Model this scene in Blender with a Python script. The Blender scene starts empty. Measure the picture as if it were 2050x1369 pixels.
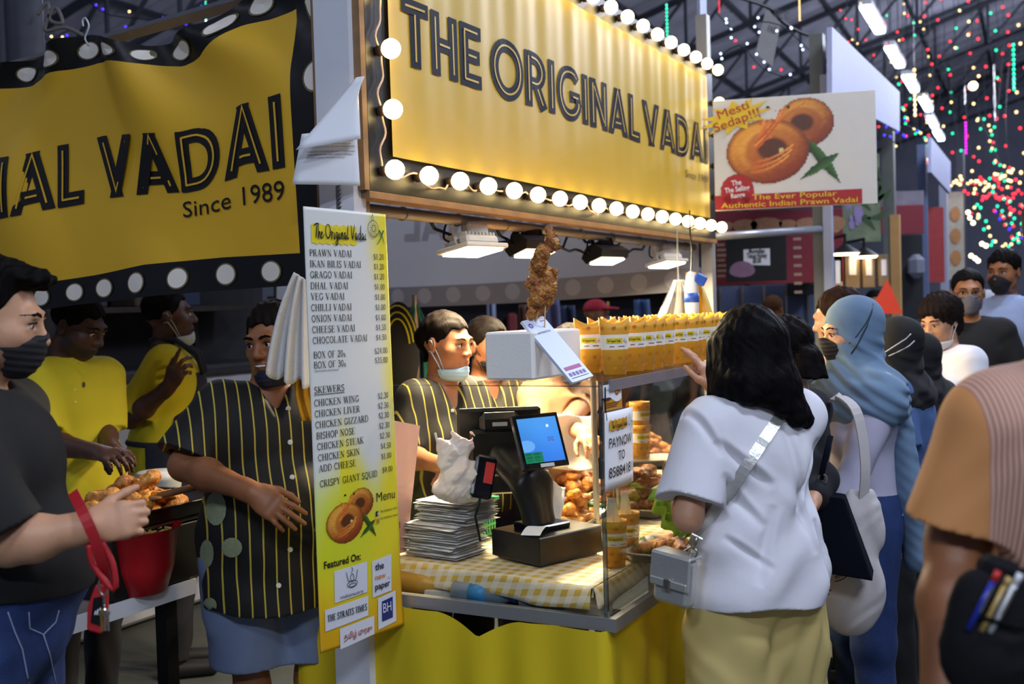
import bpy, math, random
import numpy as np
from mathutils import Matrix, Vector, Euler
random.seed(7); RNG = np.random.default_rng(11)
SC = bpy.context.scene
COL = SC.collection
PI = math.pi

# ---------------------------------------------------------------- camera
F = 2170.0; ROLL = math.radians(1.7); PITCH = math.radians(1.66); EYE = 1.55
_r0 = np.array([1, 0, 0.]); _u0 = np.array([0, math.sin(PITCH), math.cos(PITCH)]); _fw = np.array([0, math.cos(PITCH), -math.sin(PITCH)])
_R = math.cos(ROLL)*_r0 - math.sin(ROLL)*_u0
_U = math.sin(ROLL)*_r0 + math.cos(ROLL)*_u0
CAM = np.array([0, 0, EYE])
cam_d = bpy.data.cameras.new('camera'); cam = bpy.data.objects.new('camera', cam_d); COL.objects.link(cam)
cam_d.sensor_width = 36; cam_d.lens = 36*F/2050; cam_d.clip_end = 200; cam_d.clip_start = 0.05
m = Matrix(((_R[0], _U[0], -_fw[0], 0), (_R[1], _U[1], -_fw[1], 0), (_R[2], _U[2], -_fw[2], EYE), (0, 0, 0, 1)))
cam.matrix_world = m
cam_d.dof.use_dof = True; cam_d.dof.focus_distance = 3.05; cam_d.dof.aperture_fstop = 3.4
SC.camera = cam
SC.view_settings.view_transform = 'Standard'; SC.view_settings.look = 'None'
SC.view_settings.exposure = 0.0; SC.view_settings.gamma = 1.0; SC.view_settings.use_curve_mapping = False

def srgb(c):
    if isinstance(c, str):
        c = [int(c[i:i+2], 16)/255 for i in (0, 2, 4)]
    return tuple((x/12.92 if x <= 0.04045 else ((x+0.055)/1.055)**2.4) for x in c)

# ---------------------------------------------------------------- world: dim blue evening air of the open-sided hall
W = bpy.data.worlds.new('evening'); SC.world = W; W.use_nodes = True
_bg = W.node_tree.nodes['Background']
_bg.inputs[0].default_value = (0.30, 0.38, 0.66, 1); _bg.inputs[1].default_value = 0.22

def lamp(name, kind, loc, energy, color, size=0.2, target=None, size_y=None, spot=None):
    d = bpy.data.lights.new(name, kind); o = bpy.data.objects.new(name, d); COL.objects.link(o)
    o.location = loc; d.energy = energy; d.color = color
    if kind == 'AREA':
        d.size = size
        if size_y: d.shape = 'RECTANGLE'; d.size_y = size_y
    elif kind in ('POINT', 'SPOT'):
        d.shadow_soft_size = size
        if spot: d.spot_size = spot; d.spot_blend = 0.6
    if target is not None:
        o.rotation_euler = (Vector(target)-Vector(loc)).to_track_quat('-Z', 'Y').to_euler()
    return o

# ---------------------------------------------------------------- pixel and stall frames
def ray(x, y): return _fw + _R*(x-1025)/F - _U*(y-684.5)/F
def at(x, y, D):
    d = ray(x, y); return CAM + d*D/d[1]
def pz(x, y, z):
    d = ray(x, y); return CAM + d*(z-EYE)/d[2]
O0 = np.array([-.42, 3.10, 0]); AX = np.array([.4756, .8797, 0]); BX = np.array([-.8797, .4756, 0]); ZX = np.array([0, 0, 1.])
ANG_A = math.atan2(AX[1], AX[0])      # heading of the sign face
def S(a, b, z): return O0 + a*AX + b*BX + np.array([0, 0, z])
def onb(x, y, b):
    d = ray(x, y); t = (b + (O0-CAM) @ BX)/(d @ BX); p = CAM + d*t; return np.array([(p-O0) @ AX, p[2]])
def ona(x, y, a):
    d = ray(x, y); t = (a + (O0-CAM) @ AX)/(d @ AX); p = CAM + d*t; return np.array([(p-O0) @ BX, p[2]])
def ab(p): return (np.asarray(p)-O0) @ AX, (np.asarray(p)-O0) @ BX

# aisle's fluorescent rows overhead; unseen lamps behind the camera are added fill
for i, (x, y) in enumerate(((2.2, 1.0), (3.2, 4.6), (4.9, 8.2), (6.6, 11.8), (-1.6, -1.4), (0.6, -3.2), (8.6, 16.5), (11.0, 21.5), (-2.5, 9.0), (-5.0, 3.0))):
    lamp('hall_tube_fill', 'AREA', (x, y, 4.6), (85, 68, 58, 62, 75, 185, 40, 40, 16, 5)[i], (0.74, 0.83, 1.0), 1.5, (x, y, 0), 0.35)
    lamp('hall_fill_point', 'POINT', (x, y, 4.75), (60, 140, 180, 260, 40, 50, 330, 330, 130, 25)[i], (0.78, 0.82, 1.0), 0.4)  # extra point lamps added to brighten the roof and crowd

# ---------------------------------------------------------------- materials
MATS = {}
def mat(name, col, rough=0.6, metal=0.0, emit=None, es=1.0, var=0.12, scale=18.0, bump=0.0, bscale=60.0, alpha=None, trans=0.0, sss=0.0, coat=0.0, spec=None):
    if name in MATS: return MATS[name]
    m = bpy.data.materials.new(name); m.use_nodes = True; nt = m.node_tree; b = nt.nodes['Principled BSDF']
    c = srgb(col)
    b.inputs['Roughness'].default_value = rough; b.inputs['Metallic'].default_value = metal
    if spec is not None: b.inputs['Specular IOR Level'].default_value = spec
    tc = nt.nodes.new('ShaderNodeTexCoord')
    if var > 0:
        n = nt.nodes.new('ShaderNodeTexNoise'); n.inputs['Scale'].default_value = scale; n.inputs['Detail'].default_value = 4
        nt.links.new(tc.outputs['Object'], n.inputs['Vector'])
        mx = nt.nodes.new('ShaderNodeMix'); mx.data_type = 'RGBA'
        mx.inputs[6].default_value = (*[x*(1-var) for x in c], 1); mx.inputs[7].default_value = (*[min(1, x*(1+var)) for x in c], 1)
        nt.links.new(n.outputs['Fac'], mx.inputs[0]); nt.links.new(mx.outputs[2], b.inputs['Base Color'])
    else: b.inputs['Base Color'].default_value = (*c, 1)
    if bump:
        n2 = nt.nodes.new('ShaderNodeTexNoise'); n2.inputs['Scale'].default_value = bscale; n2.inputs['Detail'].default_value = 5
        nt.links.new(tc.outputs['Object'], n2.inputs['Vector'])
        bp = nt.nodes.new('ShaderNodeBump'); bp.inputs['Strength'].default_value = bump; bp.inputs['Distance'].default_value = 0.01
        nt.links.new(n2.outputs['Fac'], bp.inputs['Height']); nt.links.new(bp.outputs['Normal'], b.inputs['Normal'])
    if emit is not None:
        b.inputs['Emission Color'].default_value = (*srgb(emit), 1); b.inputs['Emission Strength'].default_value = es
    if trans: b.inputs['Transmission Weight'].default_value = trans
    if alpha is not None: b.inputs['Alpha'].default_value = alpha
    if sss:
        b.inputs['Subsurface Weight'].default_value = sss; b.inputs['Subsurface Radius'].default_value = (0.6, 0.25, 0.12); b.inputs['Subsurface Scale'].default_value = 0.02
    if coat: b.inputs['Coat Weight'].default_value = coat; b.inputs['Coat Roughness'].default_value = 0.12
    MATS[name] = m
    return m
def N(nt, t, **kw):
    n = nt.nodes.new(t)
    for k, v in kw.items(): setattr(n, k, v)
    return n
def math_node(nt, op, a, b=None, c=None):
    n = N(nt, 'ShaderNodeMath', operation=op)
    for i, v in enumerate((a, b, c)):
        if v is None: continue
        if isinstance(v, (int, float)): n.inputs[i].default_value = v
        else: nt.links.new(v, n.inputs[i])
    return n.outputs[0]
def mixc(nt, fac, c1, c2):
    n = N(nt, 'ShaderNodeMix', data_type='RGBA')
    if isinstance(fac, (int, float)): n.inputs[0].default_value = fac
    else: nt.links.new(fac, n.inputs[0])
    for i, v in ((6, c1), (7, c2)):
        if isinstance(v, tuple): n.inputs[i].default_value = (*v[:3], 1)
        else: nt.links.new(v, n.inputs[i])
    return n.outputs[2]
def printed(name, rough=0.45, base=None, trans=0.0):
    """a print: colours come from the mesh's own print attribute"""
    if name in MATS: return MATS[name]
    m = bpy.data.materials.new(name); m.use_nodes = True; nt = m.node_tree; b = nt.nodes['Principled BSDF']
    a = N(nt, 'ShaderNodeAttribute', attribute_name='print')
    nt.links.new(a.outputs['Color'], b.inputs['Base Color']); b.inputs['Roughness'].default_value = rough
    MATS[name] = m
    return m
def cloth_stripes(name, base, line, n, width, wob=0.35, rough=0.75, axis='X', wscale=4.0):
    if name in MATS: return MATS[name]
    m = bpy.data.materials.new(name); m.use_nodes = True; nt = m.node_tree; b = nt.nodes['Principled BSDF']
    tc = N(nt, 'ShaderNodeTexCoord'); sp = N(nt, 'ShaderNodeSeparateXYZ'); nt.links.new(tc.outputs['Object'], sp.inputs[0])
    nz = N(nt, 'ShaderNodeTexNoise'); nz.inputs['Scale'].default_value = wscale; nt.links.new(tc.outputs['Object'], nz.inputs['Vector'])
    w = math_node(nt, 'MULTIPLY', nz.outputs['Fac'], wob)
    v = math_node(nt, 'MULTIPLY_ADD', sp.outputs[axis], n, w)
    fr = math_node(nt, 'FRACT', v)
    lt = math_node(nt, 'LESS_THAN', fr, width)
    nt.links.new(mixc(nt, lt, srgb(base), srgb(line)), b.inputs['Base Color'])
    b.inputs['Roughness'].default_value = rough
    MATS[name] = m
    return m
def skin(name, col, lip='8a4a44', rough=0.5):
    if name in MATS: return MATS[name]
    m = mat(name, col, rough, var=0.10, scale=14, bump=0.06, bscale=140, sss=0.12)
    nt = m.node_tree; b = nt.nodes['Principled BSDF']
    src = b.inputs['Base Color'].links[0].from_socket
    a = N(nt, 'ShaderNodeAttribute', attribute_name='lip')
    a2 = N(nt, 'ShaderNodeAttribute', attribute_name='shave')
    c1 = mixc(nt, a.outputs['Fac'], src, srgb(lip))
    c2 = mixc(nt, a2.outputs['Fac'], c1, srgb('1c1512'))
    nt.links.new(c2, b.inputs['Base Color'])
    return m

# ---------------------------------------------------------------- object helpers
def tag(o, label=None, cat=None, group=None, kind=None):
    if label: o['label'] = label
    if cat: o['category'] = cat
    if group: o['group'] = group
    if kind: o['kind'] = kind
    return o
def mat4(loc=(0, 0, 0), rz=0.0, rx=0.0, ry=0.0):
    return Matrix.Translation(Vector(loc)) @ Euler((rx, ry, rz)).to_matrix().to_4x4()
def frame(o, x, y, z):
    """matrix with origin o and the three axes as columns"""
    return Matrix(((x[0], y[0], z[0], o[0]), (x[1], y[1], z[1], o[1]), (x[2], y[2], z[2], o[2]), (0, 0, 0, 1)))
def unit(v):
    v = np.asarray(v, float); return v/max(1e-9, np.linalg.norm(v))
STALL = frame(O0, AX, BX, ZX)        # local x along the sign, y into the stall
def thing(name, label, cat, T=None, group=None, kind=None):
    o = bpy.data.objects.new(name, None); COL.objects.link(o); o.empty_display_size = 0.1
    if T is not None: o.matrix_world = T
    return tag(o, label, cat, group, kind)
def link_mesh(name, me, material, parent=None, T=None):
    o = bpy.data.objects.new(name, me); COL.objects.link(o)
    for mm in (material if isinstance(material, (list, tuple)) else [material]): me.materials.append(mm)
    if parent is not None: o.parent = parent
    if T is not None:
        if parent is None: o.matrix_world = T
        else: o.matrix_local = T
    return o
def copy_tree(o, parent=None):
    c = o.copy(); COL.objects.link(c)
    if parent is not None: c.parent = parent
    for ch in [k for k in o.children]: copy_tree(ch, c)
    return c
def np_mesh(name, v, f, smooth=True):
    me = bpy.data.meshes.new(name)
    v = np.asarray(v, np.float32); f = np.asarray(f, np.int32)
    me.vertices.add(len(v)); me.vertices.foreach_set('co', v.ravel())
    nf, k = f.shape
    me.loops.add(nf*k); me.loops.foreach_set('vertex_index', f.ravel())
    me.polygons.add(nf); me.polygons.foreach_set('loop_start', np.arange(0, nf*k, k, dtype=np.int32))
    me.update(calc_edges=True); me.validate()
    if smooth: me.polygons.foreach_set('use_smooth', np.ones(len(me.polygons), bool))
    return me

class MB:
    def __init__(s): s.v = []; s.f = []; s.mi = []; s.cur = 0; s.T = None
    def add(s, vs, fs):
        b = len(s.v)
        if s.T is not None: vs = [tuple(s.T @ Vector(p)) for p in vs]
        s.v += [tuple(map(float, p)) for p in vs]; s.f += [tuple(b+i for i in q) for q in fs]; s.mi += [s.cur]*len(fs)
        return s
    def box(s, c, d, R=None, bev=0.0):
        x, y, z = d[0]/2, d[1]/2, d[2]/2
        if bev > 0:
            e = min(bev, x*.9, y*.9, z*.9); ps = []
            for sx in (-1, 1):
                for sy in (-1, 1):
                    for sz in (-1, 1):
                        ps += [(sx*x, sy*(y-e), sz*(z-e)), (sx*(x-e), sy*y, sz*(z-e)), (sx*(x-e), sy*(y-e), sz*z)]
            def I(sx, sy, sz, k): return ((sx > 0)*4+(sy > 0)*2+(sz > 0))*3+k
            fs = []
            for sg in (-1, 1):
                q = [I(sg, -1, -1, 0), I(sg, 1, -1, 0), I(sg, 1, 1, 0), I(sg, -1, 1, 0)]; fs.append(q if sg > 0 else q[::-1])
                q = [I(-1, sg, -1, 1), I(-1, sg, 1, 1), I(1, sg, 1, 1), I(1, sg, -1, 1)]; fs.append(q if sg > 0 else q[::-1])
                q = [I(-1, -1, sg, 2), I(1, -1, sg, 2), I(1, 1, sg, 2), I(-1, 1, sg, 2)]; fs.append(q if sg > 0 else q[::-1])
            for s1 in (-1, 1):
                for s2 in (-1, 1):
                    q = [I(s1, s2, -1, 0), I(s1, s2, -1, 1), I(s1, s2, 1, 1), I(s1, s2, 1, 0)]; fs.append(q if s1*s2 > 0 else q[::-1])
                    q = [I(s1, -1, s2, 0), I(s1, 1, s2, 0), I(s1, 1, s2, 2), I(s1, -1, s2, 2)]; fs.append(q if s1*s2 > 0 else q[::-1])
                    q = [I(-1, s1, s2, 1), I(-1, s1, s2, 2), I(1, s1, s2, 2), I(1, s1, s2, 1)]; fs.append(q if s1*s2 > 0 else q[::-1])
                    for s3 in (-1, 1):
                        q = [I(s1, s2, s3, 0), I(s1, s2, s3, 1), I(s1, s2, s3, 2)]; fs.append(q if s1*s2*s3 > 0 else q[::-1])
        else:
            ps = [(sx*x, sy*y, sz*z) for sx in (-1, 1) for sy in (-1, 1) for sz in (-1, 1)]
            fs = [(0, 1, 3, 2), (4, 6, 7, 5), (0, 4, 5, 1), (2, 3, 7, 6), (0, 2, 6, 4), (1, 5, 7, 3)]
        if R is not None: ps = [tuple(R @ Vector(p)) for p in ps]
        return s.add([(p[0]+c[0], p[1]+c[1], p[2]+c[2]) for p in ps], fs)
    def box2(s, lo, hi, bev=0.0):
        return s.box([(a+b)/2 for a, b in zip(lo, hi)], [abs(b-a) for a, b in zip(lo, hi)], None, bev)
    def tube(s, pts, r, n=8, cap=True, closed=False):
        P = [np.asarray(p, float) for p in pts]; m = len(P); rr = r if hasattr(r, '__len__') else [r]*m
        ref = None; vs = []
        for i in range(m):
            t = P[(i+1) % m]-P[i-1] if closed else P[min(i+1, m-1)]-P[max(i-1, 0)]
            t = unit(t)
            if ref is None:
                ref = np.array([0, 0, 1.]) if abs(t[2]) < .9 else np.array([1., 0, 0])
            x = unit(ref - t*(ref @ t)); y = np.cross(t, x); ref = x
            for k in range(n):
                a = 2*PI*k/n; vs.append(P[i]+rr[i]*(math.cos(a)*x+math.sin(a)*y))
        fs = []
        for i in range(m if closed else m-1):
            for k in range(n):
                j = (i+1) % m
                fs.append((i*n+k, i*n+(k+1) % n, j*n+(k+1) % n, j*n+k))
        if cap and not closed: fs += [tuple(range(n))[::-1], tuple((m-1)*n+k for k in range(n))]
        return s.add(vs, fs)
    def cyl(s, a, b, r1, r2=None, n=16): return s.tube([a, b], [r1, r1 if r2 is None else r2], n)
    def lathe(s, prof, n=24, c=(0, 0, 0), sx=1.0, sy=1.0):
        vs = []; fs = []
        for (r, z) in prof:
            for k in range(n):
                a = 2*PI*k/n; vs.append((c[0]+r*sx*math.cos(a), c[1]+r*sy*math.sin(a), c[2]+z))
        for i in range(len(prof)-1):
            for k in range(n): fs.append((i*n+k, i*n+(k+1) % n, (i+1)*n+(k+1) % n, (i+1)*n+k))
        fs.append(tuple(range(n))[::-1]); fs.append(tuple((len(prof)-1)*n+k for k in range(n)))
        return s.add(vs, fs)
    def sphere(s, c, r, n=12, sc=(1, 1, 1)):
        m = max(4, n//2); vs = [(c[0], c[1], c[2]-r*sc[2])]
        for i in range(1, m):
            t = -PI/2+PI*i/m
            for k in range(n):
                a = 2*PI*k/n; vs.append((c[0]+r*sc[0]*math.cos(t)*math.cos(a), c[1]+r*sc[1]*math.cos(t)*math.sin(a), c[2]+r*sc[2]*math.sin(t)))
        vs.append((c[0], c[1], c[2]+r*sc[2])); L = len(vs)-1; fs = []
        for k in range(n): fs.append((0, 1+(k+1) % n, 1+k)); fs.append((L, L-n+k, L-n+(k+1) % n))
        for i in range(m-2):
            for k in range(n): a = 1+i*n; fs.append((a+k, a+(k+1) % n, a+n+(k+1) % n, a+n+k))
        return s.add(vs, fs)
    def grid(s, fn, nu, nv, flip=False):
        vs = [fn(i/nu, j/nv) for j in range(nv+1) for i in range(nu+1)]
        fs = []
        for j in range(nv):
            for i in range(nu):
                a = j*(nu+1)+i; q = (a, a+1, a+nu+2, a+nu+1); fs.append(q[::-1] if flip else q)
        return s.add(vs, fs)
    def prism(s, poly, M, d):
        """2D polygon (x,y) in the plane of M, extruded d along M's z"""
        n = len(poly)
        vs = [tuple(M @ Vector((x, y, 0))) for x, y in poly]+[tuple(M @ Vector((x, y, d))) for x, y in poly]
        fs = [tuple(range(n))[::-1], tuple(range(n, 2*n))]+[(i, (i+1) % n, n+(i+1) % n, n+i) for i in range(n)]
        return s.add(vs, fs)
    def build(s, name, material, parent=None, T=None, smooth=False, solid=0.0, sub=0, bev=0.0):
        me = bpy.data.meshes.new(name); me.from_pydata(s.v, [], s.f); me.update()
        o = link_mesh(name, me, material, parent, T)
        if any(s.mi): me.polygons.foreach_set('material_index', s.mi)
        if smooth: me.polygons.foreach_set('use_smooth', [True]*len(me.polygons))
        if solid: md = o.modifiers.new('thick', 'SOLIDIFY'); md.thickness = solid; md.offset = 0
        if bev: md = o.modifiers.new('edge', 'BEVEL'); md.width = bev; md.segments = 2; md.limit_method = 'ANGLE'
        if sub: md = o.modifiers.new('round', 'SUBSURF'); md.levels = sub; md.render_levels = sub
        return o
def one(name, label, cat, mb, material, T=None, group=None, kind=None, **kw):
    o = mb.build(name, material, None, T, **kw); return tag(o, label, cat, group, kind)

# ---------------------------------------------------------------- writing: stroke letters
def arc(cx, cy, rx, ry, a0, a1, n=12):
    return [(cx+rx*math.cos(math.radians(a0+(a1-a0)*i/n)), cy+ry*math.sin(math.radians(a0+(a1-a0)*i/n))) for i in range(n+1)]
def stroke_poly(pts, w):
    """a constant-width ribbon along pts, mitred; returns list of quads (4 points each)"""
    pts = [p for i, p in enumerate(pts) if i == 0 or math.hypot(p[0]-pts[i-1][0], p[1]-pts[i-1][1]) > 1e-6]
    if hasattr(w, '__len__'): w = list(w)[:len(pts)]
    P = [np.array(p, float) for p in pts]; n = len(P); closed = np.allclose(P[0], P[-1]) and n > 3
    L = []; Rr = []
    for i in range(n):
        if closed: a = P[i]-P[i-1] if i > 0 else P[0]-P[-2]; b = P[(i+1) % n]-P[i] if i < n-1 else P[1]-P[0]
        else: a = P[i]-P[i-1] if i > 0 else P[1]-P[0]; b = P[i+1]-P[i] if i < n-1 else P[-1]-P[-2]
        a = a/(np.linalg.norm(a)+1e-9); b = b/(np.linalg.norm(b)+1e-9)
        na = np.array([-a[1], a[0]]); nb = np.array([-b[1], b[0]]); mm = na+nb; l = np.linalg.norm(mm)
        mm = na if l < 1e-6 else mm/l
        k = 1/max(.45, mm @ na); ww = (w[i] if hasattr(w, '__len__') else w)/2
        L.append(P[i]+mm*ww*k); Rr.append(P[i]-mm*ww*k)
    return [(L[i], Rr[i], Rr[i+1], L[i+1]) for i in range(n-1)]
# bold display letters: skeleton strokes in a 0..1 high box, drawn thick with a thin inline
DISP = {
 'T': (.62, [[(0, .9), (.62, .9)], [(.31, .9), (.31, 0)]]),
 'H': (.66, [[(.1, 0), (.1, 1)], [(.56, 0), (.56, 1)], [(.1, .5), (.56, .5)]]),
 'E': (.56, [[(.1, 0), (.1, 1)], [(.0, .9), (.56, .9)], [(.1, .5), (.52, .5)], [(.0, .1), (.56, .1)]]),
 'O': (.92, [arc(.46, .5, .37, .42, 90, 450, 28)]),
 'R': (.66, [[(.1, 0), (.1, 1)], [(.1, .9), (.34, .9)]+arc(.34, .67, .21, .23, 90, -90, 9)+[(.1, .44)], [(.36, .44), (.6, 0)]]),
 'I': (.24, [[(.12, 0), (.12, 1)]]),
 'G': (.84, [arc(.45, .5, .36, .42, 40, 345, 22), [(.45, .45), (.84, .45)], [(.76, .45), (.76, .2)]]),
 'N': (.68, [[(.1, 0), (.1, 1)], [(.1, .93), (.58, .07)], [(.58, 0), (.58, 1)]]),
 'A': (.80, [[(.09, .02), (.4, .96), (.71, .02)], [(.2, .26), (.6, .26)]]),
 'L': (.54, [[(.1, 1), (.1, 0)], [(0, .1), (.54, .1)]]),
 'V': (.76, [[(.08, .98), (.38, .10), (.68, .98)]]),
 'D': (.76, [[(.1, 0), (.1, 1)], [(.0, .9), (.3, .9)]+arc(.3, .5, .35, .4, 90, -90, 14)+[(.0, .1)]]),
 ' ': (.36, [])}
def disp_text(txt, gap=.10, w=.2):
    """quads of the black letters and of their inline, x from 0; returns (width, thick, thin)"""
    x = 0; A = []; Bq = []
    for ch in txt:
        wd, st = DISP[ch]
        for p in st:
            q = [(x+a, b) for a, b in p]
            if ch in 'AV':
                for a_, b_ in zip(q[:-1], q[1:]):
                    d_ = np.array(b_)-np.array(a_); a2 = tuple(np.array(a_)-d_*.16); b2 = tuple(np.array(b_)+d_*.16) if abs(d_[1]) > .1 else b_
                    if abs(d_[1]) < .1: a2, b2 = a_, b_
                    A += [clip_y(k) for k in stroke_poly([a2, b2], w)]
            else: A += stroke_poly(q, w)
            Bq += stroke_poly(inset(q, w*.42), .034)
        x += wd+gap
    return x-gap, A, Bq
def clip_y(poly, lo=0.0, hi=1.0):
    for sg, lim in ((1, lo), (-1, -hi)):
        out = []
        for i in range(len(poly)):
            a, b = np.array(poly[i-1]), np.array(poly[i]); fa, fb = sg*a[1]-lim, sg*b[1]-lim
            if (fa >= 0) != (fb >= 0): out.append(a+(b-a)*fa/(fa-fb))
            if fb >= 0: out.append(b)
        poly = out
    return poly
def inset(q, d):
    q = [np.array(p, float) for p in q]
    if len(q) > 3 and np.allclose(q[0], q[-1]): return [tuple(p) for p in q]
    q[0] = q[0]+unit(q[1]-q[0])*d; q[-1] = q[-1]+unit(q[-2]-q[-1])*d
    return [tuple(p) for p in q]
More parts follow.
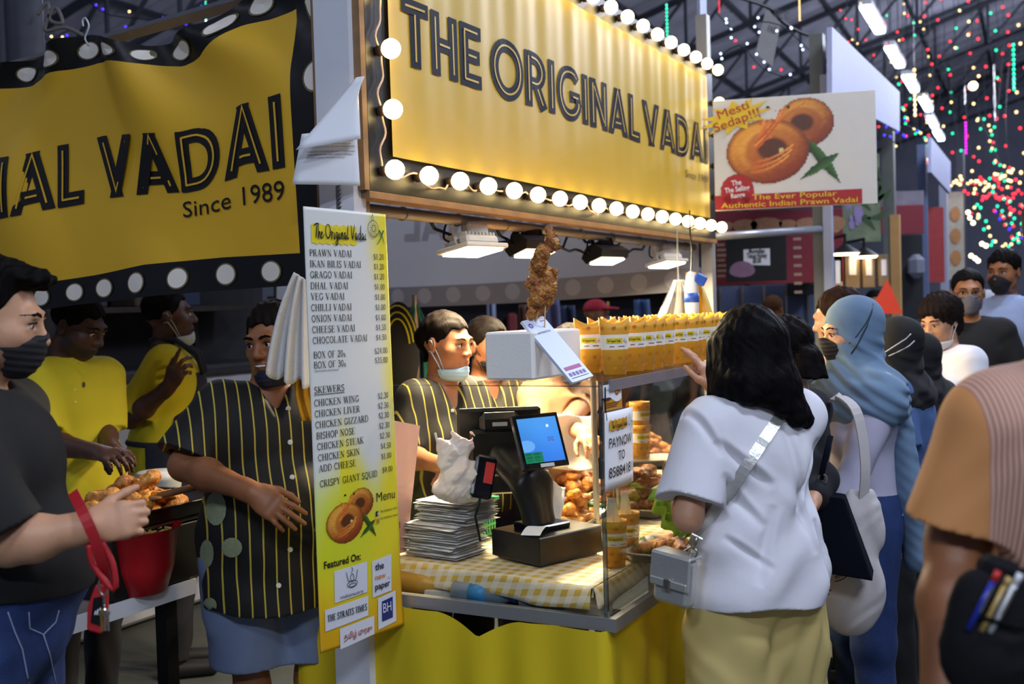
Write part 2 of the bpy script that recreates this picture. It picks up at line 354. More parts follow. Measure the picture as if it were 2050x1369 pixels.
# serif capitals and figures: thick (T) and thin (N) strokes plus serif bars
_t, _n = .13, .05
def _sb(x, y, w=.26): return ('n', [(x-w/2, y), (x+w/2, y)])
SER = {
 'A': (.72, [('n', [(.1, 0), (.36, 1)]), ('t', [(.36, 1), (.62, 0)]), ('n', [(.2, .35), (.52, .35)]), _sb(.1, .02, .2), _sb(.62, .02)]),
 'B': (.62, [('t', [(.13, 0), (.13, 1)]), ('n', [(.02, .98), (.32, .98)]), ('m', arc(.32, .75, .2, .23, 90, -90, 7)), ('n', [(.13, .52), (.34, .52)]), ('m', arc(.32, .27, .25, .25, 90, -90, 7)), ('n', [(.02, .02), (.32, .02)])]),
 'C': (.66, [('m', arc(.36, .5, .29, .47, 40, 320, 16)), ('n', [(.6, .7), (.6, .96)])]),
 'D': (.72, [('t', [(.13, 0), (.13, 1)]), ('n', [(.02, .98), (.32, .98)]), ('m', arc(.32, .5, .33, .48, 90, -90, 12)), ('n', [(.02, .02), (.32, .02)])]),
 'E': (.6, [('t', [(.13, 0), (.13, 1)]), ('n', [(.02, .98), (.52, .98)]), ('n', [(.52, .98), (.52, .8)]), ('n', [(.13, .52), (.42, .52)]), ('n', [(.42, .42), (.42, .62)]), ('n', [(.02, .02), (.56, .02)]), ('n', [(.56, .02), (.56, .22)])]),
 'F': (.56, [('t', [(.13, 0), (.13, 1)]), ('n', [(.02, .98), (.5, .98)]), ('n', [(.5, .98), (.5, .8)]), ('n', [(.13, .52), (.42, .52)]), _sb(.13, .02)]),
 'G': (.72, [('m', arc(.36, .5, .29, .47, 40, 330, 16)), ('n', [(.6, .7), (.6, .96)]), ('t', [(.6, .08), (.6, .42)]), _sb(.58, .42)]),
 'H': (.74, [('t', [(.14, 0), (.14, 1)]), ('t', [(.6, 0), (.6, 1)]), ('n', [(.14, .52), (.6, .52)]), _sb(.14, .02), _sb(.6, .02), _sb(.14, .98), _sb(.6, .98)]),
 'I': (.32, [('t', [(.16, 0), (.16, 1)]), _sb(.16, .02, .3), _sb(.16, .98, .3)]),
 'J': (.42, [('t', [(.26, 1), (.26, .2)]), ('n', [(.26, .2), (.18, .03), (.05, .06)]), _sb(.26, .98)]),
 'K': (.72, [('t', [(.14, 0), (.14, 1)]), ('n', [(.14, .42), (.58, .98)]), ('t', [(.28, .58), (.62, 0)]), _sb(.14, .02), _sb(.62, .02), _sb(.14, .98), _sb(.58, .98)]),
 'L': (.6, [('t', [(.13, 0), (.13, 1)]), _sb(.13, .98), ('n', [(.02, .02), (.54, .02)]), ('n', [(.54, .02), (.54, .25)])]),
 'M': (.9, [('n', [(.12, 0), (.12, 1)]), ('t', [(.12, 1), (.44, .05)]), ('n', [(.44, .05), (.76, 1)]), ('t', [(.76, 1), (.76, 0)]), _sb(.12, .02), _sb(.76, .02), _sb(.08, .98, .18), _sb(.8, .98, .18)]),
 'N': (.76, [('n', [(.12, 0), (.12, 1)]), ('t', [(.12, 1), (.62, .02)]), ('n', [(.62, 0), (.62, 1)]), _sb(.12, .02), _sb(.08, .98, .18), _sb(.62, .98)]),
 'O': (.74, [('m', arc(.37, .5, .3, .47, 90, 450, 22))]),
 'P': (.58, [('t', [(.13, 0), (.13, 1)]), ('n', [(.02, .98), (.3, .98)]), ('m', arc(.3, .73, .22, .25, 90, -90, 8)), ('n', [(.3, .48), (.13, .48)]), _sb(.13, .02)]),
 'Q': (.74, [('m', arc(.37, .5, .3, .47, 90, 450, 22)), ('t', [(.36, .06), (.62, -.2)])]),
 'R': (.68, [('t', [(.13, 0), (.13, 1)]), ('n', [(.02, .98), (.3, .98)]), ('m', arc(.3, .74, .21, .24, 90, -90, 8)), ('n', [(.3, .5), (.13, .5)]), ('t', [(.3, .5), (.6, 0)]), _sb(.13, .02), _sb(.6, .02, .2)]),
 'S': (.54, [('m', arc(.27, .74, .19, .23, 30, 200, 9)+[(.2, .56), (.34, .46)]+arc(.27, .25, .21, .24, 30, -150, 9)), ('n', [(.45, .78), (.45, .98)]), ('n', [(.06, .02), (.06, .24)])]),
 'T': (.62, [('t', [(.31, 0), (.31, 1)]), ('n', [(.03, .98), (.59, .98)]), ('n', [(.03, .98), (.03, .78)]), ('n', [(.59, .98), (.59, .78)]), _sb(.31, .02)]),
 'U': (.72, [('t', [(.14, 1), (.14, .3)]), ('m', arc(.36, .3, .22, .28, 180, 360, 9)), ('n', [(.58, .3), (.58, 1)]), _sb(.14, .98), _sb(.58, .98)]),
 'V': (.7, [('t', [(.1, 1), (.36, 0)]), ('n', [(.36, 0), (.6, 1)]), _sb(.1, .98), _sb(.6, .98, .2)]),
 'W': (.98, [('t', [(.1, 1), (.32, 0)]), ('n', [(.32, 0), (.5, .95)]), ('t', [(.5, .95), (.7, 0)]), ('n', [(.7, 0), (.9, 1)]), _sb(.1, .98), _sb(.5, .98), _sb(.9, .98, .2)]),
 'X': (.7, [('t', [(.1, 1), (.6, 0)]), ('n', [(.58, 1), (.12, 0)]), _sb(.1, .98), _sb(.58, .98, .2), _sb(.6, .02), _sb(.12, .02, .2)]),
 'Y': (.7, [('t', [(.1, 1), (.36, .5)]), ('n', [(.36, .5), (.6, 1)]), ('t', [(.36, .5), (.36, 0)]), _sb(.1, .98), _sb(.6, .98, .2), _sb(.36, .02)]),
 'Z': (.62, [('n', [(.06, .98), (.56, .98)]), ('t', [(.54, .98), (.08, .02)]), ('n', [(.06, .02), (.58, .02)]), ('n', [(.58, .02), (.58, .22)]), ('n', [(.06, .98), (.06, .8)])]),
 '0': (.5, [('m', arc(.25, .5, .19, .46, 90, 450, 18))]),
 '1': (.5, [('t', [(.25, 0), (.25, 1)]), ('n', [(.1, .86), (.25, .97)]), _sb(.25, .02)]),
 '2': (.5, [('m', arc(.25, .74, .18, .24, 170, -30, 9)+[(.08, .05)]), ('t', [(.06, .05), (.44, .05)])]),
 '3': (.5, [('m', arc(.23, .76, .17, .22, 150, -90, 9)), ('m', arc(.23, .28, .2, .26, 90, -150, 9))]),
 '4': (.5, [('n', [(.34, 1), (.03, .3)]), ('n', [(.03, .28), (.48, .28)]), ('t', [(.34, 1), (.34, 0)])]),
 '5': (.5, [('t', [(.14, .94), (.43, .94)]), ('n', [(.14, .96), (.1, .58)]), ('m', [(.1, .58)]+arc(.22, .3, .21, .28, 90, -140, 9))]),
 '9': (.5, [('m', arc(.25, .68, .18, .28, 90, 450, 14)), ('m', [(.43, .68), (.4, .3), (.12, .02)])]),
 '$': (.5, [('m', arc(.25, .7, .17, .2, 30, 200, 8)+[(.2, .54), (.32, .46)]+arc(.25, .29, .18, .2, 30, -150, 8)), ('n', [(.25, -.08), (.25, 1.08)])]),
 '.': (.24, [('t', [(.12, 0), (.12, .12)])]), ' ': (.3, []), 's': (.4, [('m', arc(.2, .34, .12, .12, 30, 200, 6)+[(.14, .25), (.26, .2)]+arc(.2, .12, .13, .12, 30, -150, 6))])}
def ser_text(txt, cond=1.0, bold=1.0):
    x = 0; Q = []
    wmap = {'t': _t*bold, 'n': _n*bold, 'm': .1*bold}
    for ch in txt:
        wd, st = SER[ch]
        for k, p in st: Q += stroke_poly([((x+a)*cond, b) for a, b in p], wmap[k])
        x += wd+.07
    return (x-.07)*cond, Q
# brush script of the shop's wordmark (monoline with swelling)
def spline(pts, n=6):
    P = [np.array(p, float) for p in pts]; out = []
    for i in range(len(P)-1):
        p0, p1, p2, p3 = P[max(i-1, 0)], P[i], P[i+1], P[min(i+2, len(P)-1)]
        for k in range(n):
            t = k/n
            out.append(.5*((2*p1)+(-p0+p2)*t+(2*p0-5*p1+4*p2-p3)*t*t+(-p0+3*p1-3*p2+p3)*t**3))
    out.append(P[-1]); return [tuple(p) for p in out]
SCRIPT = [[(0, .9), (.25, 1.0), (.5, .95)], [(.28, 1.0), (.22, .5), (.15, .05)],
 [(.42, 1.05), (.40, .5), (.36, .02), (.42, .35), (.52, .45), (.54, .2), (.58, .02), (.66, .08)], [(.66, .22), (.78, .34), (.74, .46), (.66, .3), (.7, .06), (.84, .1), (.95, .3)],
 arc(1.35, .52, .24, .46, 100, 470, 18), [(1.66, .46), (1.74, .5), (1.7, .02), (1.76, .36), (1.9, .48)], [(1.98, .46), (1.96, .04), (2.06, .1)], [(2.0, .66), (2.01, .69)],
 [(2.34, .42), (2.2, .46), (2.14, .2), (2.26, .06), (2.36, .36), (2.3, -.3), (2.14, -.36), (2.16, -.16), (2.46, .12)], [(2.52, .46), (2.5, .04), (2.6, .1)], [(2.54, .66), (2.55, .69)],
 [(2.68, .46), (2.66, .02), (2.72, .36), (2.84, .44), (2.84, .06), (2.94, .1)], [(3.2, .4), (3.06, .46), (3.0, .2), (3.08, .04), (3.2, .3), (3.2, .04), (3.3, .1)], [(3.44, 1.0), (3.38, .4), (3.38, .04), (3.52, .16)],
 [(3.78, 1.0), (3.9, .04), (4.14, 1.05)], [(4.4, .4), (4.26, .46), (4.2, .2), (4.28, .04), (4.4, .3), (4.4, .04), (4.5, .1)], [(4.76, .4), (4.62, .46), (4.56, .2), (4.64, .04), (4.76, .3), (4.84, 1.0), (4.78, .04), (4.88, .1)],
 [(5.12, .4), (4.98, .46), (4.92, .2), (5.0, .04), (5.12, .3), (5.12, .04), (5.22, .1)], [(5.32, .46), (5.28, .04), (5.4, .12)], [(5.35, .66), (5.36, .69)]]
def script_text(w=.085):
    Q = []
    for p in SCRIPT:
        q = spline(p, 4) if len(p) < 10 else p
        n = len(q); Q += stroke_poly(q, [w*(.55+.6*math.sin(PI*(i+.6)/(n+.2))) for i in range(n)])
    return 5.4, Q
FONT_CACHE = {}
def sans(txt, bold=0.0, shear=0.0):
    """triangles of plain sans text from the built-in face: (width, verts2d, faces); cap height about .7"""
    key = (txt, bold, shear)
    if key in FONT_CACHE: return FONT_CACHE[key]
    cu = bpy.data.curves.new('tmp_text', 'FONT'); cu.body = txt; cu.size = 1.0; cu.offset = bold; cu.shear = shear; cu.resolution_u = 3
    cu.fill_mode = 'FRONT'
    o = bpy.data.objects.new('tmp_text', cu); COL.objects.link(o)
    dg = bpy.context.evaluated_depsgraph_get(); ev = o.evaluated_get(dg); me = ev.to_mesh()
    v = [(p.co.x, p.co.y) for p in me.vertices]; f = [tuple(p.vertices) for p in me.polygons]
    ev.to_mesh_clear(); bpy.data.objects.remove(o); bpy.data.curves.remove(cu)
    x0 = min((p[0] for p in v), default=0); x1 = max((p[0] for p in v), default=1)
    v = [(p[0]-x0, p[1]) for p in v]
    FONT_CACHE[key] = (x1-x0, v, f); return FONT_CACHE[key]
def put_quads(mb, quads, fn):
    for q in quads: mb.add([fn(p[0], p[1]) for p in q], [tuple(range(len(q)))])
def put_sans(mb, txt, x, y, h, fn, w=None, bold=0.0, align='l', shear=0.0):
    wd, v, f = sans(txt, bold, shear); k = h/.70; kx = k if w is None else w/max(wd, 1e-6)
    off = {'l': 0, 'c': -wd*kx/2, 'r': -wd*kx}[align]
    mb.add([fn(x+off+p[0]*kx, y+p[1]*k) for p in v], f)
def put_serif(mb, txt, x, y, h, fn, w=None, align='l', bold=1.0):
    wd, Q = ser_text(txt, 1.0, bold); kx = h if w is None else w/wd
    off = {'l': 0, 'c': -wd*kx/2, 'r': -wd*kx}[align]
    put_quads(mb, [[(x+off+p[0]*kx, y+p[1]*h) for p in q] for q in Q], fn)
def put_script(mb, x, y, w, h, fn):
    wd, Q = script_text(); put_quads(mb, [[(x+p[0]*w/wd, y+p[1]*h) for p in q] for q in Q], fn)
def put_lines(mb, lines, w, fn):
    for l in lines: put_quads(mb, stroke_poly(l, w), fn)
def flat(o, u, v, n, off=.001):
    o = np.asarray(o, float); u = unit(u); v = unit(v); n = unit(n)
    return lambda x, y: tuple(o+u*x+v*y+n*off)
# ================================================================ the stall
def st(a, b, z, rz=0.0): return STALL @ mat4((a, b, z), rz)
ORD = ['first', 'second', 'third', 'fourth', 'fifth', 'sixth', 'seventh', 'eighth', 'ninth', 'tenth', 'eleventh', 'twelfth', 'thirteenth', 'fourteenth', 'fifteenth', 'sixteenth', 'seventeenth', 'eighteenth', 'nineteenth', 'twentieth', 'twenty-first', 'twenty-second']
NAVY = mat('navy_ink', '0d1226', .6, var=.05, spec=.25)
BLACK = mat('black_vinyl', '15130f', .38, var=.15, bump=.05, bscale=30)
INKK = mat('black_ink', '17130e', .5, var=.05)
YEL = mat('yellow_vinyl', 'd4b03a', .42, var=.05, scale=3, bump=.12, bscale=5)
YELF = mat('yellow_banner_vinyl', 'e6b428', .5, var=.06, scale=2)
WOOD = mat('bare_wood', '8a6a48', .7, var=.25, scale=30, bump=.1)
WHITEP = mat('white_paint', 'd9dbe2', .5, var=.05)
ALU = mat('aluminium', 'b4b3b0', .35, .7, var=.08)
STEEL = mat('steel', 'a8a49a', .3, .9, var=.1)
BLKM = mat('black_metal', '191817', .4, .3, var=.1)
BULB = mat('lit_bulb', 'fff0c0', .3, emit='ffdf9a', es=11.0, var=0)
CREAM = mat('cream_paper', 'f1eadc', .7, var=.04)
WPAPER = mat('white_paper', 'eceef2', .7, var=.03)

# ---- main sign board
SGN = thing('sign_board', 'long yellow vinyl shop sign edged in black with glowing bulbs, THE ORIGINAL VADAI in navy', 'sign', st(0, 0, 1.9))
mb = MB(); mb.box2((-.02, -.05, 0), (3.12, .0, .93)); mb.build('backing', BLACK, SGN)
def _wr(u, v):
    a = .085+u*(3.01-.085); z = .105+v*(.84-.105)
    d = .0035*math.sin(a*24+1.3*math.sin(a*5))*(.3+.7*v*v)+.002*math.sin(a*53)*v
    return (a, -.056-d-.002, z)
mb = MB(); mb.grid(_wr, 160, 14); mb.build('sign_face', YEL, SGN, smooth=True)
def onsign(off):
    def fn(x, y):
        u = (x-.085)/(3.01-.085); v = (y-.105)/(.84-.105); p = _wr(u, v); return (p[0], p[1]-off, p[2])
    return fn
LT = MB(); LI = MB()
ra = [(.149, .611, 'THE'), (.684, onb(1278, 300, -.05)[0], 'ORIGINAL'), (onb(1283, 205, -.05)[0], 2.99, 'VADAI')]
for a0, a1, w in ra:
    wd, A1, B1 = disp_text(w, .085, .225); k = (a1-a0)/wd
    put_quads(LT, [[(a0+p[0]*k, .382+p[1]*.198) for p in q] for q in A1], onsign(.003))
    put_quads(LI, [[(a0+p[0]*k, .382+p[1]*.198) for p in q] for q in B1], onsign(.0045))
LT.build('lettering', NAVY, SGN); LI.build('letter_inline', YEL, SGN)
mb = MB(); put_sans(mb, 'Since 1989', 2.62, .286, .035, onsign(.004), .36); mb.build('small_lettering', mat('brown_ink', '6a5526', .6), SGN)
mb = MB(); mb.box2((-.03, -.055, -.022), (3.13, .012, -.002)); mb.box2((-.045, -.05, 0), (-.022, .01, .93)); mb.build('wooden_batten', WOOD, SGN)
# ---- globe bulbs around the sign
def bulb(a, z, label, grp):
    t = thing('globe_bulb', label, 'light bulb', st(a, -.052, z), grp)
    b = MB(); b.lathe([(.012, 0), (.016, .004), (.016, .02), (.012, .026)], 12); o = b.build('socket', mat('socket_brown', '3a2a20', .5), t, T=mat4((0, 0, 0), 0, PI/2), smooth=True)
    b = MB(); b.sphere((0, -.048, 0), .0285, 18); b.build('globe', BULB, t, smooth=True)
    return t
proto_b = None
def place_bulb(a, z, label, grp):
    global proto_b
    if proto_b is None: proto_b = bulb(a, z, label, grp); return
    c = copy_tree(proto_b); c.matrix_world = st(a, -.052, z); c['label'] = label; c['group'] = grp
nb = 18
for i in range(nb):
    a = .032+(3.07-.032)*i/(nb-1)
    place_bulb(a, 1.958, 'lit globe bulb on lower edge of yellow sign, %s from the white post' % ORD[i], 'bulbs along the lower edge of the sign')
for i in range(nb):
    a = .032+(3.07-.032)*i/(nb-1)
    if a > .9: place_bulb(a, 2.785, 'lit globe bulb on top edge of yellow sign, %s from its far end' % ORD[nb-1-i], 'bulbs along the top edge of the sign')
for i in range(4): place_bulb(.032, 2.128+i*.17, 'lit globe bulb beside the white post, %s above the lower corner' % ORD[i], 'bulbs up the near end of the sign')
for i in range(4): place_bulb(3.078, 2.12+i*.165, 'lit globe bulb on far end of yellow sign, %s above the lower corner' % ORD[i], 'bulbs up the far end of the sign')
pts = []
for i in range(60):
    z = 2.75-(2.75-1.96)*i/59; pts.append((.03+.014*math.sin(z*37)+.005*math.sin(z*80), -.062, z))
for i in range(170):
    a = .04+3.03*i/169; pts.append((a, -.066-.006*math.sin(a*31), 1.955+.012*math.sin(a*36+1)*math.sin(a*9)-(.02 if math.sin(a*5.2) > .93 else 0)))
mb = MB(); mb.tube(pts, .0034, 6); one('light_cord', 'clear two-core flex looping from bulb to bulb down the sign edge', 'cord', mb, mat('flex', 'c8a890', .4), T=STALL, smooth=True)

# ---- white corner post with wood batten
t = thing('corner_post', 'white painted corner post of the stall behind the menu board', 'post', st(-.02, .035, 0))
mb = MB(); mb.box2((-.045, -.06, 0), (.012, .06, 3.0)); mb.build('post_shaft', WHITEP, t)
mb = MB(); mb.box2((.0125, -.06, 1.4), (.03, .0, 1.872)); mb.box2((-.04, .0605, 1.6), (.02, .072, 3.0)); mb.build('wooden_edge', WOOD, t)
for i, (x, z) in enumerate(((.0, 1.86), (.02, 1.84))):
    pass
mb = MB(); P = flat((-.046, 0, 0), (0, -1, 0), (0, 0, 1), (-1, 0, 0), .001)
put_lines(mb, [[(.0, 1.845+.004*k), (.012+.003*(k % 3), 1.848+.004*k)] for k in range(18)], .0022, P); mb.build('scribble', INKK, t)
for nm, a in (('post', 3.14),):
    mb = MB(); mb.box2((-.03, -.03, 0), (.03, .03, 3.1)); o = one('stall_post', 'pale metal post at the far end of the yellow sign', 'post', mb, mat('pale_metal', 'b9b8b4', .5, .3), T=st(a, -.0, 0))
mb = MB(); mb.cyl((0, .0, 0), (3.1, .0, 0), .019, n=12)
for k in range(9): mb.tube([(.3+k*.33, .021*math.cos(q*PI/6), .021*math.sin(q*PI/6)) for q in range(12)], .0025, 5, closed=True)
one('lamp_rail', 'round metal tube under the yellow sign carrying the floodlights', 'rail', mb, mat('tube_grey', '9a8d7a', .4, .5), T=st(0, .06, 1.862), smooth=True)
# cables drooping behind the rail
for k, (a0, a1, dz) in enumerate(((.5, 1.15, .09), (.95, 1.6, .1), (1.2, 2.2, .07), (1.7, 2.5, .06))):
    pts = [(a0+(a1-a0)*i/14, .09+.01*math.sin(i), 1.86-dz*math.sin(PI*i/14)-.01*math.sin(i*1.7)) for i in range(15)]
    mb = MB(); mb.tube(pts, .006, 6); one('lamp_cable', 'black cable sagging behind the lamp rail, %s from the white post' % ORD[k], 'cable', mb, BLKM, T=STALL, smooth=True, group='cables under the sign')

# ---- floodlights
PANE = mat('lit_lamp_pane', 'fff4dc', .3, emit='fff0cc', es=14.0, var=0)
def flood(a, b, z, w, d, col, label, tilt=.0, rz=0.0, tall=.17, power=20):
    t = thing('floodlight', label, 'floodlight', st(a, b, z, rz))
    m1 = mat('flood_white', 'd8d6cc', .4) if col == 'w' else mat('flood_black', '1c1a18', .45, .2)
    Rt = mat4((0, 0, 0), 0, tilt)
    def TT(mb): mb.T = Rt; return mb
    mb = TT(MB()); h = .035 if col == 'w' else .055
    if col == 'w':
        mb.box2((-w/2, -d/2, .0), (w/2, d/2, .016), .004); mb.box2((-w*.38, -d*.38, .016), (w*.38, d*.38, .045), .008)
        for k in range(9): mb.box((-w*.34+w*.68*k/8, 0, .05), (.004, d*.6, .016))
        mb.box((w*.12, .0, .075), (w*.5, .05, .05), None, .012)
    else:
        mb.prism([(-d/2, .0), (d/2, .0), (d/2+.015, .03), (d*.3, .062), (-d*.3, .062), (-d/2-.015, .03)], frame((-w/2, 0, 0), (0, 1, 0), (0, 0, 1), (1, 0, 0)), w)
        for k in range(12): mb.box((-w*.45+w*.9*k/11, 0, .064), (.004, d*.5, .012))
        mb.box((0, 0, .075), (w*.35, d*.35, .03), None, .004)
    mb.build('housing', m1, t)
    mb = TT(MB()); mb.box2((-w*.42, -d*.42, -.008), (w*.42, d*.42, -.001), .003); mb.build('lamp_pane', PANE, t)
    mb = MB()
    for s_ in ((-1, 1) if col == 'b' else (-1,)):
        x = s_*w*.36
        mb.tube([(x, 0, .02), (x, .02, tall*.6), (x*.95, .03, tall)], .011 if col == 'b' else .008, 4)
    if col == 'b': mb.box((0, .03, tall), (w*.72, .025, .006))
    mb.build('bracket', m1, t)
    for s_ in (-1, 1):
        mb = MB(); mb.cyl((s_*w*.36-.0, -.012, .03), (s_*w*.36, -.02, .03), .009, n=10); mb.build('screw', STEEL, t, T=Rt)
    mb = MB(); mb.tube(spline([(-w*.45, .02, .03), (-w*.52, .03, tall*.4), (-w*.42, .04, tall*.8), (-w*.2, .05, tall)], 5), .004, 6); mb.build('lead', BLKM, t, smooth=True)
    if power: lamp('floodlight_beam', 'AREA', tuple((t.matrix_world @ Rt @ Vector((0, 0, -.012)))), power, (1.0, .80, .50), w*.8, tuple(t.matrix_world @ Rt @ Vector((0, 0, -1.0))), d*.8)
flood(.66, .02, 1.755, .21, .15, 'w', 'big white square floodlight hanging nearest the white post', -.16, -.2, .11, 34)
flood(1.14, .03, 1.765, .19, .09, 'b', 'black lit floodlight behind the hanging fried chicken', -.3, -.25, .09, 24)
flood(1.83, .03, 1.755, .19, .09, 'b', 'black floodlight with two brackets, second black one along the rail', -.3, -.25, .10, 26)
flood(2.55, .02, 1.755, .21, .13, 'w', 'slim white floodlight hanging nearest the far post', -.2, -.2, .11, 26)

# ---- left banner, slung loose between hooks
def lv(pxs): 
    r = [ona(x, y, 0) for x, y in pxs]; r.sort(key=lambda q: q[0]); return [q[0] for q in r], [q[1] for q in r]
L0 = lv([(0, 130), (60, 120), (110, 100), (150, 82), (185, 70), (215, 74), (260, 88), (300, 94), (345, 88), (400, 60), (470, 5), (510, -28), (560, -60), (640, -90)])
L1 = lv([(0, 178), (60, 172), (110, 150), (200, 127), (220, 126), (290, 133), (370, 134), (410, 118), (450, 85), (490, 52), (540, 38), (590, 16), (640, 0)])
L2 = lv([(0, 592), (95, 567), (200, 550), (300, 530), (450, 515), (605, 507), (640, 505)])
L3 = lv([(0, 640), (95, 620), (160, 610), (250, 600), (345, 590), (450, 581), (600, 571), (640, 569)])
def lev(L, b):
    if b > L[0][-1]: return L[1][-1]+(b-L[0][-1])*.08
    return float(np.interp(b, *L))
YR = .213
def ban(b, t):
    """t: 0 top edge, 1 top of the yellow, 2 its bottom, 3 bottom edge"""
    z = [lev(L, b) for L in (L0, L1, L2, L3)]
    i = min(2, int(t)); zz = z[i]+(z[i+1]-z[i])*(t-i)
    v = (z[0]-zz)/(z[0]-z[3])
    # folds fan out from the hook and from the corner by the post
    f = .045*math.sin((b-1.0)*7.5/(0.35+v)+.6)*math.exp(-2.2*v)+.034*math.sin((b*5.0+v*6.0))*(1-v*.7)+.012*math.sin(b*11+v*2.5)*v
    f *= min(1, max(0, (b-.08)/.15))
    return (-.012-abs(f)*.3+f*.7, b, zz)
BAN = thing('cloth_banner', 'slack yellow banner with black bulb-print border slung left of the white post', 'banner', st(0, .1, 1.6))
Tb = mat4((0, -.1, -1.6))
mb = MB()
b0, b1 = .09, 1.98
mb.cur = 0
mb.grid(lambda u, v: ban(YR+u*(b1-YR), v), 90, 6); mb.grid(lambda u, v: ban(YR+u*(b1-YR), 2+v), 90, 6); mb.grid(lambda u, v: ban(b0+u*(YR-b0), 3*v), 8, 40)
mb.cur = 1
mb.grid(lambda u, v: ban(YR+u*(b1-YR), 1+v), 90, 50)
mb.build('banner_cloth', [BLACK, YELF], BAN, T=Tb, smooth=True)
BL = MB(); BI = MB()
bx = lambda x, y: ona(x, y, 0)[0]
def onban(off): 
    def fn(x, y):
        p = ban(x, 1+y); return (p[0]-off, p[1], p[2])
    return fn
segs = [('ORIGI', bx(-215, 360)+.16, bx(-28, 360)), ('NAL', bx(-18, 360), bx(170, 352)), ('VADAI', bx(200, 340), bx(583, 260))]
for w, bl, br in segs:
    wd, A1, B1 = disp_text(w, .085, .225)
    for Q, M_, of in ((A1, BL, .004), (B1, BI, .007)):
        qq = []
        for q in Q:   # split long quads so they follow the folds
            for i in range(5):
                s0, s1 = i/5, (i+1)/5
                p = [np.array(k) for k in q]
                if len(p) != 4: qq.append(p); break
                qq.append([p[0]+(p[3]-p[0])*s0, p[1]+(p[2]-p[1])*s0, p[1]+(p[2]-p[1])*s1, p[0]+(p[3]-p[0])*s1])
        put_quads(M_, [[(bl+(br-bl)*p[0]/wd, .645-.3*p[1]) for p in q] for q in qq], onban(of))
BL.build('lettering', INKK, BAN, T=Tb); BI.build('letter_inline', YELF, BAN, T=Tb)
mb = MB()
wd, v_, f_ = sans('Since 1989', .0); bl, br = bx(372, 405), bx(582, 385)
mb.add([onban(.005)(bl+(br-bl)*p[0]/wd, .775-.115*p[1]) for p in v_], f_); mb.build('small_lettering', INKK, BAN, T=Tb)
mb = MB()
def dot(b, t, rb, rt, off=.004, tilt=0.0):
    n = 20; ps = [ban(b, t)]+[ban(b+rb*math.cos(2*PI*k/n)+tilt*math.sin(2*PI*k/n), t+rt*math.sin(2*PI*k/n)) for k in range(n)]
    return [(p[0]-off, p[1], p[2]) for p in ps], [(0, 1+k, 1+(k+1) % n) for k in range(n)]
DOTS = [(x, 545+(600-545)*0, .055) for x in ()]
dl = []
for x, y in ((-60, 625), (95, 597), (157, 589), (215, 580), (285, 573), (366, 566), (456, 558), (548, 549)): dl.append((bx(x, y), 2.52, .036, .30))
for x, y in ((50, 145), (118, 120), (183, 98), (249, 104), (305, 108), (372, 98), (452, 55), (520, 15)): dl.append((bx(x, y), .52, .045 if x not in (305,) else .03, .26))
for z in (.30, .62, .97, 1.30, 1.63, 1.96): dl.append((.135, z, .033, .058 if z > 1 else .10))
for (b, t, rb, rt) in dl:
    mb = MB(); mb.add(*dot(b, t, rb*1.16, rt*1.16, .003)); hp = mb.build('printed_bulb', mat('halo_print', '6b5f3c', .5, var=.05), BAN, T=Tb)
    mb = MB(); mb.add(*dot(b, t, rb, rt)); mb.build('bulb_centre', mat('bulb_print', 'efe6d8', .45, var=.04), hp)
for k, (x, y) in enumerate(((185, 72),)):
    q = ona(x, y, 0); mb = MB(); mb.tube(spline([(0, 0, -.03), (.0, .012, -.01), (0, .0, .01), (0, -.008, .03), (0, .006, .055), (0, .02, .05), (0, .018, .03)], 5), .003, 6)
    mb.build('cable_tie', mat('tie_white', 'c9ccd2', .4), BAN, T=Tb @ mat4((-.02, q[0], q[1])), smooth=True)
# rail the banner hangs from
p0 = ona(-80, 143, 0); p1 = ona(430, -6, 0); sl = (p1[1]-p0[1])/(p1[0]-p0[0])
mb = MB()
bA, bB = 2.6, .05; zz = lambda b: p1[1]+(b-p1[0])*sl
mb.tube([(0, bA, zz(bA)), (0, bB, zz(bB))], .022, 4)
one('banner_rail', 'square steel rail above the slack yellow banner', 'rail', mb, mat('rail_grey', '77777c', .45, .5), T=st(.085, 0, 0))

# ---- menu board
mTL, mTR, mBL, mBR = at(607, 413, 2.76), at(771, 429, 2.992), at(642, 1308, 2.76), at(806, 1250, 2.992)
mU = unit([mTR[0]-mTL[0], mTR[1]-mTL[1], 0]); mN = np.array([mU[1], -mU[0], 0]); mO = (mBL+mTL)/2; mO[2] = 0
MWd = float((mTR-mTL) @ mU)
def muv(x, y):
    d = ray(x, y); t = ((mO-CAM) @ mN)/(d @ mN); p = CAM+d*t; return float((p-mO) @ mU), float(p[2])
mcorn = [muv(642, 1308), muv(806, 1250), muv(771, 429), muv(607, 413)]
def mpos(u, v, off=0.0):   # u 0..1 across, v metres up
    k = .006*math.sin(PI*u)-.02*max(0, (.78-v))**2*8*u*u
    return k
x0b, z0b = mcorn[0]; x1b, z1b = mcorn[1]; x1t, z1t = mcorn[2]; x0t, z0t = mcorn[3]
def mfull(u, v):
    """bilinear over the board, u,v in 0..1"""
    x = (x0b*(1-u)+x1b*u)*(1-v)+(x0t*(1-u)+x1t*u)*v; z = (z0b*(1-u)+z1b*u)*(1-v)+(z0t*(1-u)+z1t*u)*v
    return x, z
def mbend(x, z):
    u = x/MWd; lo = max(0, .85-z)
    return .004*math.sin(PI*max(0, min(1, u)))+.10*lo*lo*max(0, u)**2
MT = frame(mO, mU, -mN, ZX)
MEN = thing('menu_board', 'tall white and yellow price list board hung on the white post', 'menu board', MT @ mat4((0, 0, .6)))
Tm = mat4((0, 0, -.6))
